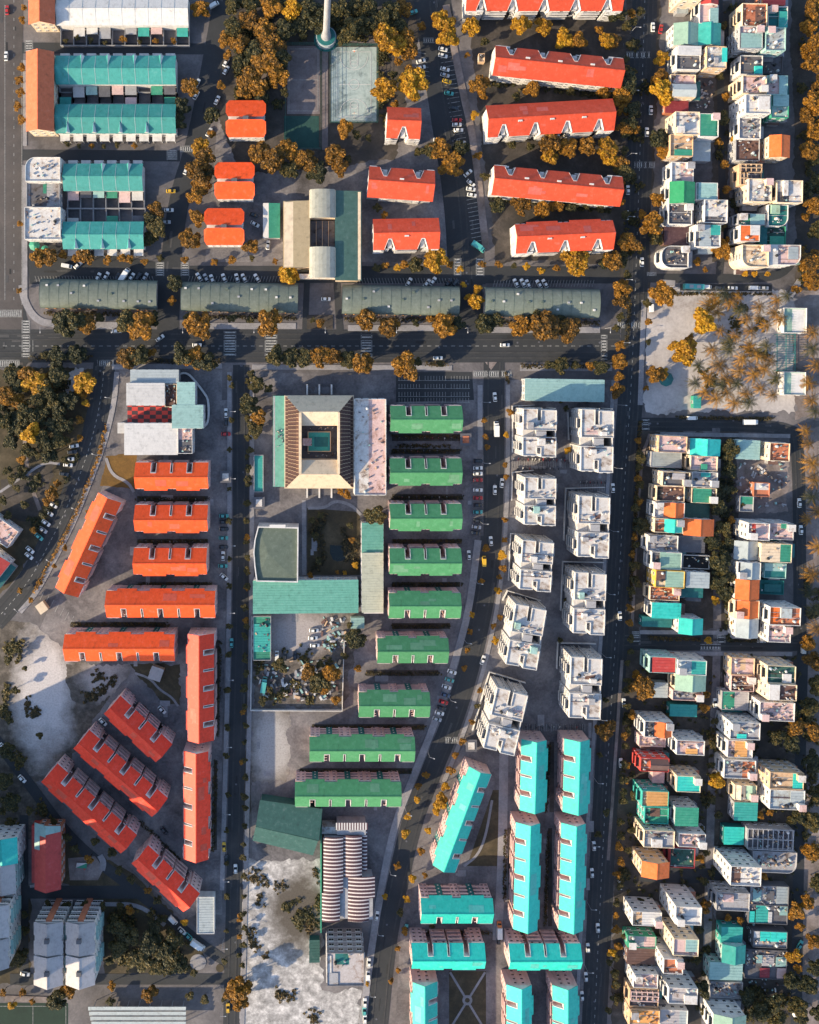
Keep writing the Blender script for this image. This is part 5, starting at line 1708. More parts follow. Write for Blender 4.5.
# --- courtyard mosque-like hall with a truncated pyramid roof
hP = 13
E = place('courtyard_hall', 'cream courtyard hall with sloping roofs and brown louvred sides', 'hall', 319, 442.5, hP, 0, short='cream courtyard hall')
u = S * (1 - hP / HC)
def q_(x, y): return ((x - 319) * u, -(y - 442.5) * u)
OX0, OY0 = q_(285, 489.5); OX1, OY1 = q_(353.5, 395.5)
IX0, IY0 = q_(299.5, 473.5); IX1, IY1 = q_(339, 411.5)
VX0, VY0 = q_(301, 459.5); VX1, VY1 = q_(338, 425.5)
zo, zi, zv = 9.0, 17.0, 14.5
b = MB()
for a0, c0, a1, c1 in ((OX0 + .3, OY0 + .3, OX1 - .3, VY0), (OX0 + .3, VY1, OX1 - .3, OY1 - .3), (OX0 + .3, VY0 + .01, VX0, VY1 - .01), (VX1, VY0 + .01, OX1 - .3, VY1 - .01)):
    b.box(a0, c0, 0, a1, c1, zo - .3)
b.build('wall', M('W', 'cream'), E)
r = MB(); T_ = .25
r.slab([(OX0, OY0, zo), (OX1, OY0, zo), (IX1, IY0, zi), (IX0, IY0, zi)], T_)
r.slab([(IX0, IY0, zi), (IX1, IY0, zi), (VX1, VY0, zv), (VX0, VY0, zv)], T_)
r.build('roof', M('R', 'cream'), E); r = MB()
r.slab([(OX1, OY1, zo), (OX0, OY1, zo), (IX0, IY1, zi), (IX1, IY1, zi)], T_)
r.slab([(IX1, IY1, zi), (IX0, IY1, zi), (VX0, VY1, zv), (VX1, VY1, zv)], T_)
r.build('roof', M('R', 'cream'), E)
s = MB()
for a, c in ((IX0, VX0), (VX1, IX1)):
    s.box(min(a, c) - .25, IY0 + .3, zo - .3, max(a, c) + .25, IY1 - .3, zi + .1)
s.build('inner_wall', M('W', 'cream'), E)
for sg in (-1, 1):
    lv = MB()
    xo, xi = (OX0, IX0 - .3) if sg < 0 else (OX1, IX1 + .3)
    ns = 5
    for k in range(ns):
        t0, t1 = k / ns, (k + 1) / ns
        xa, xb = xo + (xi - xo) * t0, xo + (xi - xo) * t1
        ya, yb = OY0 + (IY0 - OY0) * t0 + .5, OY1 + (IY1 - OY1) * t0 - .5
        lv.box(min(xa, xb), ya, zo - 1, max(xa, xb), yb, zo + .4 + (zi - zo - .8) * t0, 0)
        m = int((yb - ya) / 1.6)
        for j in range(m + 1):
            yy = ya + (yb - ya) * j / max(1, m)
            lv.box(min(xa, xb) + .05, yy - .12, zo + .401 + (zi - zo - .8) * t0, max(xa, xb) - .05, yy + .12, zo + .75 + (zi - zo - .8) * t0, 1)
    lv.build('louvred_terrace', [M('W', 'brown'), M('P', 'tan')], E)
    kb = MB()
    kb.slab([(xo - sg * .0, OY0, zo + .15), (xo - sg * .0, OY1, zo + .15), (xo + sg * .35, OY1, zo + .15), (xo + sg * .35, OY0, zo + .15)], 9.0)
    kb.build('side_coping', M('P', 'cream'), E)
f_ = MB(); f_.box(VX0 + .01, VY0 + .02, 0, VX1 - .01, VY1 - .02, 8.0); f_.build('court_floor', M('D', 'dgrey'), E)
clutter(E, VX0 + .5, VY0 + .5, VX1 - .5, VY0 + 3, 8.0, 10, .8); clutter(E, VX0 + .5, VY1 - 3, VX1 - .5, VY1 - .5, 8.0, 10, .8)
px0, py0 = q_(307.6, 452.5); px1, py1 = q_(331, 432)
g = MB(); ring(g, [(px0, py0), (px1, py0), (px1, py1), (px0, py1)], .35, 8.01, 9.2); g.build('skylight_curb', M('P', 'tan'), E)
g = MB(); g.box(px0 + .36, py0 + .36, 8.02, px1 - .36, py1 - .36, 8.5); g.box(px0 + 3, py0 + 2.2, 8.51, px1 - 1.2, py1 - 2.5, 8.7, 1); g.build('skylight', [M('R', 'teal'), M('R', 'dteal')], E)
g = MB(); x, y = q_(308, 442.5); g.box(x - 2.4, y - 1.6, 8.01, x + 1.6, y + 1.6, 10.4); g.build('stair_head', M('D', 'pink'), E)
clutter(E, x - 2.6, y - 1.8, x + 2.2, y + 1.8, 10.42, 6, .8)
g = MB(); x0, y0 = q_(272.5, 488); x1, y1 = q_(284.7, 396)
g.box(x0 + .2, y0 + .2, 0, x1 - .2, y1 - .2, 8.1, 0); g.slab([(x0, y0, 8.0), (x1, y0, 8.6), (x1, y1, 8.6), (x0, y1, 8.0)], .2, 1); g.build('side_aisle', [M('W', 'grey'), M('R', 'sgreen')], E)
clutter(E, x0 + .2, -4, x1 - .3, 6, 8.6, 14, .9)
for yb, sg in ((395, 1), (490, -1)):
    for xx in (307, 319.5, 332):
        g = MB(); x, y = q_(xx, yb)
        g.box(x - .35, min(y, y + sg * 4.6), 3.4, x + .35, max(y, y + sg * 4.6), 4.1); g.box(x - .35, min(y + sg * 4.0, y + sg * 4.6), 0, x + .35, max(y + sg * 4.0, y + sg * 4.6), 3.39); g.build('portal_frame', M('W', 'white'), E)
    g = MB(); x0, y = q_(305, yb); x1, _ = q_(334, yb)
    g.box(x0, min(y + sg * .5, y + sg * 3.4), 3.0, x1, max(y + sg * .5, y + sg * 3.4), 3.35); g.build('porch_roof', M('D', 'dgrey'), E)
H('stained white flat roof beside the courtyard hall', 354.5, 399, 386, 495, 11, 'white', 'white', 'm,pink,.45,0,1,1', rot=0, win='d', bal=False, junk=.6, name='annex', cat='building')
H('small green flat roof strip left of the courtyard hall', 254, 455, 263.5, 492, 3.5, 'grey', 'green', 's,teal,.06,.03,.94,.97,-.2', rot=0, name='shelter', cat='shelter', bal=False)

# --- school group
E = place('school_hall', 'dark olive bowed hall roof in a white rim', 'hall', 276.5, 553, 10)
u = S * (1 - 10 / HC)
P = [((x - 276.5) * u, -(y - 553) * u) for x, y in [(256.5, 581), (254.5, 566), (253.4, 552), (254.5, 540), (258, 526), (298.5, 527), (298, 582)]]
P.reverse(); P = [p for p in P]
import functools
ar = sum(P[i - 1][0] * P[i][1] - P[i][0] * P[i - 1][1] for i in range(len(P)))
if ar < 0: P.reverse()
b = MB(); b.prism(P, 0, 10); b.build('wall', M('W', 'white'), E)
b = MB(); qi = ring(b, P, .5, 10.001, 11.2); b.build('parapet', M('W', 'white'), E)
b = MB(); cxx = sum(p[0] for p in qi) / len(qi); cyy = sum(p[1] for p in qi) / len(qi)
for i in range(len(qi)): b.face([(*qi[i - 1], 10.1), (*qi[i], 10.1), (cxx, cyy, 10.7)])
b.build('roof', M('R', 'olive'), E)
b = MB(); b.box(-3, 11.2, 10.01, 4, 12.6, 11.3); b.build('roof_unit', M('P', 'white'), E)
H('long teal school roof below the bowed hall', 253.5, 580, 358, 612.5, 7, 'white', 'teal', 's,sgreen', rot=0, win='d', bal=False, name='school_building', cat='building')
H('narrow pale green-cream school wing beside the garden', 362, 553, 383, 612, 7, 'white', 'cream', 's,pgreen', rot=0, win='d', bal=False, name='school_building', cat='building')
H('narrow teal school wing above the cream one', 362, 523, 383, 552.5, 6, 'white', 'teal', 's,sgreen', rot=0, win='d', bal=False, name='school_building', cat='building')
H('small green-roofed annex above the junk yard', 253, 616, 271, 660, 4, 'grey', 'green', 's,teal,0,.18,1,.8,.1;s,green,0,0,1,.16,-.2;s,green,0,.82,1,1,-.2', rot=0, bal=False, name='annex', cat='building')
H('pale aqua canopy in the junk yard corner', 351, 618, 364, 628, 3.5, 'ltteal', 'ltteal', 's,ltteal', rot=0, bal=False, name='shelter', cat='shelter')
H('white box roof at the foot of the cream wing', 364, 599.5, 383, 613, 5, 'white', 'pink', 's,white', rot=0, bal=False, name='annex', cat='building')
for t_ in _later: mend(*t_)
for p, lb in (((225.5, 477), 'small dark-framed kiosk on the left of the straight central road'), ((259, 503), 'small white-topped kiosk by the school gate'), ((466, 439.5), 'small kiosk with rusty roof beside the topmost green-roofed blocks'), ((471.5, 746), 'small white-topped kiosk below the slanted white block')):
    E = place('kiosk', lb, 'kiosk', *p, 3)
    b = MB(); b.box(-2.2, -2.4, 0, 2.2, 2.4, 2.6, 0); b.build('wall', M('W', 'dgrey'), E)
    b = MB(); b.box(-2.5, -2.7, 2.601, 2.5, 2.7, 2.8, 0); b.box(-1.4, -1.6, 2.801, 1.4, 1.6, 3.0, 1); b.build('roof', [M('P', 'dgrey'), M('D', 'terra' if 'rusty' in lb else 'white')], E)
freewall('long white wall closing the junk yard', [(252, 615), (251, 709), (342, 709.5), (344, 640), (360, 640)], 2.0)

# --- dark green warehouse, striped school, pale blue roof
E = place('warehouse', 'dark green twin-slope warehouse above the sand lot', 'warehouse', 286, 829, 8, 0)
u = S * (1 - 8 / HC)
def q_(x, y, z): return ((x - 286) * u, -(y - 829) * u, z)
r = MB()
r.slab([q_(256, 824, 10.2), q_(319, 838, 10.2), q_(322.5, 809, 8), q_(260, 800, 8)], .2, 0)
r.build('roof', M('R', 'dgreen'), E); r = MB()
r.slab([q_(252.5, 841, 7.6), q_(313, 856, 7.6), q_(318, 838.3, 10.2), q_(256, 824.3, 10.2)], .2, 0)
r.build('roof', M('R', 'dgreen'), E)
b = MB(); b.prism([q_(254, 839.5, 0)[:2], q_(312, 853.5, 0)[:2], q_(321, 811, 0)[:2], q_(261, 802, 0)[:2]], 0, 7.4); b.build('wall', M('W', 'dgreen'), E)
E = place('striped_school', 'long building with maroon and white striped sheet roofs', 'building', 347, 876, 8, 0, short='building with striped roofs')
u = S * (1 - 8 / HC)
def q2(x, y): return ((x - 347) * u, -(y - 876) * u)
ST = stripe_mat()
def barrel(x0, y0, x1, y1, z, ris, m, axis='y', n=8):
    r = MB(); (a0, c0), (a1, c1) = q2(x0, y1), q2(x1, y0)
    for k in range(n):
        s0, s1 = -1 + 2 * k / n, -1 + 2 * (k + 1) / n
        z0, z1 = z + ris * (1 - s0 * s0), z + ris * (1 - s1 * s1)
        xa, xb = (a0 + a1) / 2 + s0 * (a1 - a0) / 2, (a0 + a1) / 2 + s1 * (a1 - a0) / 2
        r.slab([(xa, c0, z0), (xb, c0, z1), (xb, c1, z1), (xa, c1, z0)], .15)
    r.build('striped_roof', m, E)
barrel(323.5, 837, 343.2, 893, 8, .75, ST); barrel(343.6, 836, 362, 878, 7.2, .75, ST); barrel(322, 893.3, 340, 921.5, 8, .75, ST); barrel(348, 877.5, 375, 899, 7, .75, ST); barrel(348, 899.3, 369, 922.5, 7, .75, ST)
barrel(362.4, 830, 367.5, 874, 5.5, .3, ST)
st2 = MB(); (a0, c0), (a1, c1) = q2(336, 831), q2(368, 824)
for k in range(12):
    st2.box(a0 + (a1 - a0) * k / 12, c0, 6.8, a0 + (a1 - a0) * (k + .5) / 12, c1, 7.0, 0); st2.box(a0 + (a1 - a0) * (k + .5) / 12 + .002, c0, 6.8, a0 + (a1 - a0) * (k + 1) / 12 - .002, c1, 6.98, 1)
st2.build('striped_awning', [M('P', 'white'), M('P', 'dpurple')], E)
b = MB()
for x0, y0, x1, y1, hh in ((324.5, 838, 361, 920, 7.0), (349, 879, 373, 921, 6.9), (337, 825, 366, 836.5, 6.7)):
    (a0, c0), (a1, c1) = q2(x0, y1), q2(x1, y0)
    b.box(a0, c0, 0, a1, c1, hh)
b.build('wall', M('W', 'grey'), E)
b = MB(); (a0, c0), (a1, c1) = q2(322, 836), q2(362, 829); b.box(a0, c0, 0, a1 - 5, c1, 6.2); b.build('entrance_block', M('D', 'bluegrey'), E)
b = MB(); (a0, c0), (a1, c1) = q2(320.5, 940), q2(321.7, 800); b.box(a0, c0, 0, a1, c1, 3.0); b.build('green_screen', M('P', 'green'), E)
H('grey windowed school block below the striped roofs', 327, 952, 364, 985, 17, 'pur', 'greyroof', 'm,dteal,.22,0,.6,.38;b,white,.0,.1,.12,.8,-.9;b,grey,.0,.62,.3,1,-.8', rot=0, win='d', bal=False, junk=.4, name='school_building', cat='building')
H('small dark green shed on the sand lot', 309.5, 940, 319.5, 962, 3.5, 'dgreen', 'dgreen', 's,dgreen', rot=0, bal=False, name='shed', cat='shed')
H('plain pale blue flat roof by the straight central road', 197, 896, 214.5, 933, 4, 'white', 'white', 's,bluegrey,0,0,1,1,.0', rot=0, bal=False, name='shelter', cat='shelter')
H('long pale aqua sheet-roofed hall beside the top white blocks', 524.5, 379.5, 604, 401, 6, 'white', 'ltteal', 's,ltteal', rot=-1, win='d', bal=False, name='sheet_roofed_hall', cat='hall')

# --- white shopping complex
H('grey sheet roof at the top of the shopping complex', 131, 370, 178.5, 383, 6, 'grey', 'greyroof', 's,bluegrey', rot=0, win='d', bal=False, name='shop_building', cat='building')
H('large cream roof above the red checkered plaza', 127, 383.3, 164.5, 405, 8, 'white', 'white', 's,white', rot=0, win='d', bal=False, name='shop_building', cat='building')
H('brown service strip right of the cream shop roof', 165, 384, 177, 407, 6, 'cream', 'brown', rot=0, bal=False, junk=3, name='shop_building', cat='building')
H('largest white roof of the shopping complex', 125, 423.5, 177.5, 454.5, 8, 'white', 'white', 's,white', rot=0, win='d', bal=False, name='shop_building', cat='building')
H('tall aqua-roofed part of the shopping complex', 177.4, 382.5, 194.7, 405, 9, 'white', 'ltteal', 's,ltteal', rot=0, win='d', bal=False, name='shop_building', cat='building')
H('wide aqua-roofed part of the shopping complex', 172.5, 405.3, 203, 428, 9, 'white', 'ltteal', 's,ltteal', rot=0, win='d', bal=False, name='shop_building', cat='building')
H('service tower at the corner of the shopping complex', 178, 428.2, 192.5, 453.5, 8, 'white', 'dgrey', 'm,pink,0,0,1,.45', rot=0, bal=False, junk=2, name='shop_building', cat='building')
H('small white gatehouse above the largest white roof', 118, 423, 125, 433, 5, 'white', 'white', 's,white', rot=0, bal=False, name='gatehouse', cat='building')
freewall('curved pale ramp wall round the shopping complex', smooth([(178, 381), (179, 374), (187, 372.5), (194, 379), (204, 392), (209, 400), (209, 422), (203, 428)], 2), 1.4, .7)

# --- water tower and court fence
E = place('radio_tower', 'round concrete tower with teal ringed base beside the courts', 'tower', 326, 40, 0)
b = MB(); b.cyl(0, 0, 5.4, 0, .5, 32); b.build('apron', M('D', 'dteal'), E)
b = MB(); b.cyl(0, 0, 4.5, .501, 4.2, 32); b.build('drum', M('W', 'bluegrey'), E)
b = MB(); b.cyl(0, 0, 4.1, 4.201, 4.5, 32); b.build('drum_roof', M('R', 'dteal'), E)
b = MB(); b.cyl(0, 0, 2.3, 4.501, 10, 24, 0, 1.5); b.cyl(0, 0, 1.5, 10.001, 70, 24, 0, 1.1); b.build('shaft', M('W', 'grey'), E)
for x0, y0, x1, y1, lb in ((330, 46, 377.5, 123, 'dark fence round the pale basketball court'), (285.5, 45, 321, 149.5, 'dark fence round the brown and green courts')):
    E = place('court_fence', lb, 'fence', (x0 + x1) / 2, (y0 + y1) / 2, 0)
    ax, ay = W((x0 + x1) / 2, (y0 + y1) / 2)
    for i, (p, q) in enumerate((((x0, y0), (x1, y0)), ((x1, y0), (x1, y1)), ((x1, y1), (x0, y1)), ((x0, y1), (x0, y0)))):
        a, c = Vector(W(*p)), Vector(W(*q)); a -= Vector((ax, ay)); c -= Vector((ax, ay))
        n = int((c - a).length / 3)
        m = MB()
        for k in range(n):
            t = a.lerp(c, k / n); m.box(t.x - .06, t.y - .06, 0, t.x + .06, t.y + .06, 3.2, 0)
        dv = (c - a).normalized(); nn_ = Vector((-dv.y, dv.x)) * .04
        for z in (.3, 1.0, 1.7, 2.4, 3.1):
            m.prism([tuple(a - nn_), tuple(c - nn_), tuple(c + nn_), tuple(a + nn_)], z, z + .09 + i * .001, 0)
        m.build('fence_panel', M('P', 'dgreen'), E)
for cy, rz, nm in ((50, 0, 'upper'), (119, 180, 'lower')):
    E = place('basketball_hoop', f'basketball hoop at the {nm} end of the pale court', 'hoop', 354, cy, 0, rz)
    b = MB(); b.box(-.12, -.1, 0, .12, .14, 3.0); b.box(-.08, -1.4, 2.9, .08, -.101, 3.05); b.build('post', M('P', 'grey'), E)
    b = MB(); b.box(-.9, -1.5, 2.7, .9, -1.41, 3.8); b.build('backboard', M('P', 'white'), E)
    b = MB(); b.cyl(0, -1.8, .25, 2.95, 3.0, 12); b.build('rim', M('P', 'orange'), E)

# --- paired hip-roof houses, top left
def hipped(mb, x0, y0, x1, y1, z, rise, up, t=.16):
    """single-pitch sheet with chamfered ends, rising towards y1 (up=1) or y0 (up=-1)"""
    ch = (x1 - x0) * .10
    if up > 0: pts = [(x0 + ch * .6, y0, z), (x1 - ch * .6, y0, z), (x1, y0 + ch, z + rise * .3), (x1, y1 - ch * .5, z + rise * .8), (x1 - ch * .8, y1, z + rise), (x0 + ch * .8, y1, z + rise), (x0, y1 - ch * .5, z + rise * .8), (x0, y0 + ch, z + rise * .3)]
    else: pts = [(x0 + ch * .6, y0, z + rise), (x1 - ch * .6, y0, z + rise), (x1, y0 + ch, z + rise * .8), (x1, y1 - ch, z + rise * .2), (x1 - ch * .8, y1, z), (x0 + ch * .8, y1, z), (x0, y1 - ch, z + rise * .2), (x0, y0 + ch, z + rise * .8)]
    mb.slab(pts, t)
for cx, cy, lb in ((246, 118.5, 'top pair of orange chamfered roofs'), (234.7, 180.5, 'middle pair of orange chamfered roofs'), (224.3, 226.5, 'lowest pair of orange chamfered roofs')):
    E = place('twin_villa', lb + ' beside the leafy street', 'villa', cx, cy, 8, short=lb, group='paired orange villas')
    u = S * .98
    w = 40 * u
    r = MB(); hipped(r, -w / 2, 1 * u, w / 2, 18.5 * u, 7.6, 2.2, -1); r.build('upper_roof', M('R', 'fo'), E)
    r = MB(); hipped(r, -w / 2, -18.5 * u, w / 2, -2 * u, 7.6, 2.2, 1); r.build('lower_roof', M('R', 'fo'), E)
    b = MB(); b.box(-w / 2 + 1, -18 * u, 0, w / 2 - 1, 18 * u, 7.2); b.build('wall', M('W', 'white'), E)
    b = MB(); b.box(-1.2, -1.9 * u, 7.201, 1.2, 1.2 * u, 10.4); b.build('stair_head', M('W', 'dgrey'), E)
    wins(E, 'a', -w / 2 + 1, -18 * u, w / 2 - 1, -18 * u, 2, 5, 1, 3); wins(E, 'a', w / 2 - 1, -18 * u, w / 2 - 1, 18 * u, 2, 4, 1, 3); wins(E, 'a', w / 2 - 1, 18 * u, -w / 2 + 1, 18 * u, 2, 5, 1, 3); wins(E, 'a', -w / 2 + 1, 18 * u, -w / 2 + 1, -18 * u, 2, 4, 1, 3)

# --- terraces of row houses, top left
def rowhouse(label, x0, y0, x1, y1, nu, up, col, gab, court, short=None):
    """terrace: gable roof ridge along x, small white gablets on one slope, walled back yards on the `court` side (+1 below on the plan)"""
    h = 7; f = S * (1 - h / HC)
    E = place('row_house_terrace', label, 'terrace', (x0 + x1) / 2, (y0 + y1) / 2, h, 0, short, 'terraces of row houses')
    w, d = (x1 - x0) * f, (y1 - y0) * f
    X, Y = w / 2, d / 2
    rise = 2.4
    r = MB()
    gable(r, -X, -Y, X, Y, h, rise, 'x', .2, .18, 0, 1)
    r.build('roof', [M('R', col), M('W', 'white')], E)
    b = MB(); b.box(-X + .2, -Y + .4, 0, X - .2, Y - .4, h - .2); b.build('wall', M('W', 'white'), E)
    for k in range(1, nu):
        q = MB(); xx = -X + w * k / nu
        zz = lambda y: h + rise * (1 - abs(y) / Y)
        q.box(xx - .06, -Y, h - .3, xx + .06, -Y + .3, h + .12)
        for a, c in ((-Y, 0), (0, Y)):
            q.slab([(xx - .07, a, zz(a) + .1), (xx + .07, a, zz(a) + .1), (xx + .07, c, zz(c) + .1), (xx - .07, c, zz(c) + .1)], .09)
        q.build('party_wall', M('P', 'bluegrey'), E)
    sg = 1 if up else -1
    for t in gab:
        q = MB(); xx = -X + w * t; ye = sg * Y; yi = sg * Y * .25
        ze, zi_ = h + .15, h + rise * .75 + .12
        tri = [(xx - .05, ye, h + 2.1), (xx - 1.1, ye, ze), (xx + 1.1, ye, ze)]
        apex = (xx, yi, zi_)
        q.face([tri[1], tri[2], tri[0]], 0); q.face([tri[0], tri[1], apex], 1); q.face([tri[2], tri[0], apex], 0)
        q.build('gablet', [M('P', 'white'), M('R', col)], E)
    cs = -court     # world direction of the yards
    q = MB(); yA = cs * (Y - .4); yB = cs * (Y + 7.0)
    for k in range(nu + 1):
        xx = -X + .2 + (w - .4) * k / nu
        q.box(xx - .1, min(yA, yB) + .01, 0, xx + .1, max(yA, yB) - .01, 2.2)
    q.box(-X, min(yB, yB + cs * .2), 0, X, max(yB, yB + cs * .2), 2.2)
    q.build('yard_wall', M('W', 'grey'), E)
    for k in range(nu):
        xa = -X + .3 + (w - .4) * k / nu; xb = -X + .1 + (w - .4) * (k + 1) / nu
        p = rnd.random()
        q = MB()
        if p < .7:
            ya, yb = cs * (Y - .3), cs * (Y + rnd.choice((2.5, 3.5, 4.5)))
            z0 = rnd.uniform(2.6, 3.6)
            q.slab([(xa + .3, min(ya, yb), z0), (xb - .3, min(ya, yb), z0), (xb - .3, max(ya, yb), z0 + .2), (xa + .3, max(ya, yb), z0 + .2)], .12)
            for xx in (xa + .4, xb - .4): q.box(xx - .06, yb - cs * .2 - .06, 0, xx + .06, yb - cs * .2 + .06, z0 - .13)
            q.build('yard_roof', M('R', rnd.choice(('green', 'dgrey', 'pink', 'white', 'teal', 'ltteal', 'grey'))), E)
    fs = -cs
    for k in range(nu):
        xm = -X + w * (k + .5) / nu
        q = MB(); ya = fs * (Y - .4); yb = fs * (Y + 2.6)
        q.box(xm - w / nu * .36, min(ya, yb), 3.0, xm + w / nu * .36, max(ya, yb), 3.18)
        for xx in (xm - w / nu * .33, xm + w / nu * .33): q.box(xx - .12, min(yb, yb - fs * .3), 0, xx + .12, max(yb, yb - fs * .3), 2.99)
        q.build('porch', M('W', 'white'), E)
        wins(E, 'a', *((xm + 1.2, Y - .4, xm - 1.2, Y - .4) if fs > 0 else (xm - 1.2, -Y + .4, xm + 1.2, -Y + .4)), 1, 1, 4.2, 3)
    return E
rowhouse('white-roofed terrace at the top edge', 57, -4, 188, 25, 10, False, 'white', [], 1)
rowhouse('upper teal terrace of the big pair', 56, 56, 175.6, 84, 9, True, 'rowteal', [.22, .44, .66, .88], 1)
rowhouse('lower teal terrace of the big pair', 56, 104.6, 175.6, 133, 9, False, 'rowteal', [.1, .32, .54, .76], -1)
rowhouse('upper teal terrace beside the white flat building', 64, 164, 142.5, 190.5, 6, True, 'rowteal', [.5, .83], 1)
rowhouse('lower teal terrace above the leftmost barrel hall', 63.5, 222, 143.5, 248.7, 6, False, 'rowteal', [.16, .49, .82], -1)
def plain_gable(label, x0, y0, x1, y1, h, rise, col, wall, axis, rot=0, name='gabled_building', short=None):
    E = place(name, label, 'building', (x0 + x1) / 2, (y0 + y1) / 2, h, rot, short)
    w, d = dim(x1 - x0, y1 - y0, h)
    r = MB(); gable(r, -w / 2, -d / 2, w / 2, d / 2, h, rise, axis, .2, .2, 0, 1); r.build('roof', [M('R', col), M('W', wall)], E)
    b = MB(); b.box(-w / 2 + .4, -d / 2 + .4, 0, w / 2 - .4, d / 2 - .4, h - .2); b.build('wall', M('W', wall), E)
    fl = int(h / 3)
    X, Y = w / 2 - .4, d / 2 - .4
    for a in ((-X, -Y, X, -Y), (X, -Y, X, Y), (X, Y, -X, Y), (-X, Y, -X, -Y)):
        wins(E, 'a', *a, fl, max(2, int(math.hypot(a[2] - a[0], a[3] - a[1]) / 3.4)), 1, h / fl)
    return E
plain_gable('orange and maroon gable block at the top left corner', 29, -40, 54.5, 24, 10, 3.6, 'yo', 'cream', 'y')
plain_gable('long orange and maroon gable block beside the left road', 26.5, 52, 53.5, 131, 10, 3.6, 'yo', 'cream', 'y')
H('white flat building with dirty roof, upper half', 25.6, 157.5, 60.5, 181.5, 9, 'white', 'white', rot=0, curve=8, bal=False, junk=1, name='flat_roofed_building', cat='building')
H('sunken grey middle of the white flat building', 27, 181.8, 60, 207, 5, 'grey', 'grey', 'm,dgrey,.1,0,.6,1;s,green,.5,.02,.8,.45,-.3', rot=0, bal=False, name='flat_roofed_building', cat='building')
H('white flat building with pipes on its roof, lower half', 25, 207.5, 61, 239.5, 9, 'white', 'white', rot=0, bal=False, junk=1, name='flat_roofed_building', cat='building')
for x, y, s_, lb in ((34, 245, 2.3, 'larger green garden umbrella below the white flat building'), (44.5, 249, 1.6, 'smaller green garden umbrella below the white flat building')):
    E = place('garden_umbrella', lb, 'umbrella', x, y, 3)
    b = MB(); b.cyl(0, 0, s_ * 1.1, 2.4, 3.3, 8, 0, .08); b.build('canopy', M('P', 'green'), E)
    b = MB(); b.cyl(0, 0, .05, 0, 2.39, 6); b.build('pole', M('P', 'grey'), E)

# --- beach structures at the right edge
H('square pale-roofed pavilion above the pergola', 783, 308, 806, 333, 5, 'white', 'lgreen', 's,lgreen,.04,.04,.96,.96,-.4', rot=-1, bal=False, name='pavilion', cat='pavilion')
H('square pale-roofed pavilion below the pergola', 783, 372, 805, 395, 5, 'white', 'lgreen', 's,lgreen,.04,.04,.96,.96,-.4', rot=-1, bal=False, junk=1, name='pavilion', cat='pavilion')
E = place('pergola', 'dark timber pergola between the two pale pavilions', 'pergola', 786, 352.5, 3)
w, d = dim(18, 36, 3)
b = MB()
for i in range(5):
    for j in range(2): x, y = -w / 2 + w * j, -d / 2 + d * i / 4; b.box(x - .1, y - .1, 0, x + .1, y + .1, 2.8)
b.build('post', M('P', 'dgreen'), E)
b = MB()
for i in range(16): b.box(-w / 2 - .3, -d / 2 + d * i / 15 - .1, 2.801, w / 2 + .3, -d / 2 + d * i / 15 + .1, 3.0)
for x in (-w / 2, 0, w / 2): b.box(x - .12, -d / 2 - .3, 3.001, x + .12, d / 2 + .3, 3.2)
b.build('slats', M('P', 'dteal'), E)
E = place('gazebo', 'octagonal dark teal gazebo at the lower left of the sand lot', 'gazebo', 666.5, 379, 3)
b = MB(); b.cyl(0, 0, 3.4, 2.5, 4.0, 8, 0, .2); b.build('roof', M('R', 'dteal'), E)
b = MB()
for k in range(8): b.cyl(2.9 * math.cos(k * .785), 2.9 * math.sin(k * .785), .09, 0, 2.6, 6)
b.build('post', M('P', 'white'), E)
H('small green shed among the palms', 693.5, 396, 700.5, 408, 3, 'green', 'green', 's,teal', rot=0, bal=False, name='shed', cat='shed')
H('tiny sand-coloured utility hut by the diagonal road', 478.5, 54, 484.5, 62.5, 2.6, 'tan', 'cream', rot=0, bal=False, junk=0, name='utility_hut', cat='hut')
H('tiny cream utility hut in the path garden', 150, 667.5, 162, 680, 3, 'cream', 'cream', 's,greyroof', rot=-20, bal=False, name='utility_hut', cat='hut')
H('small cream utility hut by the curved road', 37.5, 603, 46, 612.5, 3, 'tan', 'cream', 's,cream', rot=35, bal=False, name='utility_hut', cat='hut')

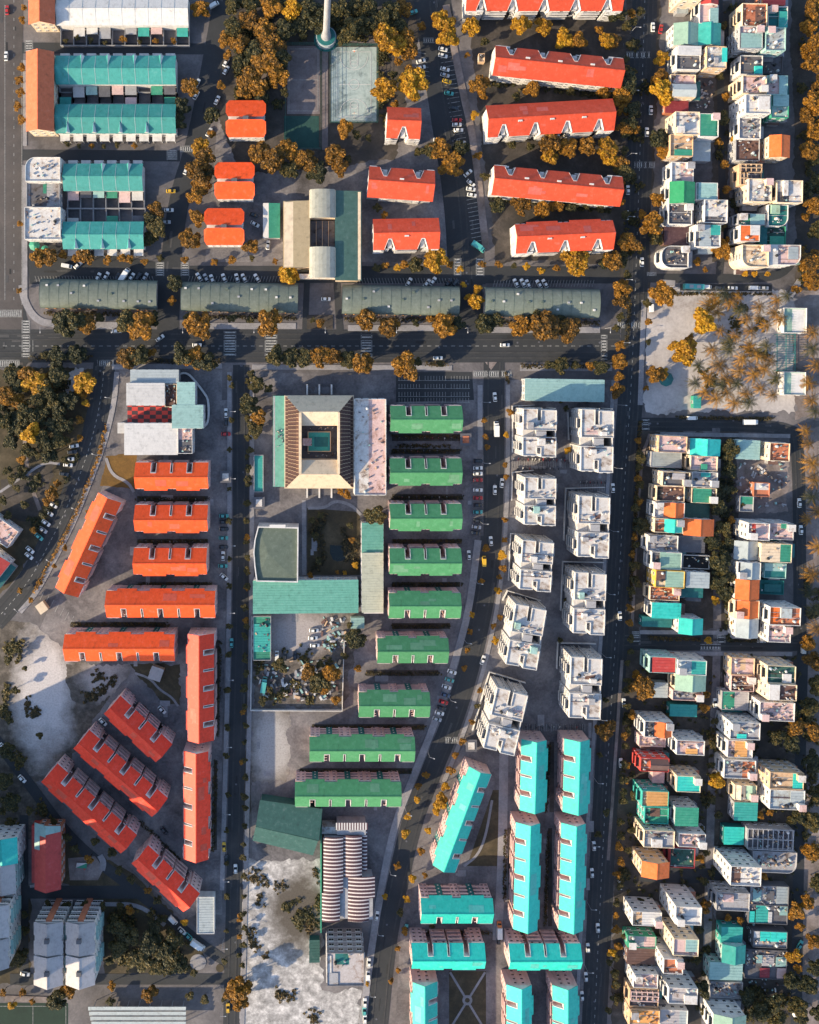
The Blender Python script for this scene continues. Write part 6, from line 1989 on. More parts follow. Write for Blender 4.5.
# --- bottom left corner
def duplex(label, x0, y0, x1, y1, col):
    h = 17; E = place('apartment_tower', label, 'apartment block', (x0 + x1) / 2, (y0 + y1) / 2, h, 0, None, 'grey duplex towers')
    w, d = dim(x1 - x0, y1 - y0, h); X, Y = w / 2, d / 2
    g0 = .4
    wmn = []
    b = MB(); b.box(-X + .4, -Y + .4, 0, X - .4, Y - .4, h - .2)
    b.build('wall', M('W', 'white'), E)
    rise = 2.0
    for a, c in ((-Y, -g0 - .5), (g0 - .5, Y)):
        r = MB(); m_ = (a + c) / 2
        for sg in (-1, 1):
            e = sg * X
            P = [(0, a - .8 if a < -1 else a, h + rise), (e, a, h), (e, m_ - 1.2, h), (e * .92, m_ - 1.2, h + rise * .08), (e * .92, m_ + 1.2, h + rise * .08), (e, m_ + 1.2, h), (e, c, h), (0, c, h + rise)]
            if sg < 0: P.reverse()
            r.slab(P, .2)
        r.box(-.14, a, h + rise - .02, .14, c, h + rise + .06)
        r.build('roof', M('R', col), E)
        q = MB(); q.box(-1.0, m_ - .9, h + rise - .8, 1.0, m_ + .9, h + rise + 1.0, 0); q.build('stair_head', M('W', 'dgrey'), E)
    fl = 5
    for k in range(1, fl + 1):
        for sg in (-1, 1):
            q = MB()
            q.box(min(sg * 1.4, sg * (X - .5)), Y - .39, k * 3.2 - .2, max(sg * 1.4, sg * (X - .5)), Y + .35, k * 3.2, 0)
            q.box(min(sg * 1.4, sg * (X - .5)), Y + .27, k * 3.2 + .001, max(sg * 1.4, sg * (X - .5)), Y + .35, k * 3.2 + .7, 0)
            q.build('balcony', M('W', 'white'), E)
    q = MB(); q.box(-1.3, Y - .39, 0, 1.3, Y + .5, h - .8); q.build('stair_tower', M('W', 'terra'), E)
    wins(E, 'd', X - .5, Y - .4, 1.5, Y - .4, fl, 2, .9, 3.2); wins(E, 'd', -1.5, Y - .4, -X + .5, Y - .4, fl, 2, .9, 3.2)
    wins(E, 'a', X - .4, -Y + .4, X - .4, Y - .4, fl, 6, 1, 3.2); wins(E, 'a', -X + .4, Y - .4, -X + .4, -Y + .4, fl, 6, 1, 3.2); wins(E, 'a', -X + .4, -Y + .4, X - .4, -Y + .4, fl, 3, 1, 3.2)
    for sg in (-1, 1):
        for k in range(1, fl):
            for yy in (-Y * .5, Y * .5):
                q = MB(); q.box(min(sg * (X - .39), sg * (X + .7)), yy - 3, k * 3.2 - .2, max(sg * (X - .39), sg * (X + .7)), yy + 3, k * 3.2 + .7); q.build('balcony', M('W', 'ltteal'), E)
duplex('left of the two grey duplex towers', 33.7, 922, 63, 985, 'greyroof')
duplex('right of the two grey duplex towers', 65.6, 922, 95, 985, 'greyroof')
duplex('grey duplex tower cut by the left edge', -18, 905, 9, 968, 'greyroof')
E = plain_gable('red gable house with pale teal top end', 35, 828, 60.5, 889, 9, 3, 'red', 'terra', 'y')
w, d = dim(26, 61, 9)
b = MB(); b.slab([(-w / 2, d / 2 - 2.5, 9.3), (0, d / 2 - 2.5, 12.4), (0, d / 2 + 2.5, 12.4), (-w / 2, d / 2 + 2.5, 9.3)], .25); b.slab([(0, d / 2 - 1.5, 12.4), (w / 2, d / 2 - 1.5, 9.3), (w / 2, d / 2 + 1.0, 9.3), (0, d / 2 + 2.5, 12.4)], .25); b.slab([(-w / 2, d / 2 - 9, 9.45), (-w / 2 + 2.6, d / 2 - 9, 10.6), (-w / 2 + 2.6, d / 2 - 2.52, 10.6), (-w / 2, d / 2 - 2.52, 9.45)], .25)
b.build('end_roof', M('R', 'ltteal'), E)
b = MB(); b.box(-w / 2 - 2.6, -d / 2 + .5, 0, -w / 2 + .3, d / 2 - 1, 5.0, 0); b.build('side_wing', M('R', 'red'), E)
H('turquoise and grey roofed block cut by the left edge', -10, 838, 17, 863, 12, 'white', 'teal', 'g,turq', rot=2, name='apartment_block', cat='apartment block')
H('grey roofed block below the turquoise one at the left edge', -10, 864, 15, 893, 12, 'ltteal', 'greyroof', 'g,greyroof', rot=2, name='apartment_block', cat='apartment block')
H('red-roofed white building cut by the left edge', -20, 553, 2, 585, 8, 'white', 'grey', 'g,red', rot=-38, name='house', cat='building')
H('pale flat-roofed building cut by the left edge', -14, 521, 16, 541, 6, 'white', 'pink', rot=-35, bal=False, name='flat_roofed_building', cat='building')
E = place('grandstand', 'long white slatted roof beside the football field', 'stand', 137, 1019, 5)
w, d = dim(98, 24, 5)
for k in range(5):
    b = MB(); y = d / 2 - d * k / 5
    b.slab([(-w / 2 + k * .5, y - d / 5 + .25, 4.6 + .1 * k), (w / 2 - .2, y - d / 5 + .25, 4.6 + .1 * k), (w / 2, y, 4.9 + .1 * k), (-w / 2 + k * .5, y, 4.9 + .1 * k)], .12); b.build('roof_panel', M('R', 'bluegrey'), E)
b = MB()
for k in range(9):
    for y in (-d / 2 + .5, d / 2 - .5): x = -w / 2 + 2.5 + (w - 4) * k / 8; b.box(x - .12, y - .12, 0, x + .12, y + .12, 4.4)
b.build('post', M('P', 'grey'), E)
E = place('playground_slide', 'small playground tent with a white and green canopy', 'play frame', 82, 866, 2)
b = MB(); b.face([(-3, -1.2, 1.2), (2.5, 1.8, 3.0), (-2.5, 1.0, 1.2)], 0); b.face([(-3, -1.2, 1.19), (1.8, -1.6, 1.2), (2.5, 1.8, 2.99)], 1); b.build('canopy', [M('P', 'white'), M('P', 'green')], E)
b = MB(); b.box(2.4, 1.7, 0, 2.6, 1.9, 3.0); b.box(-2.9, -1.2, 0, -2.7, -1.0, 1.3); b.box(.6, -2.4, .3, 1.1, -1.7, 1.0, 1); b.build('frame', [M('P', 'grey'), M('P', 'red')], E)

# --- two unseen tall slabs added beyond the left edge to shade the bottom left corner
def shade_slab(label, x0, y0, x1, y1, h):
    cx, cy = W((x0 + x1) / 2, (y0 + y1) / 2)
    E = thing('apartment_tower', label, 'apartment block', cx, cy)  # unseen shadow caster, added for the shade it throws
    X, Y = (x1 - x0) * S / 2, (y1 - y0) * S / 2
    b = MB(); b.box(-X, -Y, 0, X, Y, h); b.build('wall', M('W', 'white'), E)
    for k in range(int(h / 3.1)):
        q = MB(); pl = inset([(-X, -Y), (X, -Y), (X, Y), (-X, Y)], -.05)
        ring(q, pl, .04, k * 3.1 + 1.0, k * 3.1 + 2.3); q.build('window_band', GLASS, E)
    q = MB(); ring(q, [(-X, -Y), (X, -Y), (X, Y), (-X, Y)], .3, h + .001, h + 1.1); q.build('parapet', M('W', 'white'), E)
    q = MB(); q.box(-3, -5, h + .001, 3, 5, h + 3.5); q.build('stair_head', M('W', 'grey'), E)
shade_slab('unseen white slab added beyond the left edge to cast shade, upper one', -108, 760, -62, 880, 58)
shade_slab('unseen white slab added beyond the left edge to cast shade, lower one', -108, 905, -62, 1005, 58)
# ================================================================== TREES
T('22,20,5 24,8,4 22,68,6 20,80,6 21,92,6 18,106,6 22,120,6 20,224,4 19,291,4 200,10,7 206,14,6', 'o')
T('66,41,3.5 78,38,4 91,40,4 105,43,3.5 123,40,5,o 140,42,3.5 156,41,4,o 174,41,4,o 68,144,4 79,146,3.5 92,146,4,o 104,147,3.5 117,145,4 135,146,4,o')
T('190,88,8,o 182,108,7 178,122,7 200,148,7,y 205,160,8,o 197,172,9,o 203,185,8,o 196,196,8,o 207,172,7 157,210,7,o 152,220,7 158,229,8 149,239,7 198,218,7,o 190,240,8,o 197,244,6,o 185,260,5,o 176,283,7 172,300,6,o 160,258,5')
T('40,258,7 51,257,7 63,255,6 75,259,5 85,255,7 90,260,6 108,261,6 122,258,6 130,260,6 145,262,5', 'o')
T('57,318,6 65,324,10 78,321,9 88,323,9,o 100,318,6 128,322,10 141,326,13,o 152,319,7 200,325,12,o 188,317,6 270,323,10,o 232,319,6 250,320,5 320,323,6,o 313,320,4 365,320,9,o 387,328,8,o 396,325,6,o 430,318,6,o 443,327,11,o 456,324,7 483,325,9 495,321,7 520,326,9,o 535,320,8 545,327,13,o 557,321,8 567,330,9,o 577,324,6,o 415,323,5')
T('477,289,6 474,302,7 468,297,5 463,285,4 481,300,4', 'y')
T('45,355,6 58,357,9 78,355,8 127,358,9,o 140,356,8 152,353,6,o 182,355,9 195,358,9,o 204,363,8 275,356,8 290,358,8 305,357,8 320,357,8,o 335,357,7,o 349,359,7 363,364,10,o 405,366,11,o 418,362,6 548,365,6 560,366,7 575,365,6 590,366,6,o 600,368,7 440,364,5')
T('35,382,11,y 60,375,8 48,389,8 8,395,9,o 20,402,7,o 85,382,8,y 84,395,6,o 86,403,5,y 33,433,9,y 5,420,8 12,441,7 22,460,6,o 60,411,7 80,420,6,o 80,438,5,o 70,428,6 55,425,7 45,410,7 22,418,8 53,493,7,o 47,501,6,o 57,483,5,o 57,503,4 33,530,5,o 8,470,6 38,455,5 10,375,7 65,444,4,o 17,488,5 3,500,6')
T('20,385,8 40,398,8 55,400,7 70,400,7 28,412,8 66,425,7 40,420,8 25,430,7 45,440,8 60,440,7 5,405,7 15,425,7 30,450,7 50,455,7 65,460,6 12,480,6 38,478,6 25,505,6 8,515,6 44,515,6 72,395,6,o 28,375,8,o 50,380,7,o 15,372,7')
T('65,548,4 40,582,4 31,600,4 20,590,4 54,566,3.5 88,512,3.5 100,452,3.5', 'o')
T('250,405,8 258,416,8,o 255,429,7 250,450,5 248,478,5 247,537,4.5,o 247,570,4.5 247,588,4,o 246,620,4.5,o 245,655,4 243,690,4 243,712,4,o 242,762,4,o 228,655,4 227,690,4.5 227,726,4 246,504,4 240,918,5,o 240,936,4,o 239,955,4 240,985,9,o 231,992,7,o 240,1001,7,o 244,635,3.5 257,384,7 268,389,6 251,374,6 230,378,4 210,356,6 215,365,5')
T('270,8,9,o 292,12,8,y 312,12,10 319,26,9 302,26,9 265,35,10,o 272,50,12,o 267,65,12,o 250,80,10,o 245,91,8,o 258,89,8,o 280,60,9 278,78,9,o 232,28,8 226,40,8,o 240,45,9,o 250,20,9,o 228,56,6,o 221,86,6,o 262,98,7 212,116,8 212,134,6,o 240,64,8 255,55,9 285,32,9 284,93,6 252,5,8 232,9,7 240,3,6')
T('340,10,9 352,30,10 366,26,9 345,38,7 370,9,9 385,42,11,y 397,46,9,y 405,40,8,o 385,91,11,y 411,86,11,y 410,75,7,o 398,62,6,o 395,105,6,o 388,15,9 401,10,8,o 398,27,8 355,8,8 378,24,7 408,52,7,o 393,75,6')
T('442,25,9,y 447,39,8,y 422,27,6,o 470,28,8,y 484,42,6 520,26,9,y 543,27,7,y 563,40,8,y 577,42,7,o 606,42,7,y 599,30,6,o 478,86,8,o 483,96,6,o 467,55,4,o 474,115,6,y 532,90,7,o 516,97,6 570,92,6 603,93,7,o 548,144,9,o 549,156,8,y 567,148,9,o 585,148,8,o 607,150,9,y 609,161,7,y 512,145,6 530,147,6 440,150,9,o 452,166,11,o 430,152,7 460,150,7 418,152,6 485,177,6 478,156,6,o 498,206,7 521,205,8,o 541,210,7,o 556,204,7,o 571,206,7 585,205,6 600,208,6')
T('404,265,6,o 415,266,7 434,261,10,y 460,269,5,y 482,264,5,o 498,265,5,o 514,266,4 526,267,5,y 541,271,5,y 556,268,5,o 573,262,10,y 581,272,6,y 606,263,7 376,268,6 385,266,5,o 397,268,5,y 450,265,5,o')
T('260,154,9,o 273,161,10,o 285,152,9,o 290,170,8 300,160,9,o 310,165,8,o 318,173,8 309,154,6,o 334,155,9,o 340,167,8,o 348,160,6 345,130,8,o 357,135,6 368,138,5 251,247,7,o 252,258,4 215,262,5,o 232,260,6,o 275,261,4,o 287,275,8,y 296,277,6,y 378,208,6 384,215,5,o')
T('616,15,8 633,22,6 611,42,7,o 623,82,10 632,72,6 620,96,8,o 632,110,8 635,130,6,o 619,165,7,o 613,152,6,o 622,175,8 661,59,7,y 660,78,8,o 661,93,10,y 658,140,9 661,152,7,o 656,200,7,o 650,226,10,o 642,215,6,o 655,238,7 628,243,9,o 640,249,6 612,262,8,o 620,290,8,o 627,275,6 660,295,11,o 646,303,6 672,292,6,o 655,374,7,o 648,322,5,o 648,342,4 664,372,6,y 646,388,4,o 640,12,6 624,128,7,o 610,200,6')
T('725,97,6,o 733,140,5,y 719,120,7 718,142,6,o 726,190,6,o 722,207,6 720,250,8,o 728,240,5,o 697,262,6,o 745,274,4,y 754,274,4,y 767,274,4,y 719,76,6 721,50,6 723,26,6 724,165,6,o 722,226,6 705,270,4,o')
T('812,10,9 808,28,8 816,45,10 811,64,10 804,55,6 817,85,7 812,104,10 806,116,8 815,132,8 809,152,8 805,190,7,d 812,206,9 805,217,6 816,232,8,d 808,262,9 813,281,8 806,276,6 816,160,7,d 800,90,5,d 815,183,8,d 800,250,6 795,290,6', 'o')
T('715,300,6 707,305,7 723,296,7 731,303,7 739,298,6 716,312,7 740,310,7 758,308,6 746,320,6 720,330,6 729,343,7 736,337,6 751,331,7 712,350,7 727,349,7 750,347,6 741,360,7 758,355,7 766,345,6 718,366,8 728,379,7 738,371,7 721,386,7 708,379,7 715,400,7 727,394,6 737,383,7 747,394,7 755,375,7 760,388,6 748,403,7 765,370,7 771,360,6 778,301,6 786,297,6 775,312,6 781,320,6 700,365,6,d 695,384,6,d 735,404,7 705,393,6 770,395,6 775,380,6 765,325,6 757,318,5 810,332,7 812,350,7 814,366,7 810,382,7 812,400,7 816,412,6', 'o', True)
T('702,322,10,y 682,351,12,y 688,340,6,o')
T('727,450,8 728,470,8 721,490,7 717,506,7 712,541,7 718,560,9 720,576,9 724,591,8 715,600,6,y 728,545,7 722,528,7 735,621,6,y 640,460,6 640,485,6 639,502,5,o 641,525,7 636,545,5 637,565,6 636,583,6 722,545,6,o 731,520,5,o 713,585,6 726,605,6 731,490,6 708,640,5,y 742,505,4')
T('810,464,8 815,480,8 812,496,7 806,444,6,o 812,575,8 816,545,8 809,592,7 814,628,7 806,432,6 807,520,5 812,610,6 815,512,6', 'o', True)
T('806,642,7,o 640,684,9,o 636,674,6,o 646,693,6,o 705,694,6,o 704,708,6,o 632,715,6,o 627,730,5 627,765,5,y 626,780,5,o 634,795,6 716,779,7,y 722,770,6,o 795,726,9,o 790,742,8 790,710,7 797,788,7 700,858,6,o 706,852,5 798,815,7 764,876,5,o 795,910,8,o 800,926,6,o 793,955,7,y 797,968,6,o 703,905,7,o 699,930,6 740,920,5,o 728,917,5,o 790,980,8 806,982,8 795,1002,8 612,952,6,y 619,946,5,o 609,962,5 625,936,5 712,1003,6 746,995,8 760,1010,9 771,1000,8 775,1017,8 745,1015,6 812,660,8,o 815,685,8 808,705,8 814,730,8,o 810,760,8 815,790,8 812,820,8 809,850,8,o 816,880,7 806,900,7,o 812,940,7,o 800,1015,7 814,965,7 815,1010,7 712,800,6 700,830,6 718,815,6 722,855,5 704,880,6 696,960,6 700,985,7 703,1010,6 775,735,7 750,755,6 790,820,6 760,815,5,o 770,812,5,o 668,717,5 714,720,5 712,745,5 632,830,5 628,850,5 615,985,5,o 608,1010,5 640,900,4 710,765,5')
T('506,435,4,y 505,465,4,o 506,477,4,o 505,520,4,o 504,540,4,o 502,555,6,y 503,568,5,o 498,590,5,y 499,577,4,o 486,548,5,o 482,581,4,o 472,615,4,y 470,632,4,o 467,650,4,o 464,668,4,o 495,641,5,y 500,617,4,o 493,626,4,o 480,690,4,o 477,706,4 472,722,4,o 462,741,5,o 450,770,6,o 445,786,6,y 440,800,7,y 436,811,6,y 426,774,5,o 418,786,5,o 417,799,5,y 405,833,6,y 397,866,5,o 385,896,4,y 408,816,5,y 428,830,5,y 421,851,5,o 412,878,6,y 407,899,5,y 398,948,4,o 391,981,4,o 367,983,3,y 484,420,4,o 485,437,4,o 487,447,4,o 404,930,5,o 398,970,4,o 425,875,4,o 455,755,5,o')
T('604,728,8,o 598,834,5 606,812,5 605,700,4 600,755,4 568,450,5,y 566,600,4 560,640,4 560,400,5 566,408,4 585,398,5,o 555,395,4 600,400,4 510,412,5,o 432,925,4 415,935,5 400,912,5')
T('4,992,5,o 23,992,5,o 12,1005,6,y 32,1001,4,o 57,998,8 70,988,7,o 90,981,5 112,986,6,o 150,991,7,o 190,995,6 205,999,6 110,1001,6 118,925,8 130,935,9 150,940,9 140,956,9 165,950,9 180,960,9 186,968,6 120,946,8 155,925,7 174,940,8 185,922,5,y 160,965,8 170,930,6 194,972,5 26,930,6 25,914,5 48,905,6 67,905,6 85,905,6 103,906,6 90,858,6,o 75,848,6 68,836,6 95,841,6 120,870,6 131,879,6 148,890,5,o 157,900,6 163,918,5 20,955,8 12,962,6 112,852,6 120,905,5 110,960,6 130,910,6,o 12,800,7 30,810,6 55,822,6 5,780,7 8,750,7 40,735,5 15,690,6 10,720,6 8,660,6 18,650,5 25,668,4 3,810,6')
T('375,515,8 347,495,6,o 340,491,5,o 355,565,5,y 345,573,3,y 337,572,3,o 310,575,4,o 312,520,5 320,515,5 350,525,5 315,535,5 352,540,4,o 318,560,5 309,672,8,o 320,664,6 318,681,9 331,672,8,o 355,638,8 358,668,5,o 280,665,7 336,700,6,o 262,700,6 270,690,5 345,655,5 325,690,6,o 350,625,5 262,668,4')

import numpy as np
for y in range(385, 1010, 17):
    f = (y - 365) / 665
    SPECS.append((248.5 - 6 * f + rnd.uniform(-1, 1), y + rnd.uniform(-4, 4), rnd.uniform(3.6, 5.2), 'd', False))
    if y % 2: SPECS.append((231.5 - 7 * f + rnd.uniform(-1, 1), y + rnd.uniform(-4, 4), rnd.uniform(3.2, 4.6), 'd', False))
for y in range(440, 1010, 14):
    SPECS.append((639 - (y - 440) * .046 + rnd.uniform(-2, 2), y + rnd.uniform(-4, 4), rnd.uniform(4.5, 6.8), rnd.choice('ddo'), False))
for y in range(10, 400, 16):
    SPECS.append((629 - y * .03 + rnd.uniform(-3, 3), y + rnd.uniform(-4, 4), rnd.uniform(5, 7.4), rnd.choice('ddo'), False))
SPECS.sort(key=lambda t: -t[2])
_cnt = 0; _rest = []
for sp in SPECS:
    if sp[4] or _cnt < 296:
        tree(*sp); _cnt += 0 if sp[4] else 1
    else: _rest.append(sp)
rv, rf, rm_ = [], [], []; nv = 0
rest_mats = [BARK] + [LEAF[c] for c in 'yod']
for px, py, r, c, _ in _rest:          # the smallest street trees and saplings: one uncountable mass
    v = rnd.randrange(6); s = r * S / 4.0
    x, y = W(px, py, 5.5 * s)
    a = rnd.uniform(0, 6.28); ca, sa = math.cos(a) * s, math.sin(a) * s
    for me, mi in ((TRUNK[v], 0), (CROWN[c, v], 1 + 'yod'.index(c))):
        co_ = np.empty(len(me.vertices) * 3); me.vertices.foreach_get('co', co_); co_ = co_.reshape(-1, 3)
        if mi:
            co_ = co_[:len(co_) // 8 * 4]
            npoly = len(co_) // 4
        q = np.stack([co_[:, 0] * ca - co_[:, 1] * sa + x, co_[:, 0] * sa + co_[:, 1] * ca + y, co_[:, 2] * s], 1)
        rv.append(q)
        if mi: rf += (np.arange(npoly * 4).reshape(-1, 4) + nv).tolist(); rm_ += [mi] * npoly
        else:
            for p in me.polygons: rf.append([i + nv for i in p.vertices]); rm_.append(0)
        nv += len(q)
me = bpy.data.meshes.new('small_street_trees')
me.from_pydata(np.concatenate(rv).tolist(), [], rf)
for m in rest_mats: me.materials.append(m)
me.polygons.foreach_set('material_index', rm_); me.update()
o = bpy.data.objects.new('small_street_trees', me); COL.objects.link(o)
tag(o, 'small saplings and street trees scattered along kerbs and between houses', 'trees', None, 'stuff')

# planted strips
hedge([(44, 313), (155, 315)], 2.2, 1.3); hedge([(186, 317), (296, 318)], 2.2, 1.3); hedge([(346, 320), (455, 320)], 2.2, 1.3); hedge([(487, 323), (598, 323)], 2.2, 1.3)
hedge([(30, 358), (92, 358)], 2.6, 1.5); hedge([(118, 361), (220, 361)], 2.6, 1.5); hedge([(283, 361), (352, 361)], 3.2, 1.6); hedge([(522, 366), (600, 366)], 2.4, 1.5); hedge([(425, 364), (449, 364)], 2.4, 1.4)
hedge(smooth([(107, 424), (100, 452), (88, 485), (72, 522), (54, 556), (34, 592)], 1), 1.6, 1.1, LEAF['o'], 4, 'amber verge planting')
for y, a, b in ((499, 137, 208), (541, 137, 208), (584, 138, 212), (624, 70, 170), (437, 392, 460), (451, 392, 460), (497, 392, 462), (541, 392, 462), (584, 392, 462), (626, 392, 450), (673, 366, 440), (727, 312, 425), (771, 300, 412), (446, 396, 450), (932, 425, 490)):
    hedge([(a, y), (b, y)], 1.8, 1.2, None, 4, 'dark hedge strip')
hedge([(220, 640), (217, 735)], 2, 1.3, None, 4, 'dark hedge strip'); hedge([(216, 760), (213, 850)], 2, 1.3, None, 4, 'dark hedge strip')
hedge([(549, 745), (546, 812)], 1.6, 1.2, None, 4, 'dark hedge strip'); hedge([(548, 830), (545, 925)], 1.6, 1.2, None, 4, 'dark hedge strip'); hedge([(505, 830), (504, 900)], 1.6, 1.2, None, 4, 'dark hedge strip'); hedge([(505, 372), (508, 384)], 1.6, 1.0)
hedge([(141, 705), (172, 735)], 2, 1.3, None, 4, 'dark hedge strip'); hedge([(98, 762), (146, 805)], 2, 1.3, None, 4, 'dark hedge strip'); hedge([(100, 790), (60, 762)], 2, 1.3, None, 4, 'dark hedge strip'); hedge([(140, 820), (180, 860)], 2, 1.3, None, 4, 'dark hedge strip')
hedge([(676, 417), (772, 419)], 1.6, 1.1); hedge([(675, 294), (772, 294)], 1.4, 1.0); hedge([(648, 638), (700, 639)], 2, 1.3); hedge([(727, 640), (770, 640)], 2, 1.3)
hedge([(630, 300), (626, 345)], 2, 1.2); hedge([(640, 420), (630, 600)], 1.6, 1.1)
scrub('low brown scrub in the corner park', [(0, 372), (94, 372), (86, 440), (60, 500), (30, 540), (0, 560)], 420, 1.3, LEAF['d'], seed=3)
scrub('dark weeds round the white sand lot', [(0, 625), (30, 625), (20, 660), (8, 690), (30, 740), (25, 770), (60, 830), (0, 840)], 330, 1.1, LEAF['d'], seed=4)
scrub('weeds scattered on the white sand lot', [(25, 690), (40, 690), (40, 715), (25, 720)], 60, .8, SHRUB, seed=5)
scrub('weeds on the dirt beside the slanted blocks', [(74, 666), (128, 668), (110, 690), (84, 706)], 120, .8, SHRUB, seed=6)
scrub('weeds on the lower sand lot', [(246, 862), (318, 862), (320, 985), (355, 995), (350, 1024), (246, 1024)], 230, .9, SHRUB, seed=7)
scrub('thick weeds in the dark patch of the lower sand lot', [(282, 905), (320, 890), (320, 945), (308, 945), (300, 930)], 200, 1.2, LEAF['d'], seed=8)
scrub('weeds and litter plants in the junk yard', [(255, 655), (360, 630), (345, 705), (255, 706)], 260, 1.1, LEAF['d'], seed=9)
scrub('dark undergrowth of the school garden', [(308, 512), (326, 512), (326, 572), (308, 572)], 130, 1.2, SHRUB, seed=10)
scrub('undergrowth right of the school garden pond', [(340, 515), (359, 520), (359, 572), (345, 572)], 110, 1.2, SHRUB, seed=11)
scrub('undergrowth of the top woodland', [(235, 0), (325, 0), (325, 36), (285, 44), (284, 110), (235, 110)], 900, 1.6, LEAF['d'], seed=12)
scrub('undergrowth beside the radio tower', [(330, 0), (415, 0), (412, 40), (380, 140), (378, 44), (330, 36)], 700, 1.6, LEAF['d'], seed=13)
scrub('undergrowth of the bottom park', [(105, 905), (150, 905), (200, 955), (190, 975), (105, 975)], 380, 1.5, LEAF['d'], seed=14)
scrub('undergrowth in the alley between the house columns', [(716, 440), (734, 440), (732, 640), (716, 640)], 240, 1.6, LEAF['d'], seed=15)
scrub('undergrowth along the wide east road', [(628, 5), (660, 5), (640, 280), (622, 280)], 200, 1.4, LEAF['d'], seed=16)
scrub('undergrowth in the lower alley', [(706, 700), (722, 700), (706, 1010), (692, 1010)], 200, 1.5, LEAF['d'], seed=17)
scrub('undergrowth at the right edge', [(800, 660), (822, 660), (822, 900), (804, 900)], 260, 1.5, LEAF['d'], seed=18)
scrub('undergrowth behind the rubble floors', [(744, 985), (798, 985), (798, 1024), (744, 1024)], 220, 1.5, LEAF['d'], seed=19)
scrub('undergrowth along the kerb of the left house column', [(626, 660), (640, 660), (622, 1000), (612, 1000)], 170, 1.4, LEAF['d'], seed=20)
scrub('ground plants on the palm lot', [(690, 300), (780, 300), (780, 405), (690, 405)], 150, .8, LEAF['d'], seed=21)
scrub('undergrowth below the top red-roofed blocks', [(478, 86), (620, 100), (620, 90), (480, 80)], 110, 1.3, LEAF['d'], seed=22, clump=False)
scrub('undergrowth between the lower red-roofed blocks', [(488, 200), (610, 214), (610, 206), (490, 196)], 110, 1.3, LEAF['d'], seed=23, clump=False)
scrub('undergrowth of the top right edge', [(796, 0), (822, 0), (822, 288), (798, 288)], 260, 1.6, LEAF['d'], seed=25)
scrub('undergrowth between the top house columns', [(716, 0), (738, 0), (736, 260), (714, 260)], 200, 1.6, LEAF['d'], seed=26)
scrub('garden growth among the lower left houses', [(640, 655), (715, 655), (700, 1000), (622, 1000)], 260, 1.5, LEAF['d'], seed=27, clump=False)
scrub('garden growth among the lower right houses', [(722, 655), (800, 655), (796, 900), (714, 900)], 260, 1.5, LEAF['d'], seed=28, clump=False)
scrub('undergrowth on the right sand strip', [(802, 440), (822, 440), (822, 640), (806, 640)], 110, 1.1, LEAF['d'], seed=24)

# junk in the yard: crates, boards and heaps (uncountable)
def junkfield(label, poly, n, seed, big=1.2):
    r2 = random.Random(seed); mb = MB()
    xs = [p[0] for p in poly]; ys = [p[1] for p in poly]
    for k in range(n):
        x, y = W(r2.uniform(min(xs), max(xs)), r2.uniform(min(ys), max(ys)))
        a, c, h = r2.uniform(.4, 2.2) * big, r2.uniform(.3, 1.0) * big, r2.uniform(.2, 1.0)
        t = r2.uniform(0, 3.1); ca, sa = math.cos(t), math.sin(t)
        mb.prism([(x + ca * u - sa * v, y + sa * u + ca * v) for u, v in ((-a / 2, -c / 2), (a / 2, -c / 2), (a / 2, c / 2), (-a / 2, c / 2))], 0, h + k * .0013, r2.choice((0, 0, 1, 1, 2, 3, 4, 4, 5, 6)))
    tag(mb.build('scrap_heap', JM), label, 'scrap', None, 'stuff')
junkfield('scrap and boards strewn over the junk yard', [(258, 660), (340, 700)], 130, 1)
junkfield('rubbish piled along the top of the junk yard', [(322, 618), (345, 650)], 60, 2)
junkfield('building debris in the dirt yard with two sheds', [(738, 462), (786, 510)], 70, 3, .9)
junkfield('debris on the vacant plot by the palm alley', [(696, 82), (712, 108)], 40, 4, .9)
junkfield('litter between the lower lean-tos', [(745, 905), (788, 1000)], 90, 5, .8)

# ================================================================== VEHICLES
V('7,10,90,r 6,56,90,w 186,170,70,w 171,191,0,y 196,95,60,w 197,83,60,w 226,62,60,w 226,70,60,w 217,100,65,w 209,132,60,w 214,5,30,w,v 169,210,0,w 166,222,0,s')
V('443,49,-15,w 443,55.5,-15,w 445,69,-15,w 445,75,-15,s 447,81,-15,y 449,93,-10,t 454,108,-5,d 457,120,0,r 457,124.5,0,w 458.5,130,0,w 461,142,-10,s 438,140,-10,w 421,61,15,w 421,67.5,15,w 468,173,40,w 471,183,-40,w 471,189,-10,w 472,195,-10,w 478,247,-35,t,t 413,12,20,t')
V('653,27,90,w 661,29,80,r 651,110,90,w 647,132,90,w 628,190,90,w 627,215,90,w 642,262,90,w 651,307,92,w,v 613,488,92,w 620,616,92,w 624,703,92,w 621,763,92,w 598,928,93,w 594,846,93,w 592,873,93,w 588,948,93,w 586,977,93,w 582,996,93,w 620,885,93,w')
V('693,287,-2,t,b 706,287,-2,w,v 720,288,-2,d 733,288,-2,w 754,288,-2,w,v 764,288,-2,s 692,418,0,w,v 750,422,0,w,t')
V('117,331,0,w 160,338,35,w 197,345,0,w 505,345,0,w 438,358,0,w 326,299,0,w 98,277,65,w 106,276,60,w 117,277,60,d 125,275,58,w,t 131.5,277,60,w 138,277,60,d 145,277,60,s 199,277,120,w 206,278,115,s 212,279,110,w 224,278,110,w 237,278,105,w 244,278,115,w 257,278,120,w 254,215,-20,d 255,224,-30,w 268,245,85,w 409,282,60,w 427,283,50,w 433,281,55,w 448,283,55,d 455,283,55,d 516,283,115,w 523,283,115,w 528,284,112,w 539,284,120,w 545,283.5,120,w 67,266,-10,w,v 78,265,40,w')
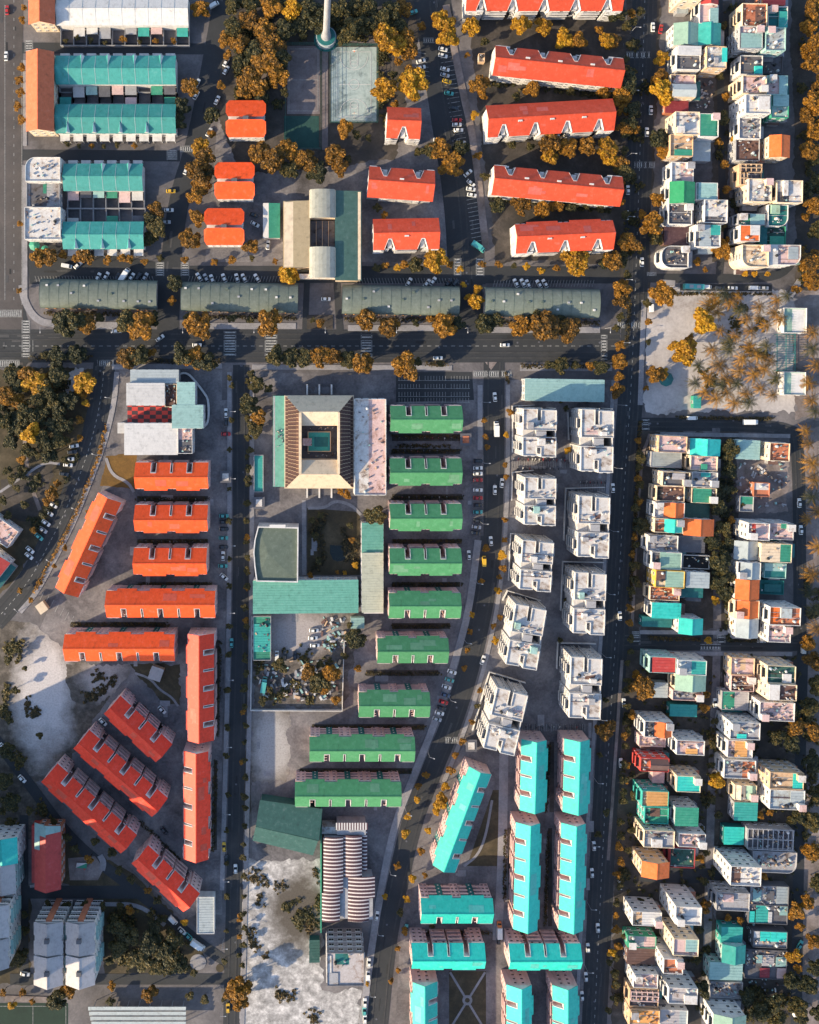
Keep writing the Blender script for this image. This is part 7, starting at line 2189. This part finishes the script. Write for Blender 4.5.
V('495,397,95,w 496,429,90,w,t 495,490,90,w 502,483,85,w 491,541,95,w 484,561,90,y,v 469,555,95,w 483,660,70,w 478,461,0,d 478,468,2,w 478,473.6,0,w 478,480,0,r 478,490,-2,w 478,498,0,r 478,505,0,d 478,512,0,t 478,521,-5,d 476.5,527,-8,s 475.5,533,-10,d 452,672,-18,w 449.5,680,-18,t 446.5,687,-18,w 445.5,695,-18,b 443.5,702,-18,r 441.5,708,-18,d 439.5,713,-15,w 437,719,-20,s')
V('226,413,92,w 226,422,90,d 226,434,0,r 224,516,0,t 224,522,0,d 224,529,0,d 223.5,538,0,t 223.5,547,0,d 223,556,90,w 223,566,0,t 224,577,-40,w 231.5,643,90,t 235.5,869,92,w 224,847,92,y 228,1008,90,y 226,860,92,d')
V('74,446,10,w 69.5,459,0,w 68,465,-5,w 64,474,-10,d 49,513,-35,w 46,523,-35,w 43,530,-35,s 39,537,-40,t 30,550,-40,w 29,556,-40,w 53,505,-30,w 72,452,5,d')
V('22,779,-45,w 3,747,-45,w 173,920,-45,w,v 182,931,-45,w 189,937,-45,t 198,944,-35,w,t 164,831,-50,d 103,722,-45,w 162,710,-45,w 25,974,-10,w 21,958,70,w')
V('314,630.5,0,w 313,638,0,w 315,645.5,0,w 277,656,90,w,v 285,656,90,d 295,655.5,90,d 264,684,80,t,t 377,916,80,w 369,963,88,w 368,976,88,w,v 365,1003,90,w 364.5,1011,90,t 365,1019,90,w 406,929,80,t 499,929,90,o,t 499,940,90,d 799.5,503,90,w 801,530,90,w 803,648,88,w,v 795,1007,85,w,t 800,945,60,t 640,757,92,w 715,703,90,w 718,715,80,s 733,620,0,w 762,641,0,s 770,641,0,d 784,226,90,s,v')

# ================================================================== STREET FURNITURE
LAMPS, BIKES = [], []
def lamp_proto():
    E = bpy.data.objects.new('street_lamp', None); COL.objects.link(E)
    b = MB(); b.cyl(0, 0, .11, 0, 7.5, 8, 0, .07); b.build('pole', M('P', 'grey'), E)
    b = MB(); b.box(-.05, 0, 7.35, .05, 2.0, 7.45); b.build('arm', M('P', 'grey'), E)
    b = MB(); b.box(-.16, 1.7, 7.22, .16, 2.5, 7.34); b.build('lamp_head', M('P', 'white'), E)
    return E
_lp = None
def lamp(px, py, deg):
    global _lp
    E = _lp if _lp is None else copy_tree(_lp)
    if E is None: E = _lp = lamp_proto()
    E.location = (*W(px, py), 0); E.rotation_euler.z = R(deg)
    tag(E, None, 'street lamp', 'street lamps'); LAMPS.append((E, 'slim grey street lamp', px, py))
for key, off, step, lo in (('east', 14, 62, 0), ('bow', 12, 60, 1), ('spine', 9.5, 66, 1), ('curve', -13, 56, 0), ('main', -17.5, 70, 0)):
    P = smooth(LN[key]); acc = 20
    for a, b in zip(P[:-1], P[1:]):
        a, b = Vector(a), Vector(b); L_ = (b - a).length; t = 0
        while acc + L_ - t >= step:
            t += step - acc; acc = 0
            dv = (b - a) / L_; nn_ = Vector((-dv.y, dv.x)); p = a + dv * t + nn_ * off
            if 2 < p.x < 815 and 2 < p.y < 1020:
                wv = Vector((-nn_.x, nn_.y)) * (1 if off > 0 else -1)
                lamp(p.x, p.y, math.degrees(math.atan2(wv.y, wv.x)) - 90)
        acc += L_ - t
def bike_proto(c):
    E = bpy.data.objects.new('motorbike', None); COL.objects.link(E)
    b = MB(); loft(b, [(-.75, .1, .06, .6, .78), (-.3, .16, .12, .35, .8), (.15, .14, .1, .3, .72), (.6, .1, .06, .55, .95)]); b.build('body', CARM[c], E)
    b = MB(); b.box(-.7, -.13, .80, .0, .13, .88); b.build('seat', M('P', 'black'), E)
    b = MB(); b.box(.5, -.34, .98, .56, .34, 1.04); b.build('handlebar', M('P', 'grey'), E)
    for x in (-.62, .66): fix(E, WHEELS_, 'wheel', x, 0, .29)
    return E
WHEELS_ = wheel_mesh(.29, .11)
_bp = {c: None for c in 'drw'}
for x0, y0, x1, y1, n in ((512, 459, 566, 460, 15), (516, 468.5, 560, 468.5, 11), (141, 499.5, 200, 499.5, 8), (142, 541.5, 205, 542, 8), (395, 438.5, 455, 438.5, 9), (395, 451.5, 440, 451.5, 7), (578, 482, 606, 482, 8), (522, 726, 580, 727, 10), (425, 886, 485, 886, 9), (398, 497.5, 450, 497.5, 7)):
    for k in range(n):
        px, py = x0 + (x1 - x0) * (k + .5) / n + rnd.uniform(-.6, .6), y0 + (y1 - y0) * k / n + rnd.uniform(-.3, .3)
        c = rnd.choice('dddrw')
        if _bp[c] is None: E = _bp[c] = bike_proto(c)
        else: E = copy_tree(_bp[c])
        E.location = (*W(px, py), .13); E.rotation_euler.z = R(90 + rnd.uniform(-14, 14))
        tag(E, None, 'motorbike', 'parked motorbikes'); BIKES.append((E, dict(d='dark', r='red', w='white')[c] + ' motorbike', px, py))

# ================================================================== LABELS OF REPEATS
ORD = ['nearest', 'second nearest', 'third nearest', 'fourth nearest', 'fifth nearest', 'sixth nearest', 'seventh nearest', 'eighth nearest', 'ninth nearest', 'tenth nearest', 'eleventh nearest', 'twelfth nearest', 'thirteenth nearest']
LM += [(318, 132, 'dark green sports court'), (303, 80, 'brown sports court'), (354, 84, 'pale basketball court'), (467, 1000, 'crossed-path lawn'), (432, 386, 'striped parking lot'), (491, 366, 'triangular traffic island'),
       (40, 700, 'white sand lot'), (320, 322, 'driveway island'), (8, 340, 'crossroads at the left edge'), (633, 346, 'wide east road junction'), (154, 690, 'path garden'), (298, 960, 'lower sand lot'), (338, 553, 'school garden pond'), (30, 1015, 'football field'),
       (320, 680, 'junk yard scrap'), (150, 940, 'bottom park middle'), (40, 430, 'corner park middle'), (710, 425, 'lane below the palm lot'), (710, 643, 'cross street crossing'), (810, 345, 'pergola edge of the sand'), (478, 496, 'parked row beside the bow road')]
LMS = [l for l in LM if len(l[2].split()) <= 8]


def name_all(items):
    groups = {}
    for it in items:
        o, words, px, py = it
        best = None
        for lx, ly, ph in LMS:
            d = math.hypot(px - lx, py - ly)
            if best is None or d < best[0]: best = (d, lx, ly, ph)
        d, lx, ly, ph = best
        dx, dy = px - lx, py - ly
        if abs(dx) > abs(dy): pos = 'right of' if dx > 0 else 'left of'
        else: pos = 'below' if dy > 0 else 'above'
        groups.setdefault((words, pos, ph), []).append((d, o))
    for (words, pos, ph), L in groups.items():
        L.sort(key=lambda t: t[0])
        for i, (d, o) in enumerate(L):
            o['label'] = (f'{ORD[i]} ' if len(L) > 1 else '') + f'{words} {pos} the {ph}'


name_all(TREES)
name_all(CARS)
name_all(HEDGES)
name_all(LAMPS)
name_all(BIKES)

# ================================================================== LIGHT, SKY, CAMERA
EL, AZ = 21.0, 25.0      # sun height, and how far below the picture's left it stands
d = Vector((math.cos(R(AZ)) * math.cos(R(EL)), math.sin(R(AZ)) * math.cos(R(EL)), -math.sin(R(EL))))
sl_ = bpy.data.lights.new('sun', 'SUN')
sl_.energy = 4.3
sl_.color = (1, .81, .54)
sl_.angle = R(.5)
so = bpy.data.objects.new('sun', sl_)
COL.objects.link(so)
so.location = (-300, -100, 300)
so.rotation_euler = d.to_track_quat('-Z', 'Y').to_euler()
w = bpy.data.worlds.new('World')
scene.world = w
w.use_nodes = True
nt = w.node_tree
sk = nt.nodes.new('ShaderNodeTexSky')
sk.sky_type = 'NISHITA'
sk.sun_disc = False
sk.air_density = .9
sk.dust_density = 1.0
sk.ozone_density = 1.15
sk.sun_elevation = R(EL)
sk.sun_rotation = math.atan2(-d.x, -d.y)
nt.links.new(sk.outputs[0], nt.nodes['Background'].inputs['Color'])
nt.nodes['Background'].inputs['Strength'].default_value = .15
cam = bpy.data.cameras.new('camera')
co = bpy.data.objects.new('camera', cam)
COL.objects.link(co)
co.location = (0, 0, HC)
co.rotation_euler = (0, 0, 0)
cam.sensor_fit = 'HORIZONTAL'
cam.sensor_width = 36
cam.lens = 36 * HC / (819 * S)
cam.shift_x = (409.5 - NX) / 819
cam.shift_y = -(512 - NY) / 819
cam.clip_end = 8000
cam.clip_start = 1
scene.camera = co
scene.view_settings.view_transform = 'Standard'
scene.view_settings.look = 'None'
scene.view_settings.gamma = 1
scene.view_settings.exposure = 1.0
